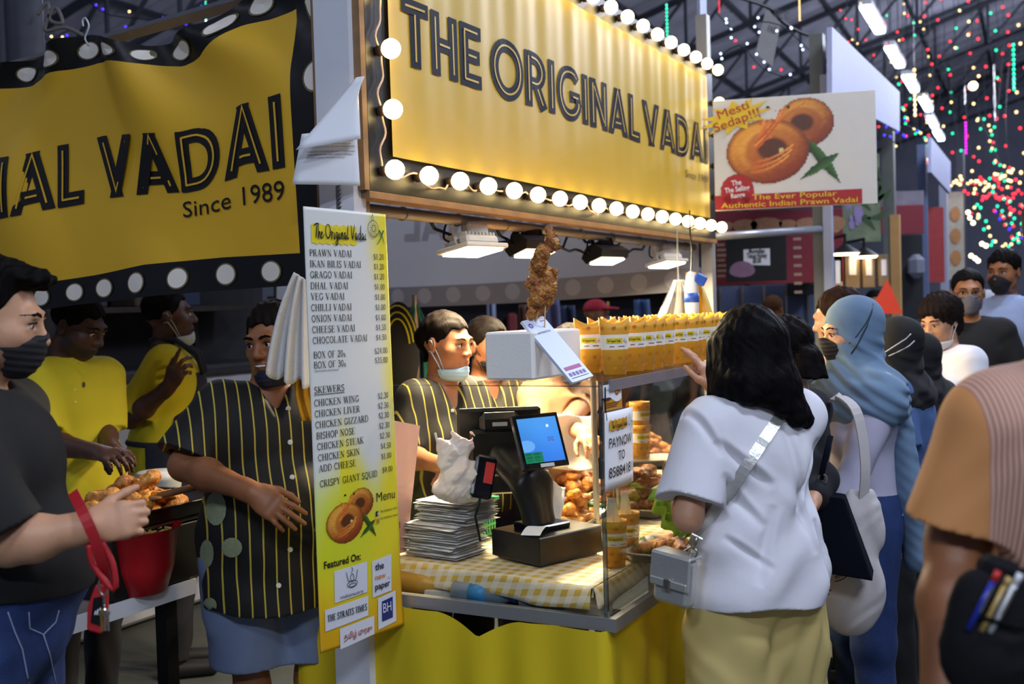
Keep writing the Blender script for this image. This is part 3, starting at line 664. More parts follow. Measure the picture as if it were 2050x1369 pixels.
def paint(fn, nu, nv, pos, name, material, parent, T, **kw):
    mb = MB(); mb.grid(pos, nu, nv); o = mb.build(name, material, parent, T, **kw)
    ca = o.data.color_attributes.new('print', 'FLOAT_COLOR', 'POINT')
    cols = np.ones((len(mb.v), 4), np.float32); i = 0
    for j in range(nv+1):
        for k in range(nu+1): cols[i, :3] = srgb([min(1, max(0, c)) for c in fn(k/nu, j/nv)]); i += 1
    ca.data.foreach_set('color', cols.ravel())
    return o
def lerp3(a, b, t): t = min(1, max(0, t)); return tuple(x+(y-x)*t for x, y in zip(a, b))
def sm(a, b, x): t = min(1, max(0, (x-a)/(b-a))); return t*t*(3-2*t)
def menu_paint(u, v):
    w = (.87, .87, .84); y = (.93, .86, .16); o = (.88, .66, .10)
    wob = .06*math.sin(v*9+1)+.04*math.sin(v*23)
    c = w
    c = lerp3(c, y, sm(.62, .95, u+wob+.18*math.sin(v*6.2+.4)-.05)*(1 if v > .3 else 1))
    c = lerp3(c, y, sm(.44, .26, v-.12*math.sin(u*5)+.1*(u < .3)))
    c = lerp3(c, (.80, .87, .15), .6*sm(.12, .0, abs(v-.27)-.04)*sm(.9, .4, u))
    c = lerp3(c, o, sm(.20, .03, v+.05*math.sin(u*4)))
    return c
def mgrid(u, v):
    x, z = mfull(u, v); return (x, -mbend(x, z), z)
o = paint(menu_paint, 40, 120, mgrid, 'board_face', printed('menu_print', .4), MEN, Tm, smooth=True, solid=.003)
def onm(off): return lambda x, z: (x, -mbend(x, z)-off, z)
G = MB()
def mline(txt, x, y, xr, hpx, bold=1.0):
    a = muv(x, y); b_ = muv(xr, y); h = hpx*2.85/F
    put_serif(G, txt, a[0], a[1], h, onm(.004), b_[0]-a[0], bold=bold)
for tx, x, y, xr in (('PRAWN VADAI', 617.6, 512.5, 700), ('IKAN BILIS VADAI', 618.4, 534.6, 719), ('GRAGO VADAI', 619, 556.5, 701), ('DHAL VADAI', 619.7, 578.7, 693), ('VEG VADAI', 620.5, 600.3, 686), ('CHILLI VADAI', 621, 622.6, 700), ('ONION VADAI', 622, 644.6, 700.5), ('CHEESE VADAI', 623, 666.6, 707), ('CHOCOLATE VADAI', 624, 688.4, 732), ('BOX OF 20s', 625.8, 717.5, 688), ('BOX OF 30s', 626.5, 737.7, 689), ('SKEWERS', 627, 787.8, 686), ('CHICKEN WING', 627, 813.6, 715), ('CHICKEN LIVER', 628, 835.4, 717), ('CHICKEN GIZZARD', 629.4, 857.5, 734), ('BISHOP NOSE', 631.5, 879.3, 707), ('CHICKEN STEAK', 633, 901, 724.6), ('CHICKEN SKIN', 634.7, 923.2, 716.7), ('ADD CHEESE', 636.3, 945, 709), ('CRISPY GIANT SQUID', 638.4, 975.2, 753)):
    mline(tx, x, y, xr, 13.2)
for tx, x, y, xr in (('$1.20', 745, 519.6, 766), ('$1.20', 745.6, 539.3, 766.5), ('$1.20', 746, 559.3, 767), ('$1.00', 747, 579.8, 768), ('$1.00', 748, 600.3, 769), ('$1.00', 748.5, 620.8, 769.5), ('$1.00', 749, 641.3, 770), ('$4.50', 749.5, 661, 770.5), ('$4.50', 750, 681.2, 771.5), ('$24.00', 747, 708, 773.5), ('$35.00', 747.5, 727, 774), ('$2.30', 753.7, 798, 775), ('$2.30', 754, 818, 775.6), ('$2.30', 755, 837.6, 776.5), ('$2.30', 756, 858, 777.5), ('$2.30', 757.5, 878, 778.7), ('$4.50', 759.5, 898.6, 780.5), ('$1.00', 760.5, 919.2, 781.6), ('$9.00', 762.5, 946.5, 784)):
    mline(tx, x, y, xr, 11.6)
a = muv(627, 791); b_ = muv(686, 789); put_lines(G, [[(a[0], a[1]), (b_[0], a[1])]], .0016, onm(.004))
def mser(txt, x, y, xr, hpx, MBx, off=.004, bold=0.0, shear=0):
    a = muv(x, y); b_ = muv(xr, y); put_sans(MBx, txt, a[0], a[1], hpx*2.85/F, onm(off), b_[0]-a[0], bold, shear=shear)
mser('PRAWN/IKAN BILIS/GRAGO', 628, 744.8, 675, 3.2, G); mser('Menu', 750.6, 1004, 789, 19, G, bold=-.005); mser('Featured On:', 646.4, 1138.6, 719, 14, G, bold=.02)
mser('THE ORIGINAL VADAI', 757.6, 1026, 794, 4.4, G); mser('THE ORIGINAL VADAI', 757.6, 1040, 794, 4.4, G)
a = muv(626, 474); put_script(G, a[0], a[1]-.004, muv(728, 470)[0]-a[0], .038, onm(.006))
G.build('price_lettering', INKK, MEN, Tm)
mb = MB()   # yellow brush stroke behind the wordmark
a = muv(622, 478); n = 20
put_quads(mb, [[(a[0]+.155*k/n, a[1]+.037+.003*math.sin(k*1.9)), (a[0]+.155*k/n, a[1]-.012+.003*math.sin(k*2.3)), (a[0]+.155*(k+1)/n, a[1]-.012+.003*math.sin(k*2.3+2.3)), (a[0]+.155*(k+1)/n, a[1]+.037+.003*math.sin(k*1.9+1.9))] for k in range(n)], onm(.003))
mb.build('brush_stroke', mat('brush_yellow', 'e3cf22', .5), MEN, Tm)
def vadai_sketch(mbk, mbg, cx, cy, s, fn):
    """line drawing of a ring vadai with chillies"""
    put_lines(mbk, [arc(cx, cy, .5*s, .55*s, 0, 360, 26), arc(cx+.05*s, cy+.05*s, .16*s, .2*s, 0, 360, 14), arc(cx+.02*s, cy, .42*s, .46*s, 200, 330, 12)], .035*s, fn)
    put_lines(mbk, [[(cx+.05*s+.18*s*math.cos(t), cy+.05*s+.22*s*math.sin(t)), (cx+.38*s*math.cos(t), cy+.42*s*math.sin(t))] for t in [k*.42 for k in range(15)]], .02*s, fn)
    put_lines(mbk, [spline([(cx-.1*s, cy+.5*s), (cx-.12*s, cy+.8*s), (cx+.02*s, cy+.95*s)], 4), spline([(cx+.05*s, cy+.5*s), (cx+.02*s, cy+.75*s), (cx-.05*s, cy+.98*s)], 4)], .03*s, fn)
    for q in ([(cx+.55*s, cy-.05*s), (cx+.85*s, cy-.5*s), (cx+1.0*s, cy-.95*s)], [(cx+.95*s, cy-.05*s), (cx+.65*s, cy-.6*s), (cx+.3*s, cy-1.0*s)]):
        q = spline(q, 5); put_quads(mbg, stroke_poly(q, [.14*s*(1-.75*k/(len(q)-1)) for k in range(len(q))]), fn)
g1 = MB(); g2 = MB(); a = muv(743, 459); vadai_sketch(g1, g2, a[0], a[1], .042, onm(.006)); g1.build('vadai_drawing', INKK, MEN, Tm); g2.build('chilli_drawing', mat('chilli_print', '2c6a3a', .5), MEN, Tm)
# printed photograph of two ring vadai with prawns and green chillies
def vadai_pic(x, y):
    """x,y in -1..1; returns (r,g,b) or None for clear paper"""
    col = None
    n = lambda a, b: .5+.5*math.sin(a*13+3*math.sin(b*9))*math.sin(b*11+2*math.sin(a*7))
    def ring(cx, cy, rx, ry, hx, hy, hr, dark):
        dx, dy = (x-cx)/rx, (y-cy)/ry; r = math.hypot(dx, dy)
        if r > 1: return None
        h = math.hypot((x-hx)/(hr), (y-hy)/(hr*1.05))
        sh = .5+.5*(-.5*dx+.75*dy)
        c = lerp3((.55, .22, .04), (.93, .66, .22), sm(.1, 1.0, sh+.12*n(x*2, y*2)))
        c = lerp3(c, (.42, .16, .04), sm(.82, 1.0, r)*.7)
        c = lerp3(c, (.36, .15, .04), sm(1.1, .7, h)); c = lerp3(c, (.96, .72, .34), .55*sm(.16, .0, abs(r-.62))*sm(-.2, .9, sh-.3+.3*n(x, y)))
        c = lerp3(c, (.70, .36, .10), sm(.45, .2, abs(h-1.25))*.5)
        if h < .7: c = lerp3(c, (.34, .22, .07), n(x*4, y*4))
        return tuple(q*dark for q in c)
    r2 = ring(.38, .42, .46, .55, .33, .42, .2, .95); col = r2 or col
    # chillies
    for (ax, ay, bx_, by_, w0) in ((.42, .02, .92, -.98, .10), (.9, -.28, .25, -.86, .09)):
        L = math.hypot(bx_-ax, by_-ay); tx, ty = (bx_-ax)/L, (by_-ay)/L; s = (x-ax)*tx+(y-ay)*ty; d = (x-ax)*-ty+(y-ay)*tx
        if 0 <= s <= L:
            w = w0*min(1, 4*s/L+.15, 2.2*(1-s/L)+.1)
            if abs(d) < w: col = lerp3((.10, .22, .05), (.30, .48, .16), .5+.5*d/w)
    r1 = ring(-.22, -.17, .66, .72, -.14, -.12, .26, 1.0); col = r1 or col
    d = math.hypot((x-.0)/.03, (y+.16)/.06)
    if d < 1: col = (.90, .82, .56)
    for k in range(3):
        t = (x+.5-.04*k)/.62
        if 0 < t < 1 and r1 and abs(y-(-.62+.12*k+.34*t*t)) < .028: col = lerp3((.80, .40, .12), (.96, .66, .30), t)
    for k in range(9):   # prawn feelers
        ax, ay, bx_, by_ = -.2-.03*k, .15-.03*k, -.5+.11*k, .95-.02*abs(k-4)
        t = (y-ay)/(by_-ay)
        if 0 < t < 1:
            xx = ax+(bx_-ax)*t+.05*math.sin(t*5+k)
            if abs(x-xx) < .028*(1.3-t): col = lerp3((.95, .60, .25), (.80, .38, .12), (k % 3)/2)
    if math.hypot((x+.20)/.035, (y-.80)/.05) < 1 or math.hypot((x-.12)/.03, (y-.78)/.045) < 1: col = (.13, .07, .05)
    return col
def pic(name, x0, z0, w, h, fn, parent, T, nu=70, nv=70, material=None):
    """printed picture: only the cells the picture covers"""
    mb = MB(); cols = []; idx = {}
    for j in range(nv+1):
        for i in range(nu+1):
            c = vadai_pic(2*i/nu-1, 2*j/nv-1)
            if c is not None: idx[(i, j)] = len(cols); cols.append(c)
    vs = [fn(x0+w*i/nu, z0+h*j/nv) for (i, j) in idx]
    fs = [(idx[(i, j)], idx[(i+1, j)], idx[(i+1, j+1)], idx[(i, j+1)]) for (i, j) in idx if (i+1, j) in idx and (i+1, j+1) in idx and (i, j+1) in idx]
    mb.add(vs, fs); o = mb.build(name, material or printed('picture_print', .4), parent, T)
    ca = o.data.color_attributes.new('print', 'FLOAT_COLOR', 'POINT'); ca.data.foreach_set('color', np.array([(*srgb(c), 1) for c in cols], np.float32).ravel())
    return o
a = muv(644, 1100); b_ = muv(752, 970); pic('vadai_picture', a[0], a[1]-.005, b_[0]-a[0], b_[1]-a[1]+.01, onm(.004), MEN, Tm)
def mpanel(c4, m_, off=.004, name='logo_panel'):
    mb = MB(); ps = [muv(*p) for p in c4]
    mb.grid(lambda u, v: onm(off)((ps[3][0]*(1-u)+ps[2][0]*u)*(1-v)+(ps[0][0]*(1-u)+ps[1][0]*u)*v, (ps[3][1]*(1-u)+ps[2][1]*u)*(1-v)+(ps[0][1]*(1-u)+ps[1][1]*u)*v), 6, 6)
    mb.build(name, m_, MEN, Tm, smooth=True); return ps
WL = mat('logo_white', 'dfe0ea', .45, var=.03)
p1_ = mpanel([(666, 1143), (731, 1123), (731, 1184), (667, 1207)], WL); p2_ = mpanel([(741, 1123), (781, 1108), (781, 1181), (742, 1196)], WL)
p3_ = mpanel([(648, 1221), (733, 1191), (733, 1231), (649, 1264)], WL); p4_ = mpanel([(753, 1197), (789, 1181), (790, 1242), (753, 1260)], WL); p5_ = mpanel([(677, 1258), (745, 1231), (745, 1268), (678, 1299)], WL)
mpanel([(760, 1203), (782, 1193), (782, 1234), (760, 1243)], mat('logo_blue', '1d2f78', .4), .006)
G = MB(); G2 = MB(); G3 = MB(); G4 = MB()
def mtext(txt, x, y, xr, hpx, MBx, bold=.0, yr=None): mser(txt, x, y, xr, hpx, MBx, .007, bold)
mtext('makansutra', 677, 1198, 722, 7, G); mtext('the', 746, 1141, 764, 14, G, .015); mtext('new', 746, 1160, 768, 11, G2, .015); mtext('paper', 746, 1180, 777, 13, G, .015)
mtext('BH', 762, 1226, 779, 20, G4, .0)
a = muv(652, 1244); b_ = muv(730, 1244); put_serif(G, 'THE STRAITS TIMES', a[0], a[1], .0165, onm(.007), b_[0]-a[0], bold=1.5)
mtext('\u0ba4\u0bae\u0bbf\u0bb4\u0bcd \u0bae\u0bc1\u0bb0\u0b9a\u0bc1', 684, 1280, 740, 11, G3, .01)
a = muv(700, 1164); c_ = onm(.007)
put_lines(G, [arc(a[0], a[1]-.004, .018, .008, 0, 360, 20), arc(a[0], a[1]+.012, .006, .010, 0, 360, 12), [(a[0]-.02, a[1]+.03), (a[0]-.015, a[1]+.008), (a[0]-.008, a[1]+.002)], [(a[0]+.02, a[1]+.03), (a[0]+.015, a[1]+.008), (a[0]+.008, a[1]+.002)], arc(a[0], a[1]-.008, .013, .005, 0, 360, 14), spline([(a[0]-.003, a[1]+.026), (a[0]+.003, a[1]+.032), (a[0]-.001, a[1]+.04)], 4)], .0018, c_)
a = muv(775, 1152); put_lines(G4, [arc(a[0], a[1], .0035, .0035, 0, 360, 10)], .003, c_)
a = muv(751, 1028); put_lines(G, [[(a[0], a[1]-.006), (a[0], a[1]+.007)], ], .011, onm(.005)); put_lines(G4, [spline([(a[0]+.001, a[1]-.006), (a[0]+.001, a[1]+.002), (a[0]+.003, a[1]+.005)], 4), [(a[0]-.002, a[1]+.0005), (a[0]+.003, a[1]+.0005)]], .0018, onm(.007))
a = muv(752, 1042); put_lines(G3, [[(a[0]-.005, a[1]-.005), (a[0]+.005, a[1]-.005), (a[0]+.005, a[1]+.005), (a[0]-.005, a[1]+.005), (a[0]-.005, a[1]-.005)], arc(a[0], a[1], .0025, .0025, 0, 360, 10)], .0016, onm(.006))
G.build('logo_lettering', mat('logo_ink', '1d1f2c', .5), MEN, Tm); G2.build('orange_lettering', mat('logo_orange', 'd98a3a', .5), MEN, Tm); G3.build('red_lettering', mat('logo_red', 'a5302c', .5), MEN, Tm); G4.build('white_lettering', mat('logo_pale', 'e8e8f2', .5), MEN, Tm)

# ---- curled notice taped to the post
NT = thing('paper_notice', 'white typed notice curling off the white corner post', 'paper', frame(at(650, 365, 3.0), mU, -mN, ZX))
def q3(x, y, D): return np.asarray(NT.matrix_world.inverted() @ Vector(at(x, y, D)))
def patch(c4, bow, nu=10, nv=10):
    c = [np.asarray(q3(*p)) for p in c4]; mb = MB()
    def fn(u, v):
        p = (c[3]*(1-u)+c[2]*u)*(1-v)+(c[0]*(1-u)+c[1]*u)*v; return tuple(p+np.array([0, -bow*math.sin(PI*u)*(.4+.6*v), 0]))
    mb.grid(fn, nu, nv); return mb, fn
mb, fn_ = patch([(604, 268, 2.98), (714, 262, 3.0), (721, 372, 3.0), (585, 369, 2.98)], .02); mb.build('sheet', WPAPER, NT, smooth=True, solid=.0006)
g = MB(); 
for k, (v, w) in enumerate(((.93, .35), (.86, .75), (.81, .78), (.76, .72), (.71, .8), (.62, .8), (.56, .76), (.5, .6))):
    put_sans(g, ['Conditions of hire', 'STALL HOLDERS SHALL KEEP THIS LOT CLEAR', 'AND TIDY AT ALL TIMES OF THE MARKET', 'ALL GOODS STAY WITHIN THE MARKED LINE', 'NO COOKING GAS BEYOND TRADING HOURS', 'ELECTRIC POINTS ARE NOT TO BE SHARED', 'THE ORGANISER MAY INSPECT THE STALL', 'AT ANY HOUR WITHOUT NOTICE'][k], .12, v, .022, lambda x, y: tuple(np.asarray(fn_(x, y))+np.array([0, -.002, 0])), w)
g.build('typed_text', mat('grey_ink', '55565c', .6), NT)
mb, _ = patch([(713, 155, 2.99), (716, 157, 2.99), (722, 278, 2.96), (592, 300, 2.93)], .03); mb.build('folded_corner', WPAPER, NT, smooth=True, solid=.0006)

# ---- hanging white cloth and yellow cloth beside the menu
def hang_cloth(name, label, cat, top, bot_pts, material, pleats, depth, T0):
    pass
CT = at(596, 545, 2.93); cl0, cl1 = at(534, 742, 2.93), at(614, 768, 2.97)
def cloth_fn(u, v):
    top = at(590, 545, 2.93)*(1-u)+at(612, 560, 2.95)*u
    bot = at(535, 742, 2.93)*(1-u)+at(622, 765, 2.97)*u+np.array([0, 0, -.02*abs(math.sin(u*9))])
    s = v**1.15; p = top*(1-s)+bot*s
    p = p+np.array([0, -1, 0])*(.022*math.sin(u*15+.6)*(.4+.6*v)+.012*math.sin(u*31)*v)
    p[0] += .012*math.sin(v*PI)*(-1)*(1-u)
    return tuple(p-CT)
mb = MB(); mb.grid(cloth_fn, 50, 24)
one('hanging_towel', 'white towel hanging in folds beside the menu board', 'towel', mb, mat('towel_white', 'dfdedd', .9, var=.06, bump=.3, bscale=200), T=mat4(CT), smooth=True, solid=.004)
CY = at(612, 640, 3.02)
def ycl(u, v):
    p = at(600+24*u, 622, 3.02)*(1-v)+at(598+30*u, 842, 3.02)*v
    p = p+np.array([0, -1, 0])*.012*math.sin(u*12); p[0] += .012*math.sin(v*7)
    return tuple(p-CY)
mb = MB(); mb.grid(ycl, 16, 20); one('hanging_apron', 'mustard yellow cloth hanging between the towel and the menu board', 'cloth', mb, mat('mustard_cloth', 'c9921a', .8), T=mat4(CY), smooth=True, solid=.003)

# ---- prawn vadai poster at the far end of the sign
pTL, pTR, pBL, pBR = at(1424, 202, 5.62), at(1750, 192, 5.45), at(1432, 421, 5.62), at(1730, 416, 5.45)
pU = unit([pTR[0]-pTL[0], pTR[1]-pTL[1], 0]); pN = np.array([pU[1], -pU[0], 0])
POS = thing('prawn_poster', 'rectangular poster of two prawn ring fritters hung beyond the far end of the sign', 'poster', frame(pBL, pU, -pN, ZX))
pw = float(np.linalg.norm((pBR-pBL)[:2])); ph = float(pTL[2]-pBL[2])
pw2 = float(np.linalg.norm((pTR-pTL)[:2]))
mb = MB(); mb.box2((-.0, 0, -.004), (pw2, .012, ph), .002); mb.build('poster_panel', mat('poster_white', 'd9d9d4', .45, var=.04), POS)
fp = flat((0, 0, 0), (1, 0, 0), (0, 0, 1), (0, -1, 0), .002)
fp2 = flat((0, 0, 0), (1, 0, 0), (0, 0, 1), (0, -1, 0), .004); fp3 = flat((0, 0, 0), (1, 0, 0), (0, 0, 1), (0, -1, 0), .006)
pic('fritter_picture', .03*pw, .17*ph, .86*pw, .82*ph, fp, POS, None, 90, 80)
mb = MB(); put_quads(mb, [[(0, 0), (pw*.99, 0), (pw*.99, .13*ph), (0, .13*ph)]], fp2); c = (.155*pw, .17*ph); mb.add([fp2(*c)]+[fp2(c[0]+.083*math.cos(2*PI*k/32)*(1+.06*math.sin(k*PI*.99)), c[1]+.083*math.sin(2*PI*k/32)*(1+.06*math.sin(k*PI*.99))) for k in range(32)], [(0, 1+k, 1+(k+1) % 32) for k in range(32)])
mb.build('red_band', mat('poster_red', 'a81c1c', .45, var=.04), POS)
mb = MB(); put_sans(mb, 'The Ever Popular', .54*pw, .078*ph, .027, fp3, .57*pw, .006, 'c'); put_sans(mb, 'Authentic Indian Prawn Vadai', .5*pw, .014*ph, .027, fp3, .92*pw, .006, 'c')
c = (.15*pw, .84*ph); ps = [(c[0]+(.15 if k % 2 else .085)*math.cos(2*PI*k/22+.2)*1.25, c[1]+(.085 if k % 2 else .05)*math.sin(2*PI*k/22+.2)+.25*(.15 if k % 2 else .085)*math.cos(2*PI*k/22+.2)) for k in range(22)]
mb.add([fp3(*c)]+[fp3(*p) for p in ps], [(0, 1+k, 1+(k+1) % 22) for k in range(22)]); mb.build('yellow_print', mat('poster_yellow', 'e3c41c', .45, var=.05), POS)
fp4 = lambda x, y: (lambda X, Y: (X, -.009, Y))(*(x, y))
mb = MB()
def rot(fn, cx, cy, ang): return lambda x, y: fn(cx+(x*math.cos(ang)-y*math.sin(ang)), cy+(x*math.sin(ang)+y*math.cos(ang)))
put_sans(mb, 'Mesti', 0, .01, .045, rot(fp4, .15*pw, .85*ph, .3), .16, .0, 'c'); put_sans(mb, 'Sedap!!!', 0, -.045, .045, rot(fp4, .15*pw, .85*ph, .3), .24, .0, 'c'); mb.build('red_lettering', mat('poster_red', 'a81c1c'), POS)
mb = MB(); put_sans(mb, 'The', 0, .028, .026, rot(fp4, .155*pw, .17*ph, .1), .05, .02, 'c'); put_sans(mb, 'The Selling', 0, -.005, .026, rot(fp4, .155*pw, .17*ph, .1), .125, .02, 'c'); put_sans(mb, 'Range', 0, -.036, .024, rot(fp4, .155*pw, .17*ph, .1), .07, .02, 'c'); mb.build('seal_lettering', mat('logo_pale', 'e8e8f2'), POS)
# pale lot board above the far post and pole
t = thing('lot_board', 'narrow pale board lettered D above the far end of the sign', 'sign', frame(at(1412, 120, 5.9), mU, -mN, ZX))
mb = MB(); mb.box2((-.045, 0, -.12), (.03, .02, .6)); mb.build('board', mat('pale_blue_board', 'b9c3dd', .5), t)
mb = MB(); put_sans(mb, 'D', -.02, .08, .075, flat((0, 0, 0), (1, 0, 0), (0, 0, 1), (0, -1, 0), .003), .04, 0.0); mb.build('letter', INKK, t)

# ---- translucent white back of the opposite banner
mW = mat('banner_back_white', 'c6c6c9', .6, var=.05, scale=3)
def translucent(m, f=.5):
    nt = m.node_tree; b = nt.nodes['Principled BSDF']; o = nt.nodes['Material Output']; tr = N(nt, 'ShaderNodeBsdfTranslucent'); mx = N(nt, 'ShaderNodeMixShader'); mx.inputs[0].default_value = f
    nt.links.new(b.inputs['Base Color'].links[0].from_socket, tr.inputs[0]); nt.links.new(b.outputs[0], mx.inputs[1]); nt.links.new(tr.outputs[0], mx.inputs[2]); nt.links.new(mx.outputs[0], o.inputs[0])
translucent(mW)
BB = thing('reversed_banner', 'pale back of the opposite banner with its lettering showing through', 'banner', st(3.05, 0, 1.6))
def bbk(u, v):
    b = .03+u*2.9; z = 1.63-.02*u*1.0+(v)*.95 - .03*math.sin(u*PI)
    return (.01*math.sin(b*6+v*3)+.015*math.sin(b*2.2+v*5), b, z-1.6)
mb = MB(); mb.grid(bbk, 60, 20); mb.build('banner_cloth', mW, BB, smooth=True)
mb = MB(); wd, A1, B1 = disp_text('THE ORIGINAL VADAI', .07, .2)
put_quads(mb, [[(.10+2.75*p[0]/wd, .42+.26*p[1]) for p in q] for q in A1], lambda x, y: (lambda p: (p[0]-.006, p[1], p[2]))(bbk(x/2.95, y))); mb.build('lettering_ghost', mat('ghost_grey', 'b0b0b6', .6, var=.03), BB)
mb = MB(); 
put_quads(mb, [[(b, .0), (b+.1, .0), (b+.1, .13), (b, .13)] for b in np.arange(.05, 2.85, .1)], lambda x, y: (lambda p: (p[0]-.004, p[1], p[2]))(bbk(x/2.95, y))); mb.build('border_ghost', mat('border_ghost_grey', 'a4a4ac', .6, var=.03), BB)
mb = MB()
for k in range(14):
    b = .15+k*.2; n = 16
    P_ = lambda x, y: (lambda p: (p[0]-.007, p[1], p[2]))(bbk(x/2.95, y))
    mb = MB(); mb.add([P_(b, .07)]+[P_(b+.05*math.cos(2*PI*q/n), .07+.05*math.sin(2*PI*q/n)) for q in range(n)], [(0, 1+q, 1+(q+1) % n) for q in range(n)]); mb.build('bulb_ghost', mat('bulb_ghost_grey', 'c8c8cc', .6, var=.03), BB)
# ================================================================ counter, glass and everything on it
ZT = .835
def gingham(name, sz, c1, c2):
    m = bpy.data.materials.new(name); m.use_nodes = True; nt = m.node_tree; b = nt.nodes['Principled BSDF']
    tc = N(nt, 'ShaderNodeTexCoord'); sp = N(nt, 'ShaderNodeSeparateXYZ'); nt.links.new(tc.outputs['Object'], sp.inputs[0])
    yz = math_node(nt, 'ADD', sp.outputs[1], math_node(nt, 'MULTIPLY', sp.outputs[2], .37)); xz = math_node(nt, 'ADD', sp.outputs[0], sp.outputs[2])
    f1 = math_node(nt, 'LESS_THAN', math_node(nt, 'FRACT', math_node(nt, 'MULTIPLY', yz, 1/sz)), .5); f2 = math_node(nt, 'LESS_THAN', math_node(nt, 'FRACT', math_node(nt, 'MULTIPLY', xz, 1/sz)), .5)
    k = math_node(nt, 'MULTIPLY_ADD', math_node(nt, 'MULTIPLY', f1, f2), .62, math_node(nt, 'MULTIPLY', math_node(nt, 'MAXIMUM', f1, f2), .28))
    nt.links.new(mixc(nt, k, srgb(c1), srgb(c2)), b.inputs['Base Color']); b.inputs['Roughness'].default_value = .4
    MATS[name] = m; return m
def glass(name, tint=(.97, .98, .97), fac=.04):
    m = bpy.data.materials.new(name); m.use_nodes = True; nt = m.node_tree; nt.nodes.clear()
    o = N(nt, 'ShaderNodeOutputMaterial'); t = N(nt, 'ShaderNodeBsdfTransparent'); g = N(nt, 'ShaderNodeBsdfGlossy'); mx = N(nt, 'ShaderNodeMixShader'); lw = N(nt, 'ShaderNodeFresnel')
    t.inputs[0].default_value = (*tint, 1); g.inputs['Roughness'].default_value = .02; lw.inputs['IOR'].default_value = 1.42
    f = math_node(nt, "MULTIPLY_ADD", lw.outputs[0], .55, fac-.03); nt.links.new(f, mx.inputs[0]); nt.links.new(t.outputs[0], mx.inputs[1]); nt.links.new(g.outputs[0], mx.inputs[2]); nt.links.new(mx.outputs[0], o.inputs[0])
    MATS[name] = m; return m
GLASS = glass("clear_acrylic", fac=.03); FILM = glass('clear_film', (.95, .95, .96), .10)
GING = gingham('yellow_gingham', .040, 'ece4cf', 'd9b018')
SKIRT = mat('yellow_skirt_cloth', 'd8bd10', .75, var=.08, scale=3)
ORANGE = mat('cup_orange', 'd99a1c', .55, var=.06, scale=20)
# table and cloth
t = thing('counter_table', 'serving counter table under the yellow gingham cloth', 'table', st(.95, -.25, 0))
mb = MB(); mb.box2((-.80, -.40, ZT-.035), (-.52, .46, ZT-.008)); mb.build('table_top', WOOD, t); mb = MB(); mb.box2((-.519, -.40, ZT-.035), (.95, .14, ZT-.008)); mb.build('table_top', WOOD, t)
for i, (a, b) in enumerate(((-.7, -.36), (-.7, .40), (.88, -.36), (.88, .10))):
    mb = MB(); mb.box((a, b, (ZT-.035)/2), (.04, .04, ZT-.035)); mb.build('leg', STEEL, t)
mb = MB()
c00, c01, c10, c11 = (.0, -.69), (.125, .235), (1.95, -.69), (1.95, .235)
def clt(u, v):
    a = (c00[0]*(1-v)+c01[0]*v)*(1-u)+1.95*u; b = -.69+.925*v; return a, b
def cl_top(u, v):
    b = -.69+.925*v; a0 = .125*v; a = a0+(.43-a0)*u; return (a, b, ZT+.0025*math.sin(a*13+b*9)*math.sin(b*15)-.006)
mb.grid(cl_top, 20, 30)
def cl_top2(u, v):
    b = -.69+.58*v; a = .43+1.52*u; return (a, b, ZT+.0025*math.sin(a*13+b*9)*math.sin(b*15)-.006)
mb.grid(cl_top2, 50, 20)
def cl_side(u, v):
    a, b = clt(0, 1-u); return (a-.006-.010*v-.004*math.sin(u*40)*v, b, ZT-.004-(.058+.006*math.sin(u*17))*v)
mb.grid(cl_side, 40, 4)
def cl_front(u, v):
    a, b = clt(u, 0); return (a, b-.006-.010*v-.004*math.sin(u*60)*v, ZT-.004-(.055+.006*math.sin(u*31))*v)
mb.grid(cl_front, 60, 4)
one('tablecloth', 'yellow and white gingham plastic cloth over the serving counter', 'tablecloth', mb, GING, T=st(0, 0, 0), smooth=True, solid=.002)
# aluminium rail, ledge and skirt
t = thing('counter_railing', 'aluminium frame round the counter holding the clear screen', 'frame', st(0, -.2, .73))
mb = MB(); mb.box2((-.028, -.545, 0), (-.006, .44, .034)); mb.build('side_rail', ALU, t)
mb = MB(); mb.box2((-.028, -.566, 0), (2.1, -.545, .034)); mb.build('front_rail', ALU, t)
mb = MB(); mb.box2((-.005, -.544, -.004), (.16, .44, .004)); mb.build('ledge', mat('dark_ledge', '2b2724', .7), t)
mb = MB(); mb.cyl((.14, -.5, -.73), (.14, -.5, 0), .018); mb.cyl((2.0, -.52, -.73), (2.0, -.52, 0), .018); mb.build('frame_leg', ALU, t)
mb = MB()
def sk(u, v):
    L = .985+2.2; s_ = u*L; z = .732*(1-v)+.012*v
    if s_ < .985: base = np.array([-.03, .25-s_, 0]); n = np.array([-1, 0, 0]); w = s_
    else: base = np.array([-.03+(s_-.985), -.735, 0]); n = np.array([0, -1, 0]); w = s_
    d = .006+(.008+.030*v)*(.5+.5*math.sin(w*34+1.2*math.sin(w*9)))+.014*v*math.sin(w*13)
    dip = .055*max(0, 1-abs((s_-.62)/.13))**1.4*(1-v)
    p = base+n*d; return (p[0], p[1], z-dip)
mb.grid(sk, 260, 16); one('table_skirt', 'bright yellow cloth skirt hanging round the foot of the counter', 'table skirt', mb, SKIRT, T=st(0, 0, 0), smooth=True)
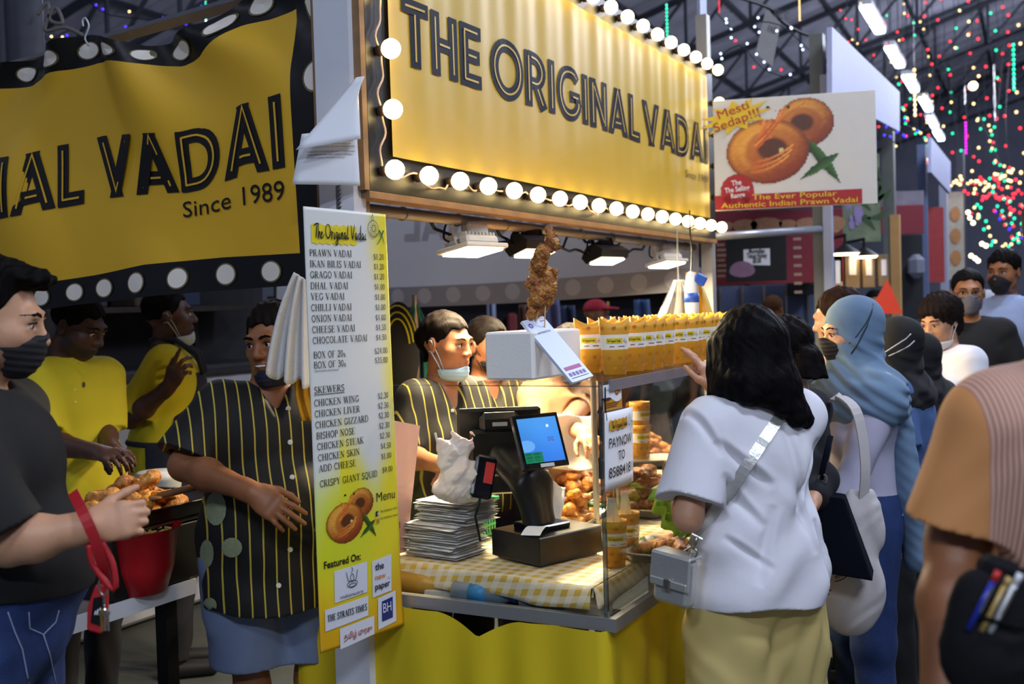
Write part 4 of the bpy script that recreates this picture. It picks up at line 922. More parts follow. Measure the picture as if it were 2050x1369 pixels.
# acrylic screen
SCR = thing('sneeze_screen', 'clear acrylic screen round the till and fried food', 'screen', st(0, -.735, .765))
mb = MB(); mb.box2((-.022, .0, 0), (-.016, .64, .585)); mb.build('side_pane', GLASS, SCR)
mb = MB(); mb.box2((-.016, -.006, 0), (2.0, .0, .585)); mb.build('front_pane', GLASS, SCR)
mb = MB(); mb.box2((-.022, -.006, .586), (2.0, .36, .598)); mb.build('top_shelf', GLASS, SCR)
EDGE = mat('shelf_edge_grey', '8f8c93', .35, .4)
mb = MB(); mb.box2((.02, -.014, .572), (2.0, -.007, .600)); mb.build('edge_strip', EDGE, SCR)
EPO = glass('acrylic_edge', (.75, .80, .78), .35)
mb = MB(); mb.box2((-.024, -.008, 0), (-.014, .002, .60)); mb.build('corner_edge', EPO, SCR)
mb = MB(); mb.box2((-.023, .0, .5855), (-.015, .64, .588)); mb.build('pane_edge', EPO, SCR)
for a in (.7, 1.9):
    mb = MB(); mb.cyl((a, .34, -.74+.0), (a, .34, .585), .010, n=10); mb.build('shelf_support', ALU, SCR)
mb = MB(); mb.tube([(-.03, -.012, .555), (.02, -.012, .553)], .003, 6); mb.tube([(-.016, -.014, .585), (-.018, -.014, .53), (-.012, -.014, .50)], .002, 5); mb.build('wire_tie', BLKM, SCR)
# pay sign and flyer on the screen
FR = frame(S(-.024, -.745, 1.085), AX, BX, ZX)
t = thing('payment_sign', 'white paper sign reading PAYNOW TO 85884181 on the corner of the clear screen', 'sign', FR)
mb = MB(); mb.grid(lambda u, v: (.187*u, -.004*math.sin(PI*u)-.004*v, .2*v), 8, 8); mb.build('paper', WPAPER, t, smooth=True, solid=.0008)
fs = lambda x, y: (x, -.0035-.004*math.sin(PI*x/.187)-.004*y/.2, y)
fs2 = lambda x, y: (lambda p: (p[0], p[1]-.002, p[2]))(fs(x, y))
mb = MB(); put_sans(mb, 'PAYNOW', .0935, .108, .026, fs, .15, .004, 'c'); put_sans(mb, 'TO', .0935, .072, .024, fs, .042, .004, 'c'); put_sans(mb, '85884181', .0935, .032, .026, fs, .155, .004, 'c'); put_script(mb, .03, .157, .10, .018, fs2)
g2 = MB(); vadai_sketch(mb, g2, .145, .168, .026, fs2); mb.build('lettering', INKK, t); g2.build('chilli_drawing', MATS['chilli_print'], t)
mb = MB(); n = 14; put_quads(mb, [[(.022+.11*k/n, .178+.002*math.sin(k*2)), (.022+.11*k/n, .152+.002*math.sin(k*1.6)), (.022+.11*(k+1)/n, .152+.002*math.sin(k*1.6+1.6)), (.022+.11*(k+1)/n, .178+.002*math.sin(k*2+2))] for k in range(n)], fs); mb.build('brush_stroke', mat('brush_gold', 'd9a324', .5), t)
t = thing('flyer', 'small colourful flyer with a fritter picture at the top corner of the clear screen', 'paper', frame(S(-.016, -.744, 1.288), AX, BX, ZX))
mb = MB(); mb.box2((0, 0, 0), (.118, .001, .066)); mb.build('paper', WPAPER, t)
ff = lambda x, y: (x, -.001, y); ff2 = lambda x, y: (x, -.002, y)
mb = MB(); n = 16; put_quads(mb, [[(.118*k/n, 0), (.118*(k+1)/n, 0), (.118*(k+1)/n, .026+.008*math.sin((k+1)*.4)), (.118*k/n, .026+.008*math.sin(k*.4))] for k in range(n)], ff); mb.build('orange_band', mat('flyer_orange', 'd08a1a', .5), t)
pic('fritter_picture', .068, .034, .046, .032, ff2, t, None, 26, 22)
mb = MB(); put_sans(mb, 'The Original Vadai', .008, .05, .007, ff2, .055); put_lines(mb, [[(.01, .018-.005*k), (.10-.01*k, .018-.005*k)] for k in range(3)], .0018, ff2); mb.build('lettering', INKK, t)

# ---- polystyrene block with the giant skewer
FX = S(-.012, -.545, 1.366)
t = one('foam_block', 'white polystyrene block on the glass shelf holding the tall fried skewer', 'foam block', (lambda m_: (m_.box2((0, 0, 0), (.30, .145, .128), .006), m_)[1])(MB()), mat('polystyrene', 'efece6', .9, var=.02, scale=90, bump=.08, bscale=160), T=frame(FX, AX, BX, ZX))
FRY = {}
def fry_mat(name, c1, c2, c3):
    m = bpy.data.materials.new(name); m.use_nodes = True; nt = m.node_tree; b = nt.nodes['Principled BSDF']
    tc = N(nt, 'ShaderNodeTexCoord'); nz = N(nt, 'ShaderNodeTexNoise'); nz.inputs['Scale'].default_value = 45; nz.inputs['Detail'].default_value = 6; nt.links.new(tc.outputs['Object'], nz.inputs['Vector'])
    r = N(nt, 'ShaderNodeValToRGB'); r.color_ramp.elements[0].position = .3; r.color_ramp.elements[0].color = (*srgb(c1), 1); r.color_ramp.elements[1].position = .72; r.color_ramp.elements[1].color = (*srgb(c3), 1)
    e = r.color_ramp.elements.new(.5); e.color = (*srgb(c2), 1); nt.links.new(nz.outputs['Fac'], r.inputs[0]); nt.links.new(r.outputs[0], b.inputs['Base Color'])
    n2 = N(nt, 'ShaderNodeTexNoise'); n2.inputs['Scale'].default_value = 220; n2.inputs['Detail'].default_value = 4; nt.links.new(tc.outputs['Object'], n2.inputs['Vector'])
    bp = N(nt, 'ShaderNodeBump'); bp.inputs['Strength'].default_value = .8; bp.inputs['Distance'].default_value = .004; nt.links.new(n2.outputs['Fac'], bp.inputs['Height']); nt.links.new(bp.outputs['Normal'], b.inputs['Normal'])
    b.inputs['Roughness'].default_value = .42; b.inputs['Specular IOR Level'].default_value = .6
    MATS[name] = m; return m
CRISPY = fry_mat('crispy_batter', '6e3a0c', 'a8661c', 'd09a48'); GOLD = fry_mat('golden_fritter', '8a4a10', 'c87e22', 'e8b45c'); BROWN = fry_mat('brown_fritter', '6a330c', 'a55f1a', 'cf9444')
# ================================================================ organic surfaces: blended distance fields turned into one closed mesh
def _n3(v): return np.sqrt((v*v).sum(1))
class Field:
    """a list of shapes blended in order; each has a bounding ball so that far points are skipped"""
    def __init__(s): s.p = []; s.lo = np.full(3, 1e9); s.hi = np.full(3, -1e9); s.post = []
    def _add(s, fn, c, R, k, op):
        c = np.asarray(c, float); s.p.append((fn, c, R, k, op))
        if op > 0: s.lo = np.minimum(s.lo, c-R); s.hi = np.maximum(s.hi, c+R)
        return s
    def cap(s, a, b, ra, rb=None, k=.02, op=1, sc=None, R=None):
        """tapered limb; sc squashes the cross-section (x,y,z factors in frame R)"""
        a = np.asarray(a, float); b = np.asarray(b, float); rb = ra if rb is None else rb
        if sc is not None:
            sc = np.asarray(sc, float); Rm = np.eye(3) if R is None else R
            A = (a @ Rm)/sc; Bb = (b @ Rm)/sc; mn = sc.min()
            def fn(p):
                q = (p @ Rm)/sc-A; ab_ = Bb-A; t = np.clip((q @ ab_)/(ab_ @ ab_+1e-12), 0, 1); return (_n3(q-t[:, None]*ab_)-(ra+(rb-ra)*t))*mn
            Rr = np.linalg.norm(b-a)/2+max(ra, rb)*sc.max()
        else:
            ab_ = b-a; L2 = ab_ @ ab_+1e-12
            def fn(p):
                q = p-a; t = np.clip((q @ ab_)/L2, 0, 1); return _n3(q-t[:, None]*ab_)-(ra+(rb-ra)*t)
            Rr = np.linalg.norm(b-a)/2+max(ra, rb)
        return s._add(fn, (a+b)/2, Rr, k, op)
    def ell(s, c, r, R=None, k=.02, op=1):
        c = np.asarray(c, float); r = np.asarray(r, float)
        def fn(p):
            q = p-c
            if R is not None: q = q @ R
            k0 = _n3(q/r); k1 = _n3(q/(r*r)); return np.where(k1 > 1e-9, k0*(k0-1)/np.maximum(k1, 1e-9), -r.min())
        return s._add(fn, c, r.max(), k, op)
    def fn(s, f, c, R, k=.01, op=1): return s._add(f, c, R, k, op)
    def cut(s, f): s.post.append(f); return s       # final clip: d = max(d, f(p))
    def __call__(s, p, marg=.12):
        d = np.full(len(p), .6)
        for fn, c, R, k, op in s.p:
            m = _n3(p-c) < R+k+marg
            if not m.any(): continue
            q = fn(p[m]); e = d[m]
            if op == 1: h = np.clip(.5+.5*(e-q)/k, 0, 1); d[m] = e+(q-e)*h-k*h*(1-h)
            elif op == -1: q = -q; h = np.clip(.5-.5*(e-q)/k, 0, 1); d[m] = e+(q-e)*h+k*h*(1-h)
            elif op == 2: d[m] = np.minimum(e, q)
        for f in s.post: d = f(p, d)
        return d
def surfnet(fn, lo, hi, h, thr=9.0):
    lo = np.asarray(lo, float)-3*h; hi = np.asarray(hi, float)+3*h
    cs = 4*h; n = np.ceil((hi-lo)/cs).astype(int)
    gx = [lo[i]+(np.arange(n[i])+.5)*cs for i in range(3)]
    P = np.stack(np.meshgrid(*gx, indexing='ij'), -1).reshape(-1, 3)
    dc = fn(P).reshape(n); keep = np.abs(dc) < thr*h
    rep = lambda a: a.repeat(4, 0).repeat(4, 1).repeat(4, 2)
    dims = 4*n+1; vol = np.ones(dims, np.float32); vol[:-1, :-1, :-1] = rep(np.sign(dc).astype(np.float32))
    k4 = np.zeros(dims, bool); kk = rep(keep)
    for dx in (0, 1):
        for dy in (0, 1):
            for dz in (0, 1): k4[dx:dims[0]-1+dx, dy:dims[1]-1+dy, dz:dims[2]-1+dz] |= kk
    I = np.argwhere(k4); vol[k4] = fn(lo+I*h).astype(np.float32)
    s = vol < 0
    cnt = np.zeros(dims-1, np.int8)
    cor = [(a, b, c) for a in (0, 1) for b in (0, 1) for c in (0, 1)]
    sl = lambda o: tuple(slice(o[i], dims[i]-1+o[i]) for i in range(3))
    for o in cor: cnt += s[sl(o)]
    act = (cnt > 0) & (cnt < 8); C = np.argwhere(act)
    vid = np.full(dims-1, -1, np.int32); vid[act] = np.arange(len(C))
    vals = {o: vol[C[:, 0]+o[0], C[:, 1]+o[1], C[:, 2]+o[2]] for o in cor}
    acc = np.zeros((len(C), 3)); num = np.zeros(len(C))
    for ax in range(3):
        for o in cor:
            if o[ax]: continue
            o2 = list(o); o2[ax] = 1; o2 = tuple(o2); a = vals[o]; b = vals[o2]; m = (a < 0) != (b < 0)
            t = np.where(m, a/np.where(a-b == 0, 1, a-b), 0); pt = np.tile(np.array(o, float), (len(C), 1)); pt[:, ax] = t
            acc[m] += pt[m]; num[m] += 1
    V = lo+(C+acc/num[:, None])*h
    Fs = []
    for ax in range(3):
        u, v = (ax+1) % 3, (ax+2) % 3
        sa = [slice(0, d) for d in dims]; sb = [slice(0, d) for d in dims]; sa[ax] = slice(0, dims[ax]-1); sb[ax] = slice(1, dims[ax])
        E = np.argwhere(s[tuple(sa)] != s[tuple(sb)])
        E = E[(E[:, u] > 0) & (E[:, v] > 0) & (E[:, u] < dims[u]-1) & (E[:, v] < dims[v]-1)]
        q = []
        for du, dv in ((1, 1), (0, 1), (0, 0), (1, 0)):
            c = E.copy(); c[:, u] -= du; c[:, v] -= dv; q.append(vid[c[:, 0], c[:, 1], c[:, 2]])
        q = np.stack(q, 1); fl = s[E[:, 0], E[:, 1], E[:, 2]]
        q[~fl] = q[~fl][:, ::-1]; Fs.append(q[(q >= 0).all(1)])
    return V, np.concatenate(Fs)
def fmesh(name, field, h, material, parent=None, T=None, thr=9.0, attrs=None):
    V, Q = surfnet(field, field.lo, field.hi, h, thr)
    me = np_mesh(name, V, Q); o = link_mesh(name, me, material, parent, T)
    if attrs and len(me.vertices) == len(V):
        for nm, f in attrs.items():
            a = me.attributes.new(nm, 'FLOAT', 'POINT'); a.data.foreach_set('value', f(V).astype(np.float32))
    return o
def wav(p, k, ph=0.0): return np.sin(p @ np.asarray(k, float)+ph)
def fbm(p, sc, seed=0.0):
    q = p*sc; w = np.sin(q[:, 1]*1.3+q[:, 2]*.7+seed)+np.sin(q[:, 0]*1.1-q[:, 2]*.9+seed*1.7)
    return (np.sin(q[:, 0]+1.5*w+seed)*np.sin(q[:, 1]*1.2+w*.8)*np.sin(q[:, 2]*1.1-w+seed*2))
def rotm(yaw=0.0, pitch=0.0, roll=0.0):
    """head frame: yaw about z, pitch>0 looks down, roll tilts"""
    return np.array(Euler((pitch, roll, yaw), 'XYZ').to_matrix())

# ================================================================ people
SKIN = {'fair': skin('skin_fair', 'c69472'), 'tan': skin('skin_tan', 'a06a45', '7c3f33'), 'brown': skin('skin_brown', '7d4e33', '5e3028'), 'dark': skin('skin_dark', '4b2d20', '3a1e1a'), 'deep': skin('skin_deep', '8f5a36', '6b3527')}
HAIRM = {}
def hair_mat(c):
    if c in HAIRM: return HAIRM[c]
    m = mat('hair_'+c, c, .6, var=.5, scale=60, bump=.0, spec=.06); nt = m.node_tree; b = nt.nodes['Principled BSDF']
    tc = N(nt, 'ShaderNodeTexCoord'); mp = N(nt, 'ShaderNodeMapping'); mp.inputs['Scale'].default_value = (260, 260, 9); nt.links.new(tc.outputs['Object'], mp.inputs[0])
    nz = N(nt, 'ShaderNodeTexNoise'); nz.inputs['Scale'].default_value = 1.0; nz.inputs['Detail'].default_value = 3; nt.links.new(mp.outputs[0], nz.inputs['Vector'])
    bp = N(nt, 'ShaderNodeBump'); bp.inputs['Strength'].default_value = .5; bp.inputs['Distance'].default_value = .004; nt.links.new(nz.outputs['Fac'], bp.inputs['Height']); nt.links.new(bp.outputs['Normal'], b.inputs['Normal'])
    HAIRM[c] = m; return m
def eye_mat():
    if 'eyeball' in MATS: return MATS['eyeball']
    m = bpy.data.materials.new('eyeball'); m.use_nodes = True; nt = m.node_tree; b = nt.nodes['Principled BSDF']
    tc = N(nt, 'ShaderNodeTexCoord'); sp = N(nt, 'ShaderNodeSeparateXYZ'); nt.links.new(tc.outputs['Object'], sp.inputs[0])
    x2 = math_node(nt, 'MULTIPLY', sp.outputs[0], sp.outputs[0]); r2 = math_node(nt, 'MULTIPLY_ADD', sp.outputs[2], sp.outputs[2], x2)
    ir = math_node(nt, 'LESS_THAN', r2, .0062**2); pu = math_node(nt, 'LESS_THAN', r2, .0028**2)
    c = mixc(nt, ir, (.62, .57, .53), (.035, .018, .01)); c = mixc(nt, pu, c, (.003, .003, .003)); nt.links.new(c, b.inputs['Base Color']); b.inputs['Roughness'].default_value = .12
    MATS['eyeball'] = m; return m
class Person:
    def __init__(s, label, x, y, ang, H=1.65, sk='tan', head=(0, 0, 0), girth=1.0, sh=.165, lean=(0, 0), depth=1.0, h=.005, neck=1.0, hs=1.0, sex='m', z0=0.0, headoff=(0, 0, 0), wristr=1.0):
        s.ang = math.radians(ang); s.T = mat4((x, y, z0), s.ang); s.Ti = s.T.inverted()
        s.root = thing('person', label, 'person', s.T)
        s.H = H; f = s.f = H/1.70; s.sk = SKIN[sk]; s.h = h; s.g = girth; s.dp = depth; s.sex = sex; s.wr = wristr
        lx, ly = lean; s.lean = np.array([lx, ly, 0.])
        P = lambda x, y, z: np.array([x, y, z])*f+s.lean*max(0, (z-.92)/.5)
        s.P = P
        s.pel = P(0, 0, .93); s.waist = P(0, .0, 1.07); s.chest = P(0, .0, 1.25); s.neckb = P(0, .015, 1.42)
        s.hs = f*hs*1.0
        s.R = rotm(math.radians(head[0]), math.radians(head[1]), math.radians(head[2]))
        s.neckt = P(0, .005, 1.50)
        s.hc = s.neckt+s.R @ (np.array([0, -.018, .085])*s.hs)+np.asarray(headoff, float)
        s.shL = P(sh, .01, 1.375); s.shR = P(-sh, .01, 1.375)
        s.elb = {'L': P(sh+.06, .03, 1.08), 'R': P(-sh-.06, .03, 1.08)}; s.wri = {'L': P(sh+.07, -.06, .83), 'R': P(-sh-.07, -.06, .83)}
        s.hand = {'L': {}, 'R': {}}
        s.legs = True; s.ank = {'L': P(.09, .02, .07), 'R': P(-.09, .02, .07)}; s.knee = {'L': P(.095, -.01, .49), 'R': P(-.095, -.01, .49)}; s.hip = {'L': P(.09*girth, 0, .90), 'R': P(-.09*girth, 0, .90)}
        s.arm_r = f*(.5+.5*girth)
    def loc(s, w): return np.asarray(s.Ti @ Vector(w))
    def hv(s, v): return s.hc+s.R @ (np.asarray(v, float)*s.hs)
    def arm(s, side, elbow, wrist, **hand):
        """elbow and wrist as world points"""
        e = s.loc(elbow); w = s.loc(wrist); sh = s.shL if side == 'L' else s.shR
        s.elb[side] = e; s.wri[side] = w; s.hand[side] = hand
        s.lens = getattr(s, 'lens', {}); s.lens[side] = (np.linalg.norm(e-sh), np.linalg.norm(w-e))
        return s
    def head_field(s, B, detail=True):
        k = s.hs; hv = s.hv; R = s.R; L = lambda v: np.asarray(v, float)*k
        B.ell(hv((0, .015, .032)), L((.075, .095, .084)), R, .03*k); B.ell(hv((0, -.026, -.030)), L((.060 if s.sex == 'm' else .056, .066, .078)), R, .03*k)
        B.ell(hv((0, -.048, -.078)), L((.034, .034, .030)), R, .03*k)
        for sg in (-1, 1):
            B.ell(hv((sg*.042, -.050, -.022)), L((.022, .026, .022)), R, .03*k); B.ell(hv((sg*.046, -.005, -.062)), L((.018, .035, .024)), R, .03*k)
        B.cap(hv((-.034, -.082, .026)), hv((.034, -.082, .026)), (.013 if s.sex == 'm' else .0095)*k, None, .02*k)
        if detail:
            for sg in (-1, 1):
                B.ell(hv((sg*.031, -.093, .006)), L((.017, .014, .0105)), R, .010*k, -1)
                B.cap(hv((sg*.017, -.0865, .012)), hv((sg*.044, -.079, .013)), .0055*k, None, .006*k); B.cap(hv((sg*.019, -.0855, -.003)), hv((sg*.043, -.078, -.003)), .0045*k, None, .008*k)
            B.cap(hv((0, -.088, .014)), hv((0, -.107 if s.sex == 'm' else -.103, -.026)), (.0075 if s.sex == 'm' else .0062)*k, (.0125 if s.sex == 'm' else .0105)*k, .012*k)
            for sg in (-1, 1):
                B.ell(hv((sg*.0125, -.096, -.030)), L((.009, .012, .009)), R, .006*k); B.ell(hv((sg*.007, -.103, -.040)), L((.004, .005, .004)), R, .004*k, -1)
            for sg in (-1, 1):
                B.cap(hv((sg*.0235, -.0835, -.0585)), hv((sg*.005, -.0925, -.0535)), .0040*k, .0062*k, .006*k)
                B.cap(hv((sg*.021, -.0835, -.0645)), hv((0, -.0905, -.0675)), .0045*k, .0075*k, .006*k)
            for sg in (-1, 1): B.cap(hv((0, -.1005, -.0605)), hv((sg*.024, -.0905, -.0610)), .0022*k, .0018*k, .0035*k, -1)
        for sg in (-1, 1):
            B.ell(hv((sg*.076, .014, -.002)), L((.009, .020, .031)), R @ rotm(sg*.35), .008*k); B.ell(hv((sg*.086, .008, .004)), L((.006, .010, .016)), R @ rotm(sg*.35), .006*k, -1)
        B.cap(s.neckt+s.R @ L((0, .012, .01)), s.neckb+np.array([0, .012, -.03]), .052*s.f*s.neckf, .060*s.f*s.neckf, .03)
    neckf = 1.0
    def hand_field(s, B, side):
        hd = s.hand[side]; w = s.wri[side]; e = s.elb[side]; f = s.f*hd.get('size', 1.0)
        wl = lambda v: np.asarray(s.Ti.to_3x3() @ Vector(v))
        x = unit(wl(hd['dir'])) if 'dir' in hd else unit(w-e)
        n = wl(hd['back']) if 'back' in hd else np.array([-1. if side == 'R' else 1., 0, .2])
        z = unit(n-x*(n @ x)); y = np.cross(z, x)
        th = hd.get('thumb')      # thumb side as a world direction
        if th is not None:
            if wl(th) @ y < 0: y = -y
        elif side == 'L': y = -y
        R = np.stack([x, y, z], 1); q = lambda v: w+R @ (np.asarray(v, float)*f)
        B.cap(e+(w-e)*.9, q((.02, 0, 0)), .027*f*s.wr, .028*f, .02, sc=(1, 1, .72), R=R)
        B.ell(q((.052, 0, 0)), np.array((.048, .039, .0155))*f, R, .012)
        B.cap(q((.075, -.026, .002)), q((.075, .026, .003)), .0125*f, None, .012); B.ell(q((.03, .022, -.008)), np.array((.03, .017, .016))*f, R, .012)
        curl = hd.get('curl', (25, 30, 34, 38)); spr = hd.get('spread', 5); Ls = (.072, .080, .074, .058)
        for i in range(4):
            yy = .027-.018*i; b = np.array([.088-.004*abs(i-1), yy, .002]); a = math.radians((1.5-i)*spr)
            d0 = np.array([math.cos(a), math.sin(a), 0]); c = math.radians(curl[i]); t = 0.0; p = b; L = Ls[i]
            for sgm, fr in ((.42, .45), (.33, .95), (.25, .7)):
                t += c*fr; d = d0*math.cos(t)+np.array([0, 0, -1.])*math.sin(t); p2 = p+d*L*sgm
                r = (.0090, .0082, .0074)[(.42, .33, .25).index(sgm)]*(1 if i < 3 else .88)
                B.cap(q(p), q(p2), r*f, r*f*.93, .004); p = p2
        ta = math.radians(hd.get('thumb_open', 38)); tc = math.radians(hd.get('thumb_curl', 25)); p = np.array([.018, .026, -.006])
        d = np.array([math.cos(ta), math.sin(ta), -.25])
        for sgm, r in ((.040, .0125), (.034, .0102), (.026, .0088)):
            d = unit(d); p2 = p+d*sgm; B.cap(q(p), q(p2), r*f, r*f*.9, .006); p = p2; d = d+np.array([math.sin(tc)*.5, -math.sin(tc)*.6, -.15])
        s.hq = getattr(s, 'hq', {}); s.hq[side] = q
        hmid = q((.09, 0, 0)); return hmid
    def torso_field(s, B, inf=0.0, shirt=False):
        f, g, dp = s.f, s.g, s.dp; i = inf
        def T(p, rx, ry, rz, k=.06): B.ell(p, np.array([rx*g*f+i, ry*dp*f+i, rz*f+i]), None, k)
        w = s.sex == 'f'
        T(s.P(0, .005, 1.27), .150, .105, .16); T(s.P(0, -.005, 1.08), .132 if not w else .122, .100, .16); T(s.P(0, .01, .93), .158 if w else .150, .115, .13)
        B.cap(s.shL+np.array([-.03, 0, .012])*f, s.shR+np.array([.03, 0, .012])*f, .052*f+i*.6, None, .05)
        B.cap(s.neckb+np.array([0, .0, -.005]), (s.shL+np.array([-.035, .0, .025])*f), .045*f+i*.3, .035*f+i*.3, .04); B.cap(s.neckb+np.array([0, .0, -.005]), (s.shR+np.array([.035, .0, .025])*f), .045*f+i*.3, .035*f+i*.3, .04)
        if w:
            for sg in (-1, 1): B.ell(s.P(sg*.065*g, -.085*dp, 1.22), np.array([.058, .05, .058])*f*(.6+.4*g)+i*.5, None, .05)
        elif dp > 1.15: T(s.P(0, -.05, 1.06), .12, .11, .13)
    def body(s, mask_face=False, lips=1.0, shave=0.0, detail=True):
        B = Field(); f = s.f; ar = s.arm_r
        s.torso_field(B, -.012)
        for sd in 'LR':
            sh = s.shL if sd == 'L' else s.shR; e, w = s.elb[sd], s.wri[sd]
            B.cap(sh, e, .046*ar, .038*ar, .03); B.cap(e, e+(w-e)*.35, .037*ar, .040*ar, .02); B.cap(e+(w-e)*.35, w, .040*ar, .026*f*s.wr, .02)
            B.cap(s.hip[sd], s.knee[sd], .078*f*g_(s), .052*f, .04); B.cap(s.knee[sd], s.ank[sd], .052*f, .036*f, .03)
            B.cap(s.ank[sd]+np.array([0, .02, -.03]), s.ank[sd]+np.array([0, -.14, -.04]), .034*f, .028*f, .02)
        s.head_field(B, detail)
        for sd in 'LR':
            if s.hand[sd] is not None: s.hand_field(B, sd)
        k = s.hs
        def lipf(V):
            q = ((V-s.hc) @ s.R)/k; return lips*np.clip(1.25-np.sqrt((q[:, 0]/.021)**2+((q[:, 2]+.060)/.0115)**2+((q[:, 1]+.088)/.02)**2), 0, 1)*.8
        def shv(V):
            q = ((V-s.hc) @ s.R)/k; hl = np.interp(q[:, 1], [-.12, -.07, -.02, .02, .06], [-.035, -.045, -.02, -.01, -.02])
            return shave*np.clip((hl-q[:, 2])/.02, 0, 1)*np.clip((q[:, 2]+.11)/.02, 0, 1)*np.clip((.03-q[:, 1])/.03, 0, 1)
        s.bodyf = B
        o = fmesh('body', B, s.h, s.sk, s.root, attrs={'lip': lipf, 'shave': shv})
        return o
    def onface(s, x, z, inset=0.0):
        return surf_on(s.bodyf, s.hv((x, -.17, z)), s.R @ np.array([0, 1., 0]), .25, inset)
    def eyes(s, look=(0, 0), brow='15100c', bw=1.0):
        k = s.hs
        for sg in (-1, 1):
            mb = MB(); mb.sphere((0, 0, 0), .0125*k, 16)
            Rm = Matrix(s.R.tolist()).to_4x4() @ Euler((math.radians(look[1]), 0, math.radians(look[0]))).to_matrix().to_4x4()
            mb.build('eye', eye_mat(), s.root, T=Matrix.Translation(Vector(s.hv((sg*.031, -.0775, .005)))) @ Rm, smooth=True)
            B = Field(); bp = [s.onface(sg*x, z) for x, z in ((.012, .0255), (.022, .0295), (.034, .0315), (.044, .029), (.051, .0245))]; br = (.0026, .0032, .0030, .0023, .0012)
            for i in range(4): B.cap(bp[i], bp[i+1], br[i]*k*bw, br[i+1]*k*bw, .004)
            fmesh('eyebrow', B, .0022, hair_mat(brow), s.root)
            B = Field(); B.cap(s.hv((sg*.018, -.0905, .0105)), s.hv((sg*.031, -.0935, .0135)), .0012*k, .0016*k, .002); B.cap(s.hv((sg*.031, -.0935, .0135)), s.hv((sg*.045, -.083, .0085)), .0016*k, .0014*k, .002)
            fmesh('eyelashes', B, .0013, hair_mat('15100c'), s.root)
    def hair(s, color='120d0b', style='short', top=1.0, line=0.0, h=None, extra=None, seed=1.0, side=0.0, rough=.004, back=-.06):
        B = Field(); k = s.hs; hv = s.hv; L = lambda v: np.asarray(v, float)*k
        B.ell(hv((0, .019, .042+.004*top)), L((.081+side, .101, .086+.008*(top-1))), s.R, .02*k)
        if style in ('short', 'quiff'):
            if style == 'quiff':
                for i in range(7): B.cap(hv((-.05+.017*i, .03, .115)), hv((-.045+.015*i, -.085-.01*math.sin(i*2), .100+.012*math.sin(i*1.7))), .024*k, .014*k, .02*k)
            def cut(p, d):
                q = ((p-s.hc) @ s.R)/k
                zl = np.interp(q[:, 1], [-.13, -.085, -.055, -.035, -.012, .006, .03, .06, .12], [.075, .066, .056, .02, -.012, .0, -.035, back, back-.01])+line+.004*np.sin(q[:, 0]*120+seed)
                return np.maximum(d, (zl-q[:, 2])*k)
            B.cut(cut)
        if extra: extra(B)
        def rg(p, d): 
            q = ((p-s.hc) @ s.R)/k
            return d+rough*(.6*np.sin(q[:, 0]*150+3*np.sin(q[:, 1]*40+seed)+q[:, 2]*30)*np.sin(q[:, 1]*90+q[:, 0]*60+seed)+.5*fbm(q, 70, seed))
        B.cut(rg)
        return fmesh('hair', B, h or s.h*.8, hair_mat(color), s.root)
    def mask(s, color, chin=0.0, straps='ear', cover=1.0, h=None, point=0.0, rough=.75):
        """cloth face mask; chin>0 pulls it down off the nose"""
        B = Field(); k = s.hs; hv = s.hv; R = s.R; L = lambda v: np.asarray(v, float)*k
        dz = -.052*chin; dy = .012*chin
        B.ell(hv((0, -.030+dy, -.034+dz*.8)), L((.067, .073, .064-.012*chin)), R, .02*k); B.cap(hv((0, -.088+dy, -.010+dz)), hv((0, -.090+dy, -.055+dz*.7)), (.022+point)*k, .020*k, .03*k); B.ell(hv((0, -.055+dy, -.085+dz*.35)), L((.036, .037, .026)), R, .03*k)
        def cut(p, d):
            q = ((p-s.hc) @ R)/k
            zt = np.interp(np.abs(q[:, 0]), [0, .02, .06, .08], [.0+dz, -.012+dz, -.030+dz*.9, -.034+dz*.8])
            d = np.maximum(d, (q[:, 2]-zt)*k); d = np.maximum(d, (q[:, 1]-(-.022+.012*chin))*k)
            d = np.maximum(d, -(q[:, 2]-(-.118-.012*chin))*k)
            return d+.0008*np.sin(q[:, 2]*420)*(rough == .75)
        B.cut(cut)
        m = mat('mask_'+color, color, rough, var=.05)
        o = fmesh('face_mask', B, h or s.h*.7, m, s.root)
        if straps:
            for sg in (-1, 1):
                mb = MB()
                for zt, z2 in ((-.034+dz*.8, .018), (-.085+dz*.4, -.022)):
                    mb.tube([s.hv((sg*.060, -.032, zt)), s.hv((sg*.071, -.012, (zt+z2)/2)), s.hv((sg*.083, .014, z2)), s.hv((sg*.078, .03, (z2-.002)))], .0018*k, 5)
                mb.build('mask_strap', m if straps == 'ear' else mat('strap_'+straps, straps, .7), s.root, smooth=True)
        return o
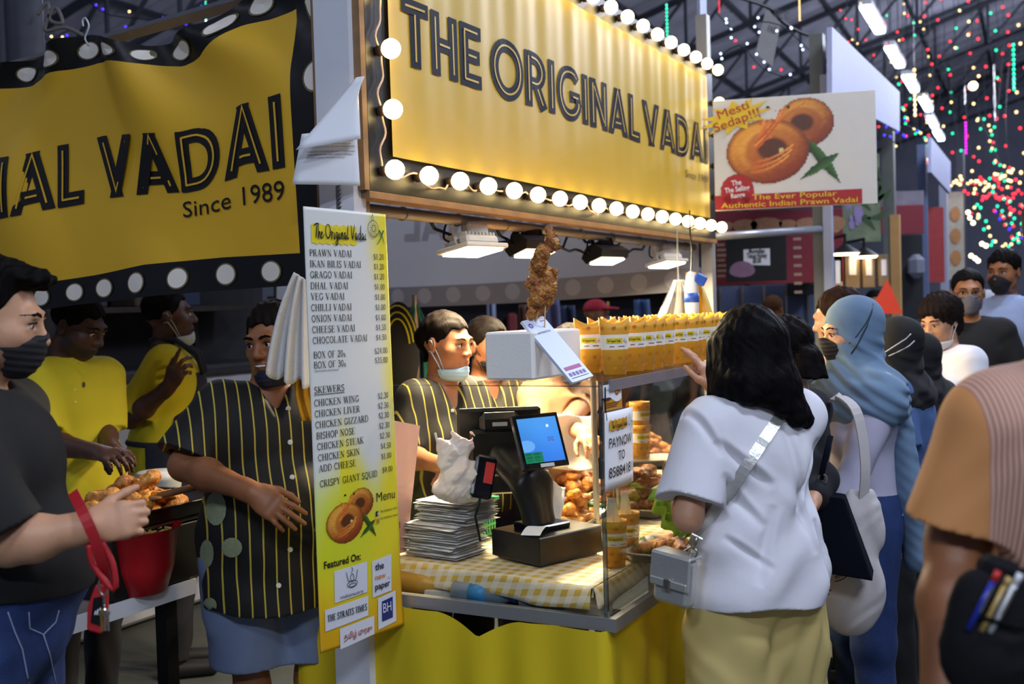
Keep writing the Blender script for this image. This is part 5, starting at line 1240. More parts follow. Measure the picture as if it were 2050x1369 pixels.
    def shirt(s, material, hem=.86, sleeve=.62, inf=.014, neck='crew', fold=.006, name='shirt', h=None, shape=None, collar=None, flare=0.0, vdepth=.12, sl_r=.018, fscale=1.0, creases=()):
        B = Field(); f = s.f; ar = s.arm_r; s.torso_field(B, inf, True)
        hz = hem
        if flare or hem < .86*f:
            B.cap(s.P(0, 0, 1.0), np.array([s.lean[0]*0, 0, hz-.05]), (.135*s.g*f+inf+flare*.5), (.135*s.g*f+inf+flare), .08, sc=(1.08, .80*s.dp, 1))
        ends = []
        for sd in 'LR':
            sh = s.shL if sd == 'L' else s.shR; e, w = s.elb[sd], s.wri[sd]; d = unit(e-sh); La = np.linalg.norm(e-sh)
            if sleeve <= 1: end = sh+d*La*sleeve; rr = .050*ar+sl_r
            else: end = e+(w-e)*(sleeve-1); rr = .046*ar+sl_r*.7
            if sleeve <= 1:
                a_, b_ = sh+np.array([(-.02 if sd == 'L' else .02), 0, 0]), end+d*.0
                r0, r1 = .056*ar+sl_r*.55, rr
                def fn(p, a_=a_, b_=b_, r0=r0, r1=r1, d=d, end=end):
                    ab_ = b_-a_; t = np.clip(((p-a_) @ ab_)/(ab_ @ ab_), 0, 1.4); return np.maximum(_n3(p-a_-t[:, None]*ab_)-(r0+(r1-r0)*t), (p-end) @ d)
                B.fn(fn, (a_+b_)/2, np.linalg.norm(b_-a_)/2+.12, .035)
                ends.append((end, d, .048*ar+.006))
            else:
                B.cap(sh, e, .054*ar+sl_r*.5, .044*ar+sl_r*.6, .03); B.cap(e, end, .044*ar+sl_r*.6, .034*ar+sl_r*.7, .03)
        for end, d, r in ends: B.cap(end-d*.03, end+d*.05, r, None, .004, -1)
        nb = s.neckb
        if neck == 'crew': B.ell(nb+np.array([0, -.012, .045])*f, np.array([.066, .070, .05])*f, None, .01, -1)
        elif neck == 'v':
            B.ell(nb+np.array([0, -.012, .045])*f, np.array([.066, .07, .05])*f, None, .01, -1); B.cap(nb+np.array([0, -.10, .02])*f, nb+np.array([0, -.15, -vdepth])*f, .046*f, .004*f, .01, -1, sc=(1, 1.6, 1))
        elif neck == 'polo':
            B.cap(nb+np.array([0, -.10, .03])*f, nb+np.array([0, -.14, -.06])*f, .035*f, .004*f, .01, -1, sc=(1, 1.5, 1)); B.ell(nb+np.array([0, -.006, .07])*f, np.array([.062, .066, .05])*f, None, .01, -1)
        if neck == 'polo':
            B.fn(lambda p: np.maximum(np.abs(np.sqrt(((p[:, 0]-nb[0])/1.0)**2+((p[:, 1]-nb[1]-.006)/1.1)**2)-(.066*f+.25*np.maximum(0, nb[2]+.045*f-p[:, 2])))-.004, np.maximum(np.abs(p[:, 2]-nb[2]-.012*f)-.035*f, -(p[:, 1]-nb[1]+.10*f)+0*(p[:, 0]))), nb, .13, .004)
        if shape: shape(B)
        def cut(p, d):
            d = d+fold*fscale*(.7*wav(p, (18, 9, 14), 1.3+3*np.sin(p[:, 2]*7)) * np.sin(p[:, 2]*11+p[:, 0]*9)+.6*np.sin(p[:, 0]*34+5*np.sin(p[:, 2]*5+p[:, 1]*8))*np.clip(1.25-p[:, 2], 0, .5)*2+.35*fbm(p, 16, 2))
            for x0, z0, x1, z1, amp, wd, sd in creases:
                q = np.stack([p[:, 0]-x0, p[:, 2]-z0], 1); e = np.array([x1-x0, z1-z0]); L2 = e @ e; tt = np.clip(q @ e/L2, 0, 1); off = (q[:, 0]*e[1]-q[:, 1]*e[0])/math.sqrt(L2); r2 = ((q-tt[:, None]*e)**2).sum(1)
                d = d+amp*np.exp(-r2/wd**2)*np.where(p[:, 1]*sd > -.02, 1, 0)*np.sin(PI*tt)**.5*(1-1.7*np.exp(-((off-1.3*wd)/wd)**2))
            return np.maximum(d, hz-p[:, 2]+.006*np.sin(p[:, 0]*22))
        B.cut(cut); s.shirtf = B
        return fmesh(name, B, h or s.h, material, s.root)
    def trousers(s, material, low=.08, inf=.014, name='trousers', h=None, top=None, flare=.0, fold=.004, legr=1.0):
        B = Field(); f, g = s.f, s.g; i = inf; top = top or 1.02*f
        s.torso_field(B, min(i, .008))
        for sd in 'LR':
            B.cap(s.hip[sd], s.knee[sd], .080*f*g_(s)*legr+i, .056*f*legr+i+flare, .04); B.cap(s.knee[sd], s.ank[sd], .056*f*legr+i+flare, .044*f*legr+i+flare, .03)
        def cut(p, d):
            d = d+fold*(np.sin(p[:, 2]*30+9*np.sin(p[:, 0]*12+p[:, 1]*7))*.6+fbm(p, 14, 3))
            return np.maximum(np.maximum(d, low-p[:, 2]), p[:, 2]-top)
        B.cut(cut); s.trf = B; return fmesh(name, B, h or s.h*1.2, material, s.root)
    def shoes(s, material):
        for sd in 'LR':
            B = Field(); a = s.ank[sd]; B.cap(a+np.array([0, .03, -.03]), a+np.array([0, -.15, -.035]), .042*s.f, .036*s.f, .02); B.cut(lambda p, d: np.maximum(d, .004-p[:, 2])); fmesh('shoe', B, .009, material, s.root)
    def done(s): return s.root
def g_(s): return .45+.55*s.g
def attach(s, name, B, h, material): return fmesh(name, B, h, material, s.root)
def tube_part(s, name, pts, r, material, n=8, flatten=None):
    mb = MB(); mb.tube(pts, r, n); return mb.build(name, material, s.root, smooth=True)
def strap_part(s, name, pts, w, th, nrm, material):
    """flat band through local points; nrm gives the face direction at each point"""
    mb = MB(); P = [np.asarray(p, float) for p in pts]; vs = []; n = len(P)
    for i in range(n):
        t = unit(P[min(i+1, n-1)]-P[max(i-1, 0)]); nn = np.asarray(nrm[i] if isinstance(nrm, list) else nrm, float); nn = unit(nn-t*(nn @ t)); b = np.cross(t, nn)
        vs += [P[i]+b*w/2+nn*th/2, P[i]-b*w/2+nn*th/2, P[i]-b*w/2-nn*th/2, P[i]+b*w/2-nn*th/2]
    fs = [(i*4+k, i*4+(k+1) % 4, i*4+4+(k+1) % 4, i*4+4+k) for i in range(n-1) for k in range(4)]+[(3, 2, 1, 0), tuple(4*(n-1)+k for k in range(4))]
    mb.add(vs, fs); return mb.build(name, material, s.root)
def surf_on(field, p, d, far=.3, inset=0.0):
    """march from p along d onto the field's surface (local coordinates)"""
    p = np.asarray(p, float); d = unit(d); t = 0.0
    for _ in range(60):
        v = float(field((p+d*t)[None])[0])
        if v < .0008: break
        t += max(.001, min(v*.7, .05))
        if t > far: break
    return p+d*(t-inset)
# ---- fried food (blended shapes)
STICK = mat('bamboo', 'c39a5c', .6)
Dk = 2.895
SKW = at(1058, 690, Dk)
t = thing('fried_skewer', 'tall crispy fried squid skewer standing in the polystyrene block', 'skewer', mat4(SKW))
B = Field(); L_ = lambda x, y, d=0: at(x, y, Dk+d)-SKW; px = Dk/F
prev = None
for x, y, r in ((1100, 462, 9), (1103, 478, 12), (1106, 492, 10), (1086, 508, 15), (1079, 528, 17), (1076, 548, 17), (1092, 552, 17), (1066, 566, 12), (1096, 575, 19), (1104, 556, 11), (1078, 592, 18), (1094, 598, 14), (1074, 614, 16), (1086, 612, 12), (1064, 628, 9), (1060, 642, 4)):
    B.ell(L_(x, y, .012*math.sin(x*1.7+y)), np.array((r, r*.75, r*1.25))*px, None, .008)
B.cap(L_(1106, 480), L_(1122, 494), .008, .004, .01); B.cap(L_(1062, 630), L_(1057, 655), .005, .002, .01)
for x, y in ((1112, 545), (1058, 572), (1104, 590), (1060, 605)): B.ell(L_(x, y, .0), np.array((6, 6, 8))*px, None, .006)
B.cut(lambda p, d: d+.0035*fbm(p, 150, 1)+.0025*fbm(p, 320, 4)+.002*fbm(p, 600, 2))
fmesh('batter', B, .0022, CRISPY, t)
mb = MB(); mb.cyl(L_(1085, 600), L_(1056, 694), .0028, .002, 8); mb.build('stick', STICK, t)
mb = MB(); mb.cyl(L_(1092, 600), L_(1089, 688), .0018, .0018, 8); mb.build('second_stick', mat('pale_stick', 'd9b98c', .6), t)
# sign board without its code, leaning on the block
q = [at(1146, 766, 2.775), at(1188, 752, 2.84), at(1089, 635, 2.93), at(1044, 643, 2.865)]
u = unit(q[1]-q[0]); v = unit((q[3]-q[0])-u*((q[3]-q[0]) @ u)); nn = np.cross(u, v)
w_ = float((q[1]-q[0]) @ u); h_ = float((q[3]-q[0]) @ v); sx = float((q[3]-q[0]) @ u)
t = thing('payment_board', 'tilted white payment board leaning on the polystyrene block', 'sign', frame(q[0], u, v, nn))
mb = MB(); mb.prism([(0, 0), (w_, 0), (w_+sx, h_), (sx, h_)], Matrix.Translation((0, 0, -.008)), .008); mb.build('board', mat('board_pale', 'ccd6ea', .4, var=.03), t)
fb = lambda x, y: (x+sx*y/h_, y, .001)
mb = MB(); put_quads(mb, [[(w_*.12, h_*.17), (w_*.85, h_*.17), (w_*.85, h_*.22), (w_*.12, h_*.22)]], fb); mb.build('magenta_band', mat('magenta_print', 'b0408a', .5), t)
mb = MB(); put_sans(mb, 'DAWN FOODS PTE LTD', w_*.5, h_*.755, .006, fb, w_*.6, .01, 'c'); put_sans(mb, 'PAY', w_*.8, h_*.92, .005, fb, w_*.18, .01, 'c'); put_lines(mb, [[(w_*.1, h_*.05), (w_*.9, h_*.05)]], .0012, fb); mb.build('lettering', NAVY, t)
mb = MB(); put_lines(mb, [arc(w_*.2, h_*.90, .006, .006, 0, 360, 12)], .004, fb)
for k in range(5): put_quads(mb, [[(w_*(.12+.16*k), h_*.08), (w_*(.22+.16*k), h_*.08), (w_*(.22+.16*k), h_*.13), (w_*(.12+.16*k), h_*.13)]], fb)
mb.build('payment_marks', mat('purple_print', '7b4fa0', .5), t)

# ---- paper cups
CUPLOGO = INKK
def ring_pts(r, z, n=28, sy=1.0, horn=0.0): return [(r*math.cos(2*PI*k/n), r*sy*math.sin(2*PI*k/n), z+horn*(math.cos(2*PI*k/n)**2-.5)) for k in range(n)]
def wall(mb, rings, n):
    vs = [p for r in rings for p in r]; fs = [(i*n+k, i*n+(k+1) % n, (i+1)*n+(k+1) % n, (i+1)*n+k) for i in range(len(rings)-1) for k in range(n)]
    mb.add(vs, fs)
SPECK = mat('cup_speckle', 'b5761a', .55)
def paper_cup(label, group, T, horned=True, H_=.150, rt=.045, rb=.032, sy=.62):
    t = thing('paper_cup', label, 'paper cup', T, group); n = 28
    R_ = lambda z: rb+(rt-rb)*z/H_
    mb = MB(); rings = [ring_pts(R_(0), 0, n, sy if horned else 1), ring_pts(R_(H_*.5), H_*.5, n, sy if horned else 1), ring_pts(R_(H_*.86), H_*.86, n, sy if horned else 1, .004 if horned else 0), ring_pts(R_(H_), H_, n, sy*.8 if horned else 1, .020 if horned else 0)]
    wall(mb, rings, n); mb.add(rings[0], [tuple(range(n))[::-1]])
    if horned:   # folded-in lips closing the top
        r2 = [(p[0]*.96, p[1]*.5, p[2]-.010) for p in rings[-1]]; r3 = [(p[0]*.93, p[1]*.05, p[2]-.022) for p in rings[-1]]; wall(mb, [rings[-1], r2, r3], n)
    mb.build('cup_wall', ORANGE, t, smooth=True, solid=.0008)
    s_ = sy if horned else 1; z0, z1 = H_*.46, H_*.74
    mb = MB(); wall(mb, [ring_pts(R_(z0)+.0012, z0, n, s_), ring_pts(R_(z1)+.0012, z1, n, s_)], n); sl = mb.build('paper_band', CREAM, t, smooth=True)
    def oncup(off, th0=-PI/2):
        def fn(x, y):
            th = th0+x/(R_(y)*.9); r = R_(y)+off; return (r*math.cos(th), r*s_*math.sin(th)-off*.3, y)
        return fn
    zc = (z0+z1)/2
    for th0 in (-PI/2, -PI/2+PI):
        pass
    mb = MB(); g = MB(); n2 = 8
    fn_ = oncup(.0028)
    put_script(mb, -.026, zc+.001, .034, .0075, fn_); vadai_sketch(mb, g, .019, zc+.003, .0085, fn_); put_lines(mb, [[(-.02, zc-.012), (-.008, zc-.012)], [(.002, zc-.012), (.02, zc-.012)]], .0016, fn_)
    mb.build('lettering', CUPLOGO, sl); g.build('chilli_print', MATS['chilli_print'], sl)
    mb = MB(); put_quads(mb, [[(-.029+.042*k/8, zc-.003), (-.029+.042*(k+1)/8, zc-.003), (-.029+.042*(k+1)/8, zc+.011), (-.029+.042*k/8, zc+.011)] for k in range(8)], oncup(.0018)); mb.build('brush_stroke', MATS['brush_yellow'], sl)
    mb = MB()
    for j, z in enumerate((.12, .30, .86)):
        for k in range(7):
            th = 2*PI*(k+.5*(j % 2))/7; fz = oncup(.0012, th)
            c = (0, H_*z); mb.add([fz(*c)]+[fz(.006*math.cos(2*PI*q/7), c[1]+.006*math.sin(2*PI*q/7)*(.8+.3*(q % 2))) for q in range(7)], [(0, 1+q, 1+(q+1) % 7) for q in range(7)])
    mb.build('printed_fritters', SPECK, t)
    return t
ZS = 1.3635
CA = ANG_A
def cup_T(a, b, z, rz=0.0): return Matrix.Translation(Vector(S(a, b, z))) @ Euler((0, 0, rz)).to_matrix().to_4x4()
proto_c = None; ri = 0
rows = [('front', -.650, [.285, .425, .505, .585, .665, .80, .885, .965, 1.045, 1.125, 1.205, 1.29, 1.37]), ('back', -.545, [.345, .44, .53, .62, .71, .80, .89, .98, 1.07, 1.16, 1.25])]
for rn, b, al in rows:
    for i, a in enumerate(al):
        lab = 'yellow horned paper cup, %s from the payment board, %s row on glass shelf' % (ORD[i], rn)
        rz = .35+.12*math.sin(i*2.1+len(rn))
        if proto_c is None: proto_c = paper_cup(lab, 'horned paper cups on the glass shelf', cup_T(a, b, ZS, rz))
        else: c = copy_tree(proto_c); c.matrix_world = cup_T(a, b+.006*math.sin(i*3), ZS, rz); c['label'] = lab
# round cups with paper slips inside the screen
def fries_cup(label, a, b, z, rz):
    t = paper_cup(label, 'round cups behind the screen', cup_T(a, b, z, rz), False, .128, .036, .029, 1)
    for k, (x, y, h, tl) in enumerate(((-.012, .0, .055, .12), (.012, .008, .045, -.2), (.0, -.012, .03, .05))):
        mb = MB(); mb.box((x, y, .11+h/2), (.022, .0012, .05+h), Euler((tl*.4, tl, k*.5)).to_matrix()); mb.build('paper_slip', CREAM, t)
    return t
fries_cup('round yellow cup with white paper slips, front one at the corner of the screen', .235, -.655, ZT-.002, .3)
fries_cup('round yellow cup with white paper slips, just behind the corner cup', .355, -.645, ZT-.002, .5)
ca, cb = ab(at(1283, 915, 3.75))
t = thing('cup_stand', 'low steel stand at the back of the counter under two stacked cups', 'stand', cup_T(ca, cb, 0))
mb = MB(); z_ = float(at(1283, 915, 3.75)[2]); mb.box2((-.11, -.09, z_-.012), (.11, .09, z_-.001), .003); mb.build('stand_top', STEEL, t)
for sx_ in (-1, 1):
    for sy_ in (-1, 1): mb = MB(); mb.cyl((sx_*.09, sy_*.07, ZT-.004), (sx_*.09, sy_*.07, z_-.01), .008, n=8); mb.build('leg', STEEL, t)
paper_cup('lower of two stacked yellow cups behind the fried food', 'stacked cups', cup_T(ca, cb, z_, .5), False, .115, .036, .030, 1)
paper_cup('upper of two stacked yellow cups behind the fried food', 'stacked cups', cup_T(ca, cb, z_+.078, .9), False, .115, .036, .030, 1)

# ---- fritters: a few shapes, many copies
def frit_mesh(kind, seed):
    r = np.random.default_rng(seed); B = Field()
    if kind == 'long':
        n = 5; p = np.array([-.034, 0, 0.]); h = r.uniform(-.5, .5)
        for i in range(n):
            q = p+np.array([.0165, .010*math.sin(h+i*.9), .003*math.cos(i+seed)]); B.cap(p, q, r.uniform(.011, .016), r.uniform(.011, .016), .012); p = q
    elif kind == 'lump':
        for i in range(6): B.ell(r.uniform(-.019, .019, 3)*np.array([1.2, 1, .6]), r.uniform(.012, .020, 3), None, .01)
    elif kind == 'wing':
        B.ell((-.018, 0, 0), (.024, .019, .016), None, .01); B.cap((-.01, 0, 0), (.022, .014, .004), .014, .010, .012); B.cap((.022, .014, .004), (.048, -.002, .002), .011, .007, .01)
    elif kind == 'ring':
        R0 = .030
        def tor(p):
            a = np.sqrt((p[:, 0])**2+(p[:, 1]*1.06)**2)-R0; return np.sqrt(a*a+p[:, 2]**2)-.019-.003*np.sin(np.arctan2(p[:, 1], p[:, 0])*3+seed)
        B.fn(tor, (0, 0, 0), .056, .01)
        for i in range(2):
            a = r.uniform(0, 6.28); B.cap((.03*math.cos(a), .03*math.sin(a), .014), (.044*math.cos(a+.9), .044*math.sin(a+.9), .020), .007, .004, .006)
    B.cut(lambda p, d: d+.0022*fbm(p, 110, seed)+.0014*fbm(p, 260, seed*2))
    V, Q = surfnet(B, B.lo, B.hi, .0035 if kind != 'ring' else .0038); return np_mesh('fritter_'+kind, V, Q)
FM = {k: [frit_mesh(k, i+3) for i in range(n)] for k, n in (('long', 3), ('lump', 3), ('wing', 2), ('ring', 3))}
for k, ms in FM.items():
    for i, me in enumerate(ms): me.materials.append((GOLD if (i % 2 == 0) else BROWN) if k != 'wing' else BROWN)
def put_fritter(kind, p, R, label, group, sc=1.0, name=None):
    me = FM[kind][int(RNG.integers(len(FM[kind])))]; o = bpy.data.objects.new(name or {'long': 'fried_fritter', 'lump': 'fried_fritter', 'wing': 'fried_chicken', 'ring': 'ring_vadai'}[kind], me); COL.objects.link(o)
    o.matrix_world = Matrix.Translation(Vector(p)) @ R.to_4x4() @ Matrix.Scale(sc, 4); return tag(o, label, {'wing': 'fried chicken'}.get(kind, 'fritter'), group)
def heap(c, ra, rb, hh, n, kinds, label, group, sc=1.0, zbase=None, ang=0.0):
    """sunflower layers: lower rings first, so that each piece rests on those below"""
    done = 0; z = zbase; cnt = [int(round(n*q)) for q in (.46, .29, .17, .08)]
    for lay, m_ in enumerate(cnt):
        f = 1-lay*.23
        for k in range(m_):
            rr = math.sqrt((k+.5)/m_)*f; th = k*2.39996+lay; x = rr*ra*math.cos(th); y = rr*rb*math.sin(th)
            zz = z+lay*.026*sc+.018*sc+hh*0
            R = Euler((RNG.uniform(-.5, .5), RNG.uniform(-.4, .4), RNG.uniform(0, 6.28))).to_matrix()
            if kinds[0] == 'ring': R = Euler((RNG.uniform(-.7, .7), RNG.uniform(-.6, .6), RNG.uniform(0, 6.28))).to_matrix()
            ca_, sa_ = math.cos(ang), math.sin(ang)
            put_fritter(kinds[done % len(kinds)], (c[0]+x*ca_-y*sa_, c[1]+x*sa_+y*ca_, zz), R, label, group, sc*RNG.uniform(.88, 1.15)); done += 1
def tray(label, c, L, Wd, z, rz, depth=.028, m_=None, name='metal_tray'):
    t = thing(name, label, 'tray', Matrix.Translation((c[0], c[1], z)) @ Euler((0, 0, rz)).to_matrix().to_4x4())
    def rect(l, w, z_, r=.02, n=4):
        ps = []
        for sx_, sy_, a0 in ((1, 1, 0), (-1, 1, 90), (-1, -1, 180), (1, -1, 270)):
            for k in range(n+1): a = math.radians(a0+90*k/n); ps.append((sx_*(l/2-r)+r*math.cos(a), sy_*(w/2-r)+r*math.sin(a), z_))
        return ps
    R_ = [rect(L*.5, Wd*.5, .002), rect(L-.03, Wd-.03, .001), rect(L-.02, Wd-.02, .006), rect(L-.004, Wd-.004, depth), rect(L+.014, Wd+.014, depth+.002), rect(L+.014, Wd+.014, depth-.004)]; n = len(R_[0])
    mb = MB(); wall(mb, R_, n); mb.add(R_[0], [tuple(range(n))]); mb.build('pan', m_ or STEEL, t, smooth=True, solid=.0012); return t
c = pz(1142, 978, ZT+.02); a_ = math.atan2(AX[1], AX[0])
tray('steel tray of golden fritters just behind the till', c, .34, .26, ZT, a_)
heap(c, .15, .11, .1, 44, ('long', 'long', 'lump'), 'golden elongated fritter in the heap behind the till', 'golden fritters behind the till', 1.0, ZT+.002, a_)
c = pz(1152, 1034, ZT+.02)
tray('small steel tray of fritters and cucumber beside the till base', c, .26, .17, ZT, a_+.1)
heap(c, .09, .055, .05, 14, ('long', 'lump'), 'golden fritter on the small tray beside the till base', 'fritters on the small tray', 1.0, ZT+.002, a_)
cu = c
mb = MB(); 
mb.tube(spline([(-.07, .06, .045), (-.02, .065, .055), (.05, .058, .05), (.1, .05, .045)], 5), [.008]*16, 8); one('cucumber_stick', 'long green cucumber stick on the small tray beside the till base', 'vegetable', mb, mat('cucumber_green', '4f7f32', .5), T=Matrix.Translation((cu[0], cu[1], ZT)) @ Euler((0, 0, a_-1.2)).to_matrix().to_4x4(), smooth=True)
c = pz(1286, 1000, ZT+.02)
tray('wide steel tray heaped with brown fried chicken beside the customer', c, .46, .30, ZT, a_)
heap(c, .20, .125, .1, 60, ('wing', 'wing', 'lump'), 'brown fried chicken piece in the big heap beside the white tee', 'fried chicken in the big heap', 1.15, ZT+.002, a_)
c = pz(1292, 915, ZT+.02)
tray('far steel tray of fried chicken below the stacked cups', c, .40, .26, ZT, a_)
heap(c, .17, .11, .1, 30, ('wing', 'long'), 'fried piece on the far tray below the stacked cups', 'fried pieces on the far tray', 1.1, ZT+.002, a_)
c = pz(1326, 1098, ZT+.02)
tray('near steel tray with lettuce and two fried pieces at the counter edge', c, .24, .15, ZT, a_)
for k, (dx, dy) in enumerate(((-.03, -.01), (.02, .015), (.06, -.005))): put_fritter('long', (c[0]+dx, c[1]+dy, ZT+.022), Euler((0, 0, .6*k)).to_matrix(), 'pale fried fillet on the near tray with lettuce', 'fried fillets on the near tray', 1.25)
def leaf(u, v):
    x = (u-.5)*.14; y = (v-.5)*.16; w = 1-abs(2*v-1)**2*.6; r = .022*math.sin(u*19+v*5)*abs(2*u-1)+.012*math.sin(v*23)
    return (x*w, y, .03+r+.25*x*x*10)
mb = MB(); mb.grid(leaf, 24, 24); one('lettuce_leaf', 'frilly bright green lettuce leaf by the elbow of the white tee', 'lettuce', mb, mat('lettuce', '8fb32a', .6, var=.25, scale=40), T=Matrix.Translation(Vector(at(1328, 1035, 2.98))) @ Euler((.9, .3, .6)).to_matrix().to_4x4(), smooth=True)
mb = MB(); mb.grid(lambda u, v: leaf(u, v), 16, 16); one('lettuce_leaf', 'darker green leaf lying on the near tray', 'lettuce', mb, mat('dark_leaf', '45702a', .6, var=.25, scale=40), T=Matrix.Translation(Vector((c[0]-.06, c[1]+.03, ZT-.008))) @ Euler((0, 0, .2)).to_matrix().to_4x4() @ Matrix.Scale(.8, 4), smooth=True)
def crumple(name, label, T, w, h, m_, bow=.03, seed=0.0):
    mb = MB(); mb.grid(lambda u, v: ((u-.5)*w, bow*math.sin(u*PI)*math.sin(v*2.6+.3)+.008*math.sin(u*9+seed)*math.sin(v*8), (v-.5)*h), 18, 18); return one(name, label, 'paper bag', mb, m_, T=T, smooth=True, solid=.001)
crumple('paper_bag', 'open cream paper bag leaning between the till and the fritters', Matrix.Translation(Vector(at(1100, 1000, 3.2))) @ Euler((-.5, .5, .4)).to_matrix().to_4x4(), .10, .13, CREAM)
crumple('paper_bag', 'large kraft and white paper bag open beyond the golden fritters', Matrix.Translation(Vector(at(1150, 885, 3.72))) @ Euler((-.25, .12, .3)).to_matrix().to_4x4(), .16, .19, CREAM, .05, 2.0)

# ---- till
FB = pz(1081, 1137, ZT); u = unit(AX*.93-BX*.36); v = np.array([-u[1], u[0], 0])
TIL = thing('till', 'black point of sale till with tilted customer screen and square base', 'till', frame(FB, u, v, ZX))
pm = TIL.matrix_world.inverted() @ Vector(at(1000, 900, 3.24))
PLK = mat('till_plastic', '14130f', .35, var=.1); PLG = mat('till_gloss', '0b0b0c', .12, var=.05)
mb = MB(); mb.box2((0, 0, .004), (.25, .21, .082), .003); mb.build('cash_drawer', PLK, TIL)
for x in (.02, .23):
    for y in (.02, .19): mb = MB(); mb.cyl((x, y, -.001), (x, y, .006), .01, n=10); mb.build('foot', BLKM, TIL)
mb = MB(); mb.box2((.05, .05, .082), (.17, .17, .10), .004); mb.build('stand_plate', PLG, TIL)
B = Field(); B.cap((.105, .115, .09), (.10, .13, .20), .055, .05, .02, sc=(1, .7, 1)); B.cap((.10, .13, .2), tuple(pm+Vector((.03, -.01, -.02))), .05, .06, .03, sc=(1.3, .5, 1)); fmesh('stand_column', B, .006, PLK, TIL)
Rm = Euler((.22, 0, -.62)).to_matrix().to_4x4()
mb = MB(); mb.T = Matrix.Translation(pm) @ Rm; mb.box2((-.125, -.0, -.145), (.125, .018, .13), .008); mb.box2((-.09, -.022, -.08), (.09, .0, .07), .012); mb.box2((-.06, -.03, .06), (.06, .005, .122), .02); mb.build('staff_monitor', PLK, TIL)
mb = MB(); mb.T = Matrix.Translation(pm) @ Rm; mb.box2((-.022, -.0315, .085), (.022, -.0305, .097)); mb.build('sticker', mat('sticker_white', 'cfcfcf', .5), TIL)
TI = TIL.matrix_world.inverted()
k4 = [np.asarray(TI @ Vector(at(x, y, D))) for x, y, D in ((1050, 941, 2.93), (1141, 930, 2.99), (1126, 818, 3.05), (1028, 832, 2.99))]
su = unit(k4[1]-k4[0]); sv = unit((k4[3]-k4[0])-su*((k4[3]-k4[0]) @ su)); sn = np.cross(su, sv); sw = float((k4[1]-k4[0]) @ su); shh = float((k4[3]-k4[0]) @ sv); skx = float((k4[3]-k4[0]) @ su)
Ms = frame(k4[0], su, sv, sn)
mb = MB(); mb.prism([(0, 0), (sw, 0), (sw, shh), (0, shh)], Ms @ Matrix.Translation((0, 0, -.02)), .02); cs = mb.build('customer_screen', PLG, TIL, bev=.003)
m = bpy.data.materials.new('screen_glow'); m.use_nodes = True; nt = m.node_tree; b = nt.nodes['Principled BSDF']; at_ = N(nt, 'ShaderNodeAttribute', attribute_name='print'); nt.links.new(at_.outputs['Color'], b.inputs['Emission Color']); nt.links.new(at_.outputs['Color'], b.inputs['Base Color']); b.inputs['Emission Strength'].default_value = .75; b.inputs['Roughness'].default_value = .15
def scr(u, v):
    c = lerp3((.20, .45, .82), (.30, .60, .90), v)
    if v < .23 and u < .46: return (.07, .38, .26) if (int(u*26) % 5 and int(v*40) % 3) else (.10, .48, .34)
    if math.hypot((u-.1)/.22, (v-.38)/.13) < 1: return (.42, .66, .93)
    if math.hypot((u-.74)/.035, (v-.80)/.03) < 1: return (.85, .93, 1)
    if .66 < u < .84 and .40 < v < .56 and (int(u*60)+int(v*50)) % 3 == 0: return (.25, .28, .55) if v > .45 else (.65, .35, .45)
    return c
Mx = Ms @ Matrix.Translation((0, 0, .0015))
paint(scr, 50, 50, lambda u, v: tuple(Mx @ Vector((sw*(.07+.86*u), shh*(.10+.82*v), 0))), 'display', m, cs, None)
mb = MB(); Mq = Ms @ Matrix.Translation((0, 0, .0018)); mb.prism([(sw*.36, shh*.01), (sw*.66, shh*.01), (sw*.66, shh*.075), (sw*.36, shh*.075)], Mq, .0006); mb.build('sticker', MATS['sticker_white'], cs)
mb = MB(); mb.tube([k4[0]+su*sw*.3+sv*shh*.4-sn*.02, np.array([.10, .14, .25])], .018, 8); mb.build('screen_arm', PLK, TIL)
# card reader clipped beside the till
t = thing('card_reader', 'black card reader with a red strip propped beside the till', 'card reader', Matrix.Translation(Vector(at(968, 955, 3.08))) @ Euler((-.35, .25, .15)).to_matrix().to_4x4())
mb = MB(); mb.box((0, 0, 0), (.062, .022, .125), None, .008); mb.build('body', PLG, t)
mb = MB(); mb.box((.012, -.0125, .012), (.026, .002, .062), None, .0008); mb.build('red_strip', mat('red_plastic', 'c0241c', .4), t)
mb = MB(); mb.tube([(0, .0, -.06), (0, .03, -.11), (.03, .06, -.17)], .004, 6); mb.build('lead', BLKM, t, smooth=True)
# receipt curling off the till
mb = MB(); mb.grid(lambda u, v: (.055*u, -.13*v, .012*math.sin(v*3.0)+.002), 4, 16); one('receipt', 'white till receipt curling over the edge of the till base', 'paper', mb, WPAPER, T=Matrix.Translation(Vector(S(.235, -.40, ZT+.088))) @ Euler((0, 0, a_-1.35)).to_matrix().to_4x4(), smooth=True)

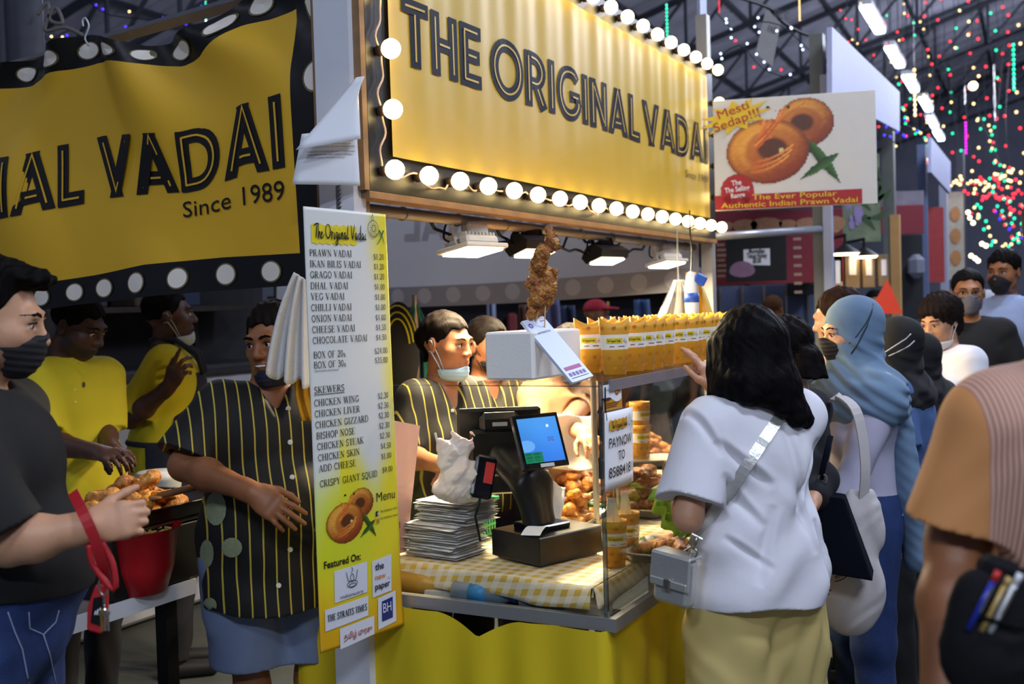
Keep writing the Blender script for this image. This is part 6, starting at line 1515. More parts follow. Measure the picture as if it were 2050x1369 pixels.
# ---- pile of flat packets in clear film
c = (S(.125, -.135, 0)+S(.20, -.13, 0))/2
FOIL = mat('packet_foil', 'e2e4e6', .3, .0, var=.25, scale=30, bump=.35, bscale=40)
PN = 25; pk0 = None
def packet(seed):
    r = np.random.default_rng(seed)
    mb = MB(); L, Wd = .20, .155
    def top(u, v): e = min(u, 1-u, v, 1-v)*10; return ((u-.5)*L, (v-.5)*Wd, .0028*min(1, e)+.0012*math.sin(u*14+seed)*math.sin(v*9))
    mb.grid(top, 14, 12); mb.grid(lambda u, v: (top(u, v)[0], top(u, v)[1], -top(u, v)[2]), 14, 12, True)
    return mb
pks = []
for k in range(4): 
    me_ = packet(k); o = me_.build('flat_packet', FOIL, None, None, smooth=True); pks.append(o.data)
    bpy.data.objects.remove(o)
for i in range(PN):
    o = bpy.data.objects.new('flat_packet', pks[i % 4]); COL.objects.link(o)
    up = max(0, (i-13))/12; off = AX*(.0+.035*(i > 14))-BX*(.02*(i > 14))
    p = S(.20, -.125, ZT+.002+.0064*i)+off+AX*RNG.uniform(-.008, .008)+BX*RNG.uniform(-.010, .010)
    o.matrix_world = Matrix.Translation(Vector(p)) @ Euler((RNG.uniform(-.01, .01), RNG.uniform(-.01, .01), a_+PI/2+RNG.uniform(-.10, .10)-.12)).to_matrix().to_4x4()
    tag(o, 'flat silvery film packet, %s up from the tablecloth in the pile by the menu board' % (ORD[i] if i < len(ORD) else ['twenty-third', 'twenty-fourth', 'topmost'][i-22]), 'packet', 'film packets piled by the till')
# knotted plastic bag on the pile
zt_ = ZT+.0064*PN+.004
c = at(918, 995, 3.12); c[2] = zt_
t = thing('plastic_bag', 'knotted translucent white plastic bag with a straw on top of the packet pile', 'bag', mat4(c))
B = Field(); B.ell((.005, 0, .045), (.080, .058, .048), None, .02); B.ell((.02, -.01, .078), (.062, .05, .045), None, .02); B.cap((0, 0, .09), (-.016, 0, .13), .050, .040, .02); B.cap((-.012, 0, .13), (-.045, 0, .165), .018, .016, .02, sc=(1, .5, 1)); B.cap((-.01, 0, .13), (.035, 0, .17), .018, .020, .02, sc=(1, .5, 1)); B.cap((0, 0, .135), (-.005, 0, .16), .02, .03, .02, sc=(1, .5, 1))
B.cut(lambda p, d: np.maximum(d+.004*np.sin(p[:, 0]*110+4*np.sin(p[:, 2]*30)+p[:, 1]*60)*np.clip((p[:, 2]-.03)/.08, .2, 1)+.003*np.sin(p[:, 2]*70+p[:, 0]*60)*np.sin(p[:, 0]*50-p[:, 2]*30)+.0025*fbm(p, 130, 1), .001-p[:, 2]))
BAGM = mat('bag_plastic', 'e6dedd', .35, var=.12, scale=22, sss=.5); fmesh('bag_film', B, .0028, BAGM, t)
mb = MB(); mb.cyl((-.045, .0, .13), (-.062, .0, .205), .0035, n=8); mb.build('straw', mat('straw_white', 'e9e6df', .4), t)
# green basket
c = at(915, 972, 3.42); c[2] = ZT
t = thing('plastic_basket', 'green slotted plastic basket behind the knotted bag', 'basket', Matrix.Translation(Vector((c[0], c[1], ZT))) @ Euler((0, 0, a_)).to_matrix().to_4x4())
GRN = mat('basket_green', '1f8a52', .45); mb = MB(); hb = .115
for s_ in (-1, 1):
    for k in range(13):
        x = -.10+.2*k/12; mb.box((x, s_*.075, hb/2), (.007, .004, hb)); y = -.07+.14*k/12; mb.box((s_*.105, y, hb/2), (.004, .006, hb))
    for z in (.0, .03, .06, .085): mb.box((0, s_*.075, z+.004), (.21, .005, .007)); mb.box((s_*.105, 0, z+.004), (.005, .15, .007))
mb.box((0, 0, .002), (.21, .15, .004)); mb.build('basket_wall', GRN, t)
mb = MB()
for s_ in (-1, 1): mb.box((0, s_*.08, hb), (.235, .016, .012), None, .003); mb.box((s_*.11, 0, hb), (.016, .17, .012), None, .003)
mb.build('rim', GRN, t)
# pink board beside the menu
q = [at(772, 1105, 3.17), at(814, 1105, 3.22), at(842, 852, 3.26), at(772, 838, 3.17)]
for k in range(2): q[k][2] = ZT+.004
u2 = unit([q[1][0]-q[0][0], q[1][1]-q[0][1], 0]); Tq = frame(q[0], u2, np.array([-u2[1], u2[0], 0]), ZX); iq = Tq.inverted(); q2 = [iq @ Vector(p) for p in q]
t = thing('pink_board', 'pale pink wooden board standing between the menu board and the packets', 'board', Tq)
mb = MB(); mb.prism([(p.x, p.z) for p in q2], Matrix(((1, 0, 0, 0), (0, 0, -1, .012), (0, 1, 0, 0), (0, 0, 0, 1))), .012); mb.build('board', mat('pink_wood', 'd8a99a', .6, var=.12, scale=12), t)
mb = MB(); fp_ = lambda x, y: (x, -.0015, y); put_sans(mb, 'IYI', .030, .075, .02, fp_, .024); mb.build('lettering', mat('brown_paint', '5a2f22', .6), t)
# things on the ledge under the cloth
def bottle(label, b, m_, capm, rz, L=.2, r=.03, a=.07):
    t = thing('water_bottle', label, 'bottle', st(a, b, .738+r, 0) @ Euler((PI/2, 0, rz)).to_matrix().to_4x4())
    mb = MB(); mb.lathe([(r*.6, -L/2), (r, -L/2+.006), (r, -L*.2), (r*.93, -L*.18), (r*.93, -.01), (r, .0), (r, L*.22), (r*.9, L*.3), (r*.42, L*.42), (r*.42, L*.46)], 18); mb.build('bottle_wall', m_, t, smooth=True)
    mb = MB(); mb.lathe([(r*1.01, -L*.2), (r*1.01, L*.08)], 18); mb.build('label_band', mat('bottle_label', '3d8fc8', .4), t, smooth=True)
    mb = MB(); mb.lathe([(r*.5, L*.45), (r*.5, L*.53)], 14); mb.build('cap', capm, t, smooth=True)
BLU = mat('blue_cap', '2a7fd0', .4)
WATER = mat('bottle_plastic', '8fa3b4', .12, var=.1, alpha=.6)
bottle('clear water bottle with blue cap lying under the cloth edge', -.34, WATER, BLU, 0, a=.05)
bottle('second clear bottle lying under the cloth nearer the screen corner', -.54, WATER, BLU, 0, .17, .028, a=.05)
t = thing('sauce_bottle', 'yellow sauce bottle lying on the ledge beside the menu board', 'bottle', st(.075, -.10, .738+.032) @ Euler((PI/2, 0, 0)).to_matrix().to_4x4())
mb = MB(); mb.lathe([(.02, -.1), (.032, -.09), (.032, .03), (.028, .05), (.012, .085), (.012, .095)], 18); mb.build('bottle_wall', mat('sauce_yellow', 'b98a2a', .35), t, smooth=True)
mb = MB(); mb.lathe([(.016, .095), (.014, .115)], 12); mb.build('cap', mat('cap_grey', '8b8d92', .4), t, smooth=True)
mb = MB()
for k in range(6): mb.box((.004*k, 0, .004*k), (.10, .15, .003))
one('folded_newspaper', 'folded newspaper pages sticking out under the cloth edge', 'newspaper', mb, mat('newsprint', 'b9b9b4', .8, var=.2, scale=120), T=st(.085, -.215, .740, .3))
mb = MB(); mb.box((0, 0, .022), (.07, .12, .04), None, .006); one('tissue_pack', 'white tissue pack on the ledge near the screen corner', 'tissue pack', mb, mat('tissue_white', 'b7b09f', .6, var=.2), T=st(.065, -.645, .735))
# ---- spray bottle and bags hanging near the far post
c = at(1384, 560, 4.55)
t = thing('spray_bottle', 'white and blue spray bottle hanging near the far post', 'bottle', mat4(c))
mb = MB(); mb.lathe([(.008, .035), (.02, .02), (.028, -.02), (.03, -.09), (.028, -.14), (.012, -.17), (.006, -.19)], 18); mb.build('bottle_wall', mat('bottle_white', 'd9dce2', .4), t, smooth=True)
mb = MB(); mb.lathe([(.0305, -.055), (.031, -.095)], 18); mb.build('blue_band', mat('blue_band', '2450b0', .4), t, smooth=True)
mb = MB(); mb.box((.035, -.01, .0), (.05, .03, .045), Euler((0, .5, 0)).to_matrix(), .006); mb.build('blue_tag', mat('blue_band', '2450b0'), t)
mb = MB(); mb.tube([(0, 0, .03), (.005, 0, .12), (0, .0, .2), (-.0, .0, .29)], .003, 6); mb.build('cord', BLKM, t)
mb = MB(); mb.grid(lambda u, v: ((u-.5)*(.05+.11*v)+.03*math.sin(v*2), .02*math.sin(u*14), -.26*v), 20, 14); one('yellow_bag', 'yellow plastic bag hanging behind the blue spray bottle', 'bag', mb, mat('bag_yellow', 'd9a91e', .4, var=.2, alpha=.92), T=mat4(at(1384, 545, 4.62)), smooth=True)
mb = MB(); mb.grid(lambda u, v: ((u-.5)*(.04+.22*v), .025*math.sin(u*17+v*3), -.24*v), 26, 14); mb.tube([(0, 0, 0), (0, .0, .29)], .003, 6); one('clear_bag', 'clear plastic bag hanging left of the blue spray bottle', 'bag', mb, mat('bag_clear', 'c9c6c0', .25, var=.2, alpha=.45), T=mat4(at(1358, 560, 4.60)), smooth=True)

# ---- prep table with the ring vadai, outside the banner
t = thing('prep_table', 'folding table with stained top and black legs under the slack banner', 'table', st(-.42, 1.0, 0))
mb = MB(); mb.box2((-.40, -.38, .715), (.34, .42, .75), .004); mb.build('table_top', mat('stained_laminate', '8a8078', .5, var=.5, scale=7, bump=.05), t)
mb = MB(); mb.box2((-.404, -.388, .708), (.344, -.381, .754)); mb.build('table_edge', WHITEP, t)
for a, b in ((-.33, -.33), (.27, -.33), (-.33, .36), (.27, .36)): mb = MB(); mb.box((a, b, .357), (.045, .045, .714)); mb.build('leg', BLKM, t)
mb = MB(); mb.box2((-.36, -.30, .30), (.30, .38, .32)); mb.build('lower_shelf', mat('dark_board', '2a2520', .8), t)
c = st(-.30, .80, 0).translation
TRC = at(262, 985, 3.30); TRC[2] = .955
t = thing('fryer_box', 'dark metal box on the folding table lifting the vadai tray', 'box', Matrix.Translation((TRC[0], TRC[1], .751)) @ Euler((0, 0, ANG_A)).to_matrix().to_4x4())
mb = MB(); mb.box2((-.21, -.14, 0), (.21, .16, .185), .01); mb.build('shell', BLKM, t)
mb = MB(); mb.box2((-.215, -.145, .185), (.215, .165, .20), .004); mb.build('lid', STEEL, t)
tray('dark oven tray heaped with ring vadai under the slack banner', TRC, .50, .34, .953, a_, .045, mat('oven_tray', '3c3832', .35, .6))
heap(TRC, .19, .12, .1, 26, ('ring',), 'golden ring vadai in the heap on the dark oven tray', 'ring vadai on the oven tray', 1.0, .960, a_)
mb = MB(); mb.tube([TRC+np.array([.10, -.06, .04])-TRC, TRC+np.array([.30, .02, .075])-TRC], [.010, .013], 10); mb.sphere((.09, -.062, .035), .022, 12, (1.3, 1, .4)); one('wooden_spoon', 'wooden spoon resting across the edge of the vadai tray', 'spoon', mb, mat('spoon_wood', '8a5a2c', .6), T=mat4(TRC+np.array([0, 0, .03])), smooth=True)
c = at(264, 1110, 3.12); 
t = thing('plastic_bowl', 'red plastic bowl of onion slices on the folding table', 'bowl', mat4((c[0], c[1]+.06, .751)))
mb = MB(); mb.lathe([(.06, 0), (.075, .004), (.10, .08), (.115, .19), (.125, .195), (.112, .188), (.097, .08), (.07, .012), (.02, .01)], 30); mb.build('bowl_wall', mat('red_bowl', 'b3121c', .35), t, smooth=True)
B = Field()
for k in range(26): a = RNG.uniform(0, 6.28); r = .09*math.sqrt(RNG.uniform()); B.cap((r*math.cos(a), r*math.sin(a), .165+RNG.uniform(0, .025)), (r*math.cos(a)+RNG.uniform(-.02, .02), r*math.sin(a)+RNG.uniform(-.02, .02), .17+RNG.uniform(0, .02)), .005, .005, .004)
B.ell((0, 0, .13), (.092, .092, .045), None, .01); o = fmesh('onion_slices', B, .004, mat('onion', 'b8a04a', .5, var=.3, scale=60), t)
c = at(318, 945, 3.75)
t = thing('white_tub', 'white plastic tub beyond the vadai tray', 'tub', mat4((c[0], c[1], .78)))
mb = MB(); mb.lathe([(.06, 0), (.075, .22), (.08, .225), (.08, .245), (.07, .25)], 24); mb.build('tub_wall', mat('tub_white', 'c9ccd0', .5), t, smooth=True)
mb = MB(); mb.box2((-.02, -.02, -.78), (.02, .02, 0)); mb.box2((-.1, -.1, -.03), (.1, .1, 0)); mb.build('stool', STEEL, t)
# ================================================================ everyone in the photograph
def wdir(x0, y0, D0, x1, y1, D1): return at(x1, y1, D1)-at(x0, y0, D0)
def pick(s, field, x, y, lift=0.0):
    """point of a garment's own surface met by the sight line through a pixel (local coordinates)"""
    c = s.loc(CAM); d = np.asarray(s.Ti.to_3x3() @ Vector(ray(x, y))); d = unit(d)
    mid = np.asarray(field.lo+field.hi)/2; t0 = max(.2, (mid-c) @ d-.6)
    return surf_on(field, c+d*t0, d, 1.6, lift)
def root_at(x, y, D): p = at(x, y, D); return p[0], p[1]
STRIPE = cloth_stripes('black_yellow_stripes', '0f0d0a', 'c2ae40', 29, .125, wob=.30)
STRIPE2 = cloth_stripes('black_yellow_stripes_fine', '1d1912', 'bfae45', 27, .11, wob=.5, wscale=6)
BLKCLOTH = mat('black_cloth', '0f0e10', .85, var=.2); DKCLOTH = mat('dark_navy_cloth', '14141e', .85, var=.2)
DENIM = mat('blue_denim', '1f3566', .85, var=.3, scale=40, bump=.2, bscale=300); DKDENIM = mat('dark_denim', '141d36', .85, var=.3, scale=40)
SHOE = mat('dark_shoe', '1a191b', .6)
def buttons(s, field, pts, material, r=.006):
    for x, y in pts:
        p = pick(s, field, x, y, .001); n = np.array(s.loc(CAM))-p; n = unit(n); q = Vector(n).to_track_quat('Z', 'Y').to_matrix().to_4x4()
        mb = MB(); mb.lathe([(r*.8, -.001), (r, 0), (r, .0015), (r*.6, .0012)], 12); mb.build('button', material, s.root, T=Matrix.Translation(Vector(p)) @ q, smooth=True)
def decal(s, field, x, y, rx, ry, name, material, n=14, lift=.003):
    mb = MB(); ps = [pick(s, field, x, y, lift)]; fs = []
    for k in range(n):
        for j in (.5, 1): ps.append(pick(s, field, x+rx*j*math.cos(2*PI*k/n), y+ry*j*math.sin(2*PI*k/n), lift))
    for k in range(n):
        a, b = 1+2*k, 1+2*((k+1) % n); fs += [(0, a, b), (a, a+1, b+1, b)]
    mb.add(ps, fs); return mb.build(name, material, s.root, smooth=True)
def seam(s, field, pts, material, r=.0016, name='seam'):
    q = []
    for i in range(len(pts)-1):
        for k in range(5): t = k/5; q.append((pts[i][0]*(1-t)+pts[i+1][0]*t, pts[i][1]*(1-t)+pts[i+1][1]*t))
    q.append(pts[-1]); return tube_part(s, name, [pick(s, field, x, y, .0) for x, y in q], r, material, 5)
def trous(s, *a, **k):
    o = s.trousers(*a, **k); s.trf = None; return o
def hijab(s, material, side=1.0, tail=None, chest=True, h=None, name='headscarf', open_=1.0):
    B = Field(); k = s.hs; hv = s.hv; R = s.R; f = s.f
    B.ell(hv((0, .020, .036)), np.array((.088, .106, .094))*k, R, .02); B.ell(hv((0, -.018, -.045)), np.array((.074, .072, .075))*k, R, .04*k)
    B.cap(hv((0, .02, -.05)), s.neckb+np.array([0, -.01, -.02]), .078*f, .10*f, .05)
    B.ell(s.P(0, -.01, 1.375), np.array((.195, .135, .10))*f, None, .06)
    if chest: B.ell(s.P(0, -.07, 1.33), np.array((.13, .085, .085))*f, None, .05)
    B.ell(hv((0, -.125, -.014)), np.array((.054*open_, .066, .078))*k, R, .008, -1)
    if tail:
        for a, b, r0, r1 in tail: B.cap(s.P(*a), s.P(*b), r0, r1, .03, sc=(1, .55, 1))
    for sh_ in (s.shL, s.shR): B.cap(s.neckb+np.array([0, -.01, -.05]), sh_+np.array([0, -.005, -.03]), .098*f, .092*f, .05)
    def cut(p, d):
        q = ((p-s.hc) @ R)/k; low = np.clip((.02-q[:, 2])/.1, .12, 1)*np.clip((q[:, 2]+.42)/.2, .2, 1)
        return d+.0036*low*np.sin(q[:, 2]*60+q[:, 1]*75*side+2.2*np.sin(q[:, 0]*18+q[:, 1]*14))+.0025*low*np.sin(q[:, 2]*130+q[:, 1]*95+q[:, 0]*60)
    B.cut(cut); s.hijf = B
    return fmesh(name, B, h or s.h*.9, material, s.root)

# ---- staff member in the striped shirt, in front of the slack banner
x, y = root_at(548, 900, 3.22)
s = Person('smiling person in black shirt with yellow pinstripes, navy mask under chin, beside menu board', x, y, 22, 1.585, 'deep', head=(-42, 6, -4), girth=1.38, sh=.185, depth=1.3, neck=1.1, headoff=(.03, 0, 0), h=.0045)
s.neckf = 1.12
s.arm('R', at(368, 932, 3.08), at(505, 985, 2.90), dir=wdir(505, 985, 2.9, 598, 1050, 2.86), back=(.15, -1, .35), thumb=(.3, -.2, 1), curl=(22, 16, 20, 30), spread=6, thumb_open=30, size=1.08)
s.arm('L', at(625, 930, 3.28), at(652, 1040, 3.08), curl=(30, 35, 40, 45))
s.body(shave=.15); s.eyes((-12, 4), bw=1.25); s.hair('17110e', 'short', top=1.5, line=.004, rough=.005)
s.mask('161c30', chin=1.38, straps='ear', point=.004)
s.shirt(STRIPE, hem=.715, sleeve=.86, inf=.016, neck='v', flare=.02, sl_r=.034, vdepth=.07, fold=.007)
PEARL = mat('pearl_button', 'dcdcd6', .3, var=.03)
buttons(s, s.shirtf, ((577, 818), (581, 885), (585, 955), (586, 1031), (581, 1100), (558, 1172)), PEARL, .0075)
PR = mat('shirt_print_pale', '8f9873', .8, var=.25, scale=90)
for X, Y, a, b in ((432, 1018, 21, 34), (414, 1108, 14, 28), (464, 1096, 21, 20), (420, 1212, 14, 16)): decal(s, s.shirtf, X, Y, a, b, 'shirt_print', PR)
s.trousers(mat('grey_blue_shorts', '6f7d9a', .8, var=.12, scale=8), low=.535, inf=.028, name='shorts', flare=.03, h=.007); s.shoes(SHOE)
# teeth of the smile
mb = MB(); mb.tube([s.onface(x_, -.0595-.0*x_, .0015) for x_ in (-.018, -.010, 0, .010, .018)], [.002, .0034, .0038, .0034, .002], 6); mb.build('teeth', mat('teeth', 'e6ddd0', .3, var=.03), s.root, smooth=True)

# ---- person in black at the left edge, side on
x, y = root_at(-40, 650, 2.27)
s = Person('person in black tee and blue jeans, black mask, side-on at left edge with arm out', x, y, 93, 1.675, "fair", head=(6, 10, 0), girth=1.22, sh=.20, depth=1.38, h=.0045, hs=1.0)
s.neckf = 1.05
s.arm('R', at(16, 1088, 2.07), at(172, 1056, 2.07), dir=wdir(172, 1058, 2.07, 250, 1042, 2.09), back=(-.1, -1, .25), thumb=(.3, 0, 1), curl=(74, 80, 84, 88), spread=2, thumb_open=30, thumb_curl=6, size=.98)
s.arm('L', at(10, 1075, 2.48), at(90, 1065, 2.36), curl=(50, 55, 60, 60))
s.body(shave=.55); s.eyes((0, 8)); s.hair('0f0c0b', 'quiff', top=1.9, line=.022, rough=.006, back=-.03)
s.mask('17151a', chin=0.12, point=.006)
s.shirt(mat('black_tee', '0f0d0c', .85, var=.12, scale=6), hem=1.0, sleeve=.92, inf=.018, flare=.0, sl_r=.03, fold=.006)
s.trousers(DENIM, inf=.014, top=1.06, h=.006); s.shoes(SHOE)
mb = MB(); c = s.hv((-.088, .012, -.048)); mb.tube([c+np.array([.002*math.sin(k), .016*math.cos(k*PI/10), .016*math.sin(k*PI/10)]) for k in range(20)], .0022, 6, closed=True); mb.build('hoop_earring', mat('gold', 'c9993a', .25, .9), s.root, smooth=True)
LFT = s
B = s.trf
ST = mat('pale_stitching', 'a9b4cf', .8)
for pts in (((16, 1225), (30, 1265), (45, 1300), (58, 1369)), ((118, 1222), (112, 1245), (87, 1270), (60, 1258), (58, 1225)), ((87, 1270), (100, 1310), (112, 1369))): seam(s, B, pts, ST, .0011)

# ---- kitchen hand in the yellow polo
x, y = root_at(138, 690, 3.95)
s = Person('bearded person in yellow polo shirt looking down at work under the slack banner', x, y, 58, 1.66, 'dark', head=(18, 22, 0), girth=1.12, sh=.185, h=.006)
s.arm('R', at(85, 885, 3.75), at(195, 905, 3.6), dir=wdir(195, 905, 3.6, 255, 920, 3.5), back=(0, -.5, 1), thumb=(0, .5, .6), curl=(30, 40, 45, 50))
s.arm('L', at(205, 860, 4.05), at(225, 900, 3.8), dir=wdir(225, 900, 3.8, 262, 925, 3.7), back=(0, -.3, 1), curl=(35, 40, 45, 50))
s.body(shave=.85); s.eyes((0, 20)); s.hair('100c0a', 'short', top=1.2)
YPOLO = mat('yellow_polo', 'b3a916', .85, var=.08, scale=5); s.shirt(YPOLO, hem=.80, sleeve=.9, inf=.02, neck='polo', sl_r=.03, fold=.007)
decal(s, s.shirtf, 168, 770, 3, 6, 'chest_logo', INKK); s.trousers(DKCLOTH); s.shoes(SHOE)
buttons(s, s.shirtf, ((150, 780), (151, 805)), mat('yellow_button', 'd8cc50', .4), .006)

# ---- kitchen hand in yellow tee and navy apron
x, y = root_at(338, 660, 4.75)
s = Person('person in yellow tee and navy apron, mask under chin, one hand raised', x, y, 103, 1.68, 'dark', head=(6, -4, 0), girth=1.25, sh=.20, depth=1.25, h=.006)
s.arm('R', at(262, 838, 4.55), at(338, 775, 4.42), dir=wdir(338, 775, 4.42, 372, 712, 4.36), back=(-.5, -1, 0), thumb=(-.4, 0, 1), curl=(8, 46, 60, 70), spread=9, size=1.1)
s.arm('L', at(395, 850, 4.9), at(420, 860, 4.6), curl=(30, 40, 40, 40))
s.body(shave=.35); s.eyes((0, 0)); s.hair('0e0b0a', 'short', top=1.1, line=.012)
s.mask('b9c4bf', chin=1.4); s.shirt(mat('yellow_tee', 'bdb012', .85, var=.07, scale=5), hem=.80, sleeve=.88, inf=.02, sl_r=.03, fold=.007)
B = Field(); s.torso_field(B, .030); B.cap(s.P(0, 0, 1.0), s.P(0, -.01, .62), .2, .2, .06, sc=(1.1, .9, 1))
def apc(p, d):
    w = np.interp(p[:, 2], [.9, 1.05, 1.2, 1.34], [.5, .26, .14, .11])*s.f
    return np.maximum(np.maximum(np.maximum(d, p[:, 1]+.02-.12*(p[:, 2] < 1.04)), p[:, 2]-1.34*s.f), np.maximum(np.abs(p[:, 0])-w, .55-p[:, 2]))
B.cut(apc); NAVYC = mat('navy_apron', '181c33', .85, var=.15); fmesh('apron', B, .008, NAVYC, s.root)
sc = s.shirtf
tube_part(s, 'apron_belt', [surf_on(sc, np.array([.5*math.cos(a), .5*math.sin(a), 1.04*s.f]), np.array([-math.cos(a), -math.sin(a), 0]), .6, -.004) for a in np.linspace(-.3, PI+.3, 24)], .013, NAVYC)
for sg in (-1, 1): tube_part(s, 'apron_strap', [s.P(sg*.09, -.145, 1.33), s.P(sg*.085, -.12, 1.42), s.P(sg*.07, -.03, 1.485), s.P(sg*.03, .06, 1.49), s.P(0, .075, 1.485)], .012, NAVYC)
s.trousers(DKCLOTH); s.shoes(SHOE)

# ---- cashier
x, y = root_at(890, 800, 3.74)
s = Person('cashier in striped black shirt with pale blue mask pulled under her chin', x, y, 36, 1.545, 'tan', head=(20, 5, 0), sex='f', girth=.98, sh=.150, h=.0042)
s.neckf = .92
s.arm('R', at(812, 912, 3.62), at(880, 930, 3.42), dir=(.8, -.4, -.05), back=(0, -.3, 1), thumb=(.5, .5, .3), curl=(25, 30, 35, 40))
s.arm('L', at(955, 905, 3.72), at(935, 935, 3.48), dir=(-.5, -.6, -.1), back=(0, -.2, 1), curl=(25, 30, 35, 40))
s.body(lips=.9); s.eyes((10, -2), bw=.85)
def bunx(B):
    k = s.hs; B.ell(s.hv((.0, .105, .02)), np.array((.05, .042, .05))*k, s.R, .02); B.cap(s.hv((0, .09, -.02)), s.hv((.01, .10, -.10)), .026*k, .012*k, .02)
s.hair('0f0a08', 'short', top=1.0, line=.006, rough=.003, extra=bunx, side=-.002, back=-.075)
MB_ = s.mask('a5cbdc', chin=1.28, point=-.002)
s.shirt(STRIPE2, hem=.80, sleeve=.85, inf=.014, neck='v', vdepth=.14, sl_r=.026, fold=.005)
buttons(s, s.shirtf, ((906, 822), (908, 872)), PEARL, .006); s.trousers(DKCLOTH, name='trousers'); s.shoes(SHOE)
# ---- second girl
x, y = root_at(976, 800, 4.12)
s = Person('girl in striped shirt and black mask standing just behind the cashier', x, y, 30, 1.52, 'brown', head=(14, 2, 0), sex='f', girth=.95, sh=.145, h=.005)
s.arm('R', at(930, 920, 4.0), at(960, 950, 3.85)); s.arm('L', at(1030, 920, 4.1), at(1010, 950, 3.85))
s.body(); s.eyes((5, 0), bw=.85); s.hair('0f0a08', 'short', line=.006, rough=.003, back=-.075); s.mask('191516', chin=.5); s.shirt(STRIPE2, hem=.8, neck='v', sl_r=.024); s.trousers(DKCLOTH); s.shoes(SHOE)
# ---- helper reaching over the food
x, y = root_at(1098, 800, 4.25)
s = Person('helper in beige top bending behind the till, bare arm reaching over the fried food', x, y, 20, 1.50, 'fair', head=(10, 35, 0), sex='f', girth=1.0, sh=.15, lean=(0, -.14), h=.006)
s.arm('R', at(1085, 890, 4.0), at(1080, 930, 3.8)); s.arm('L', at(1128, 852, 3.95), at(1172, 868, 3.66), dir=wdir(1172, 868, 3.66, 1200, 905, 3.5), back=(0, -.6, 1), curl=(30, 40, 45, 50))
s.body(); s.eyes(); s.hair('17110f', 'short', back=-.07); s.mask('191516'); s.shirt(mat('beige_top', 'b08c66', .85), hem=.8, sleeve=.5); s.trousers(DKCLOTH); s.shoes(SHOE)

# ---- customer in the white tee, from behind
x, y = root_at(1508, 900, 2.78)
s = Person('customer seen from behind, long black hair, white tee, beige shorts, silver bag strap', x, y, 200, 1.535, 'fair', head=(14, 4, 0), sex='f', girth=1.06, sh=.172, depth=1.02, h=.0042)
s.arm('L', at(1378, 1035, 2.66), at(1372, 985, 2.93), curl=(30, 35, 40, 40))
s.arm('R', at(1520, 905, 3.06), at(1432, 778, 3.10), dir=wdir(1432, 778, 3.10, 1396, 715, 3.12), back=(.9, -.5, .3), thumb=(0, -1, .2), curl=(6, 16, 88, 92), spread=16, thumb_curl=50)
s.body(detail=False)
def longhair(B):
    k = s.hs
    for i, (xa, ya) in enumerate(((-.066, .03), (-.045, .07), (-.02, .09), (.01, .092), (.04, .08), (.066, .045), (.078, .0))):
        a = s.hv((xa, ya, .03)); m_ = s.hv((xa*1.18, ya+.012, -.10)); e = np.array([a[0]*1.0+(a[0]-s.hc[0])*.45-.012, .112-.03*abs(xa)/.07, 1.290+.012*math.sin(i*2.3)-.04*(i < 4)*(1-i/4)+.06*max(0, i-3)/3])
        B.cap(a, m_, .034*k, .036, .03); B.cap(m_, e, .036, .020, .03)
    for sg, yy in ((-1, -.02), (1, -.04)):
        a = s.hv((sg*.078, yy, .02)); B.cap(a, a+np.array([sg*.012, .0, -.16]), .022, .016, .03); B.cap(a+np.array([sg*.012, 0, -.16]), a+np.array([sg*.018, .03, -.25]), .016, .008, .02)
def hl(B): longhair(B)
s.hair('0d0b0d', 'long', top=1.0, extra=hl, rough=.0035, h=.004)
WTEE = mat('white_tee', 'dfdfe6', .85, var=.03, scale=5, bump=.5, bscale=6)
s.shirt(WTEE, hem=.795, sleeve=.80, inf=.020, neck='crew', flare=.022, sl_r=.034, fold=.012, creases=((.16, 1.22, .02, 1.10, .016, .016, 1), (.15, 1.14, .05, 1.0, .012, .015, 1), (-.03, 1.26, -.10, .92, .014, .018, 1), (-.15, 1.20, -.06, 1.02, .013, .014, 1), (.02, 1.05, .08, .86, .012, .016, 1), (-.12, 1.0, -.15, .84, .012, .014, 1), (.14, .98, .04, .90, .010, .012, 1), (.20, 1.30, .15, 1.18, .012, .012, 1)))
# hem and cuff stitching lines
s.trousers(mat('beige_shorts', 'cdb873', .85, var=.08, scale=8), low=.42, inf=.022, name='shorts', flare=.04, h=.006, legr=1.12, fold=.006, top=.812); s.shoes(SHOE)
CUST = s
# ---- woman in black with ponytail beside her
x, y = root_at(1574, 760, 3.25)
s = Person('person in black with long dark ponytail, between the white tee and the blue headscarf', x, y, -138, 1.50, 'fair', head=(0, 4, 0), sex='f', girth=.95, sh=.15, h=.005)
s.arm('L', at(1640, 960, 3.12), at(1622, 1010, 2.98)); s.arm('R', at(1600, 960, 3.4), at(1560, 940, 3.5))
s.body(); s.eyes()
def pony(B):
    k = s.hs; a = s.hv((0, .10, -.02)); B.ell(a, (.035, .035, .035), None, .02)
    for i in range(5):
        o = np.array([.018*math.cos(i*1.3), .015*math.sin(i*1.3), 0]); B.cap(a+o, s.P(.0, .175, 1.26)+o*1.6, .026, .032, .02); B.cap(s.P(.0, .175, 1.26)+o*1.6, s.P(.01, .17, 1.00)+o*1.3, .032, .010, .02)
s.hair('100c0c', 'short', extra=pony, rough=.005, back=-.08); s.mask('17151a'); s.shirt(mat('black_top', '101018', .85, var=.15), hem=.80, sleeve=1.6, inf=.018); s.trousers(DKCLOTH); s.shoes(SHOE)
tube_part(s, 'hair_ribbon', [s.hv((.03*math.cos(a), .105, -.02+.03*math.sin(a))) for a in np.linspace(0, 2*PI, 12)], .009, mat('navy_ribbon', '161c38', .6))
BLKP = s
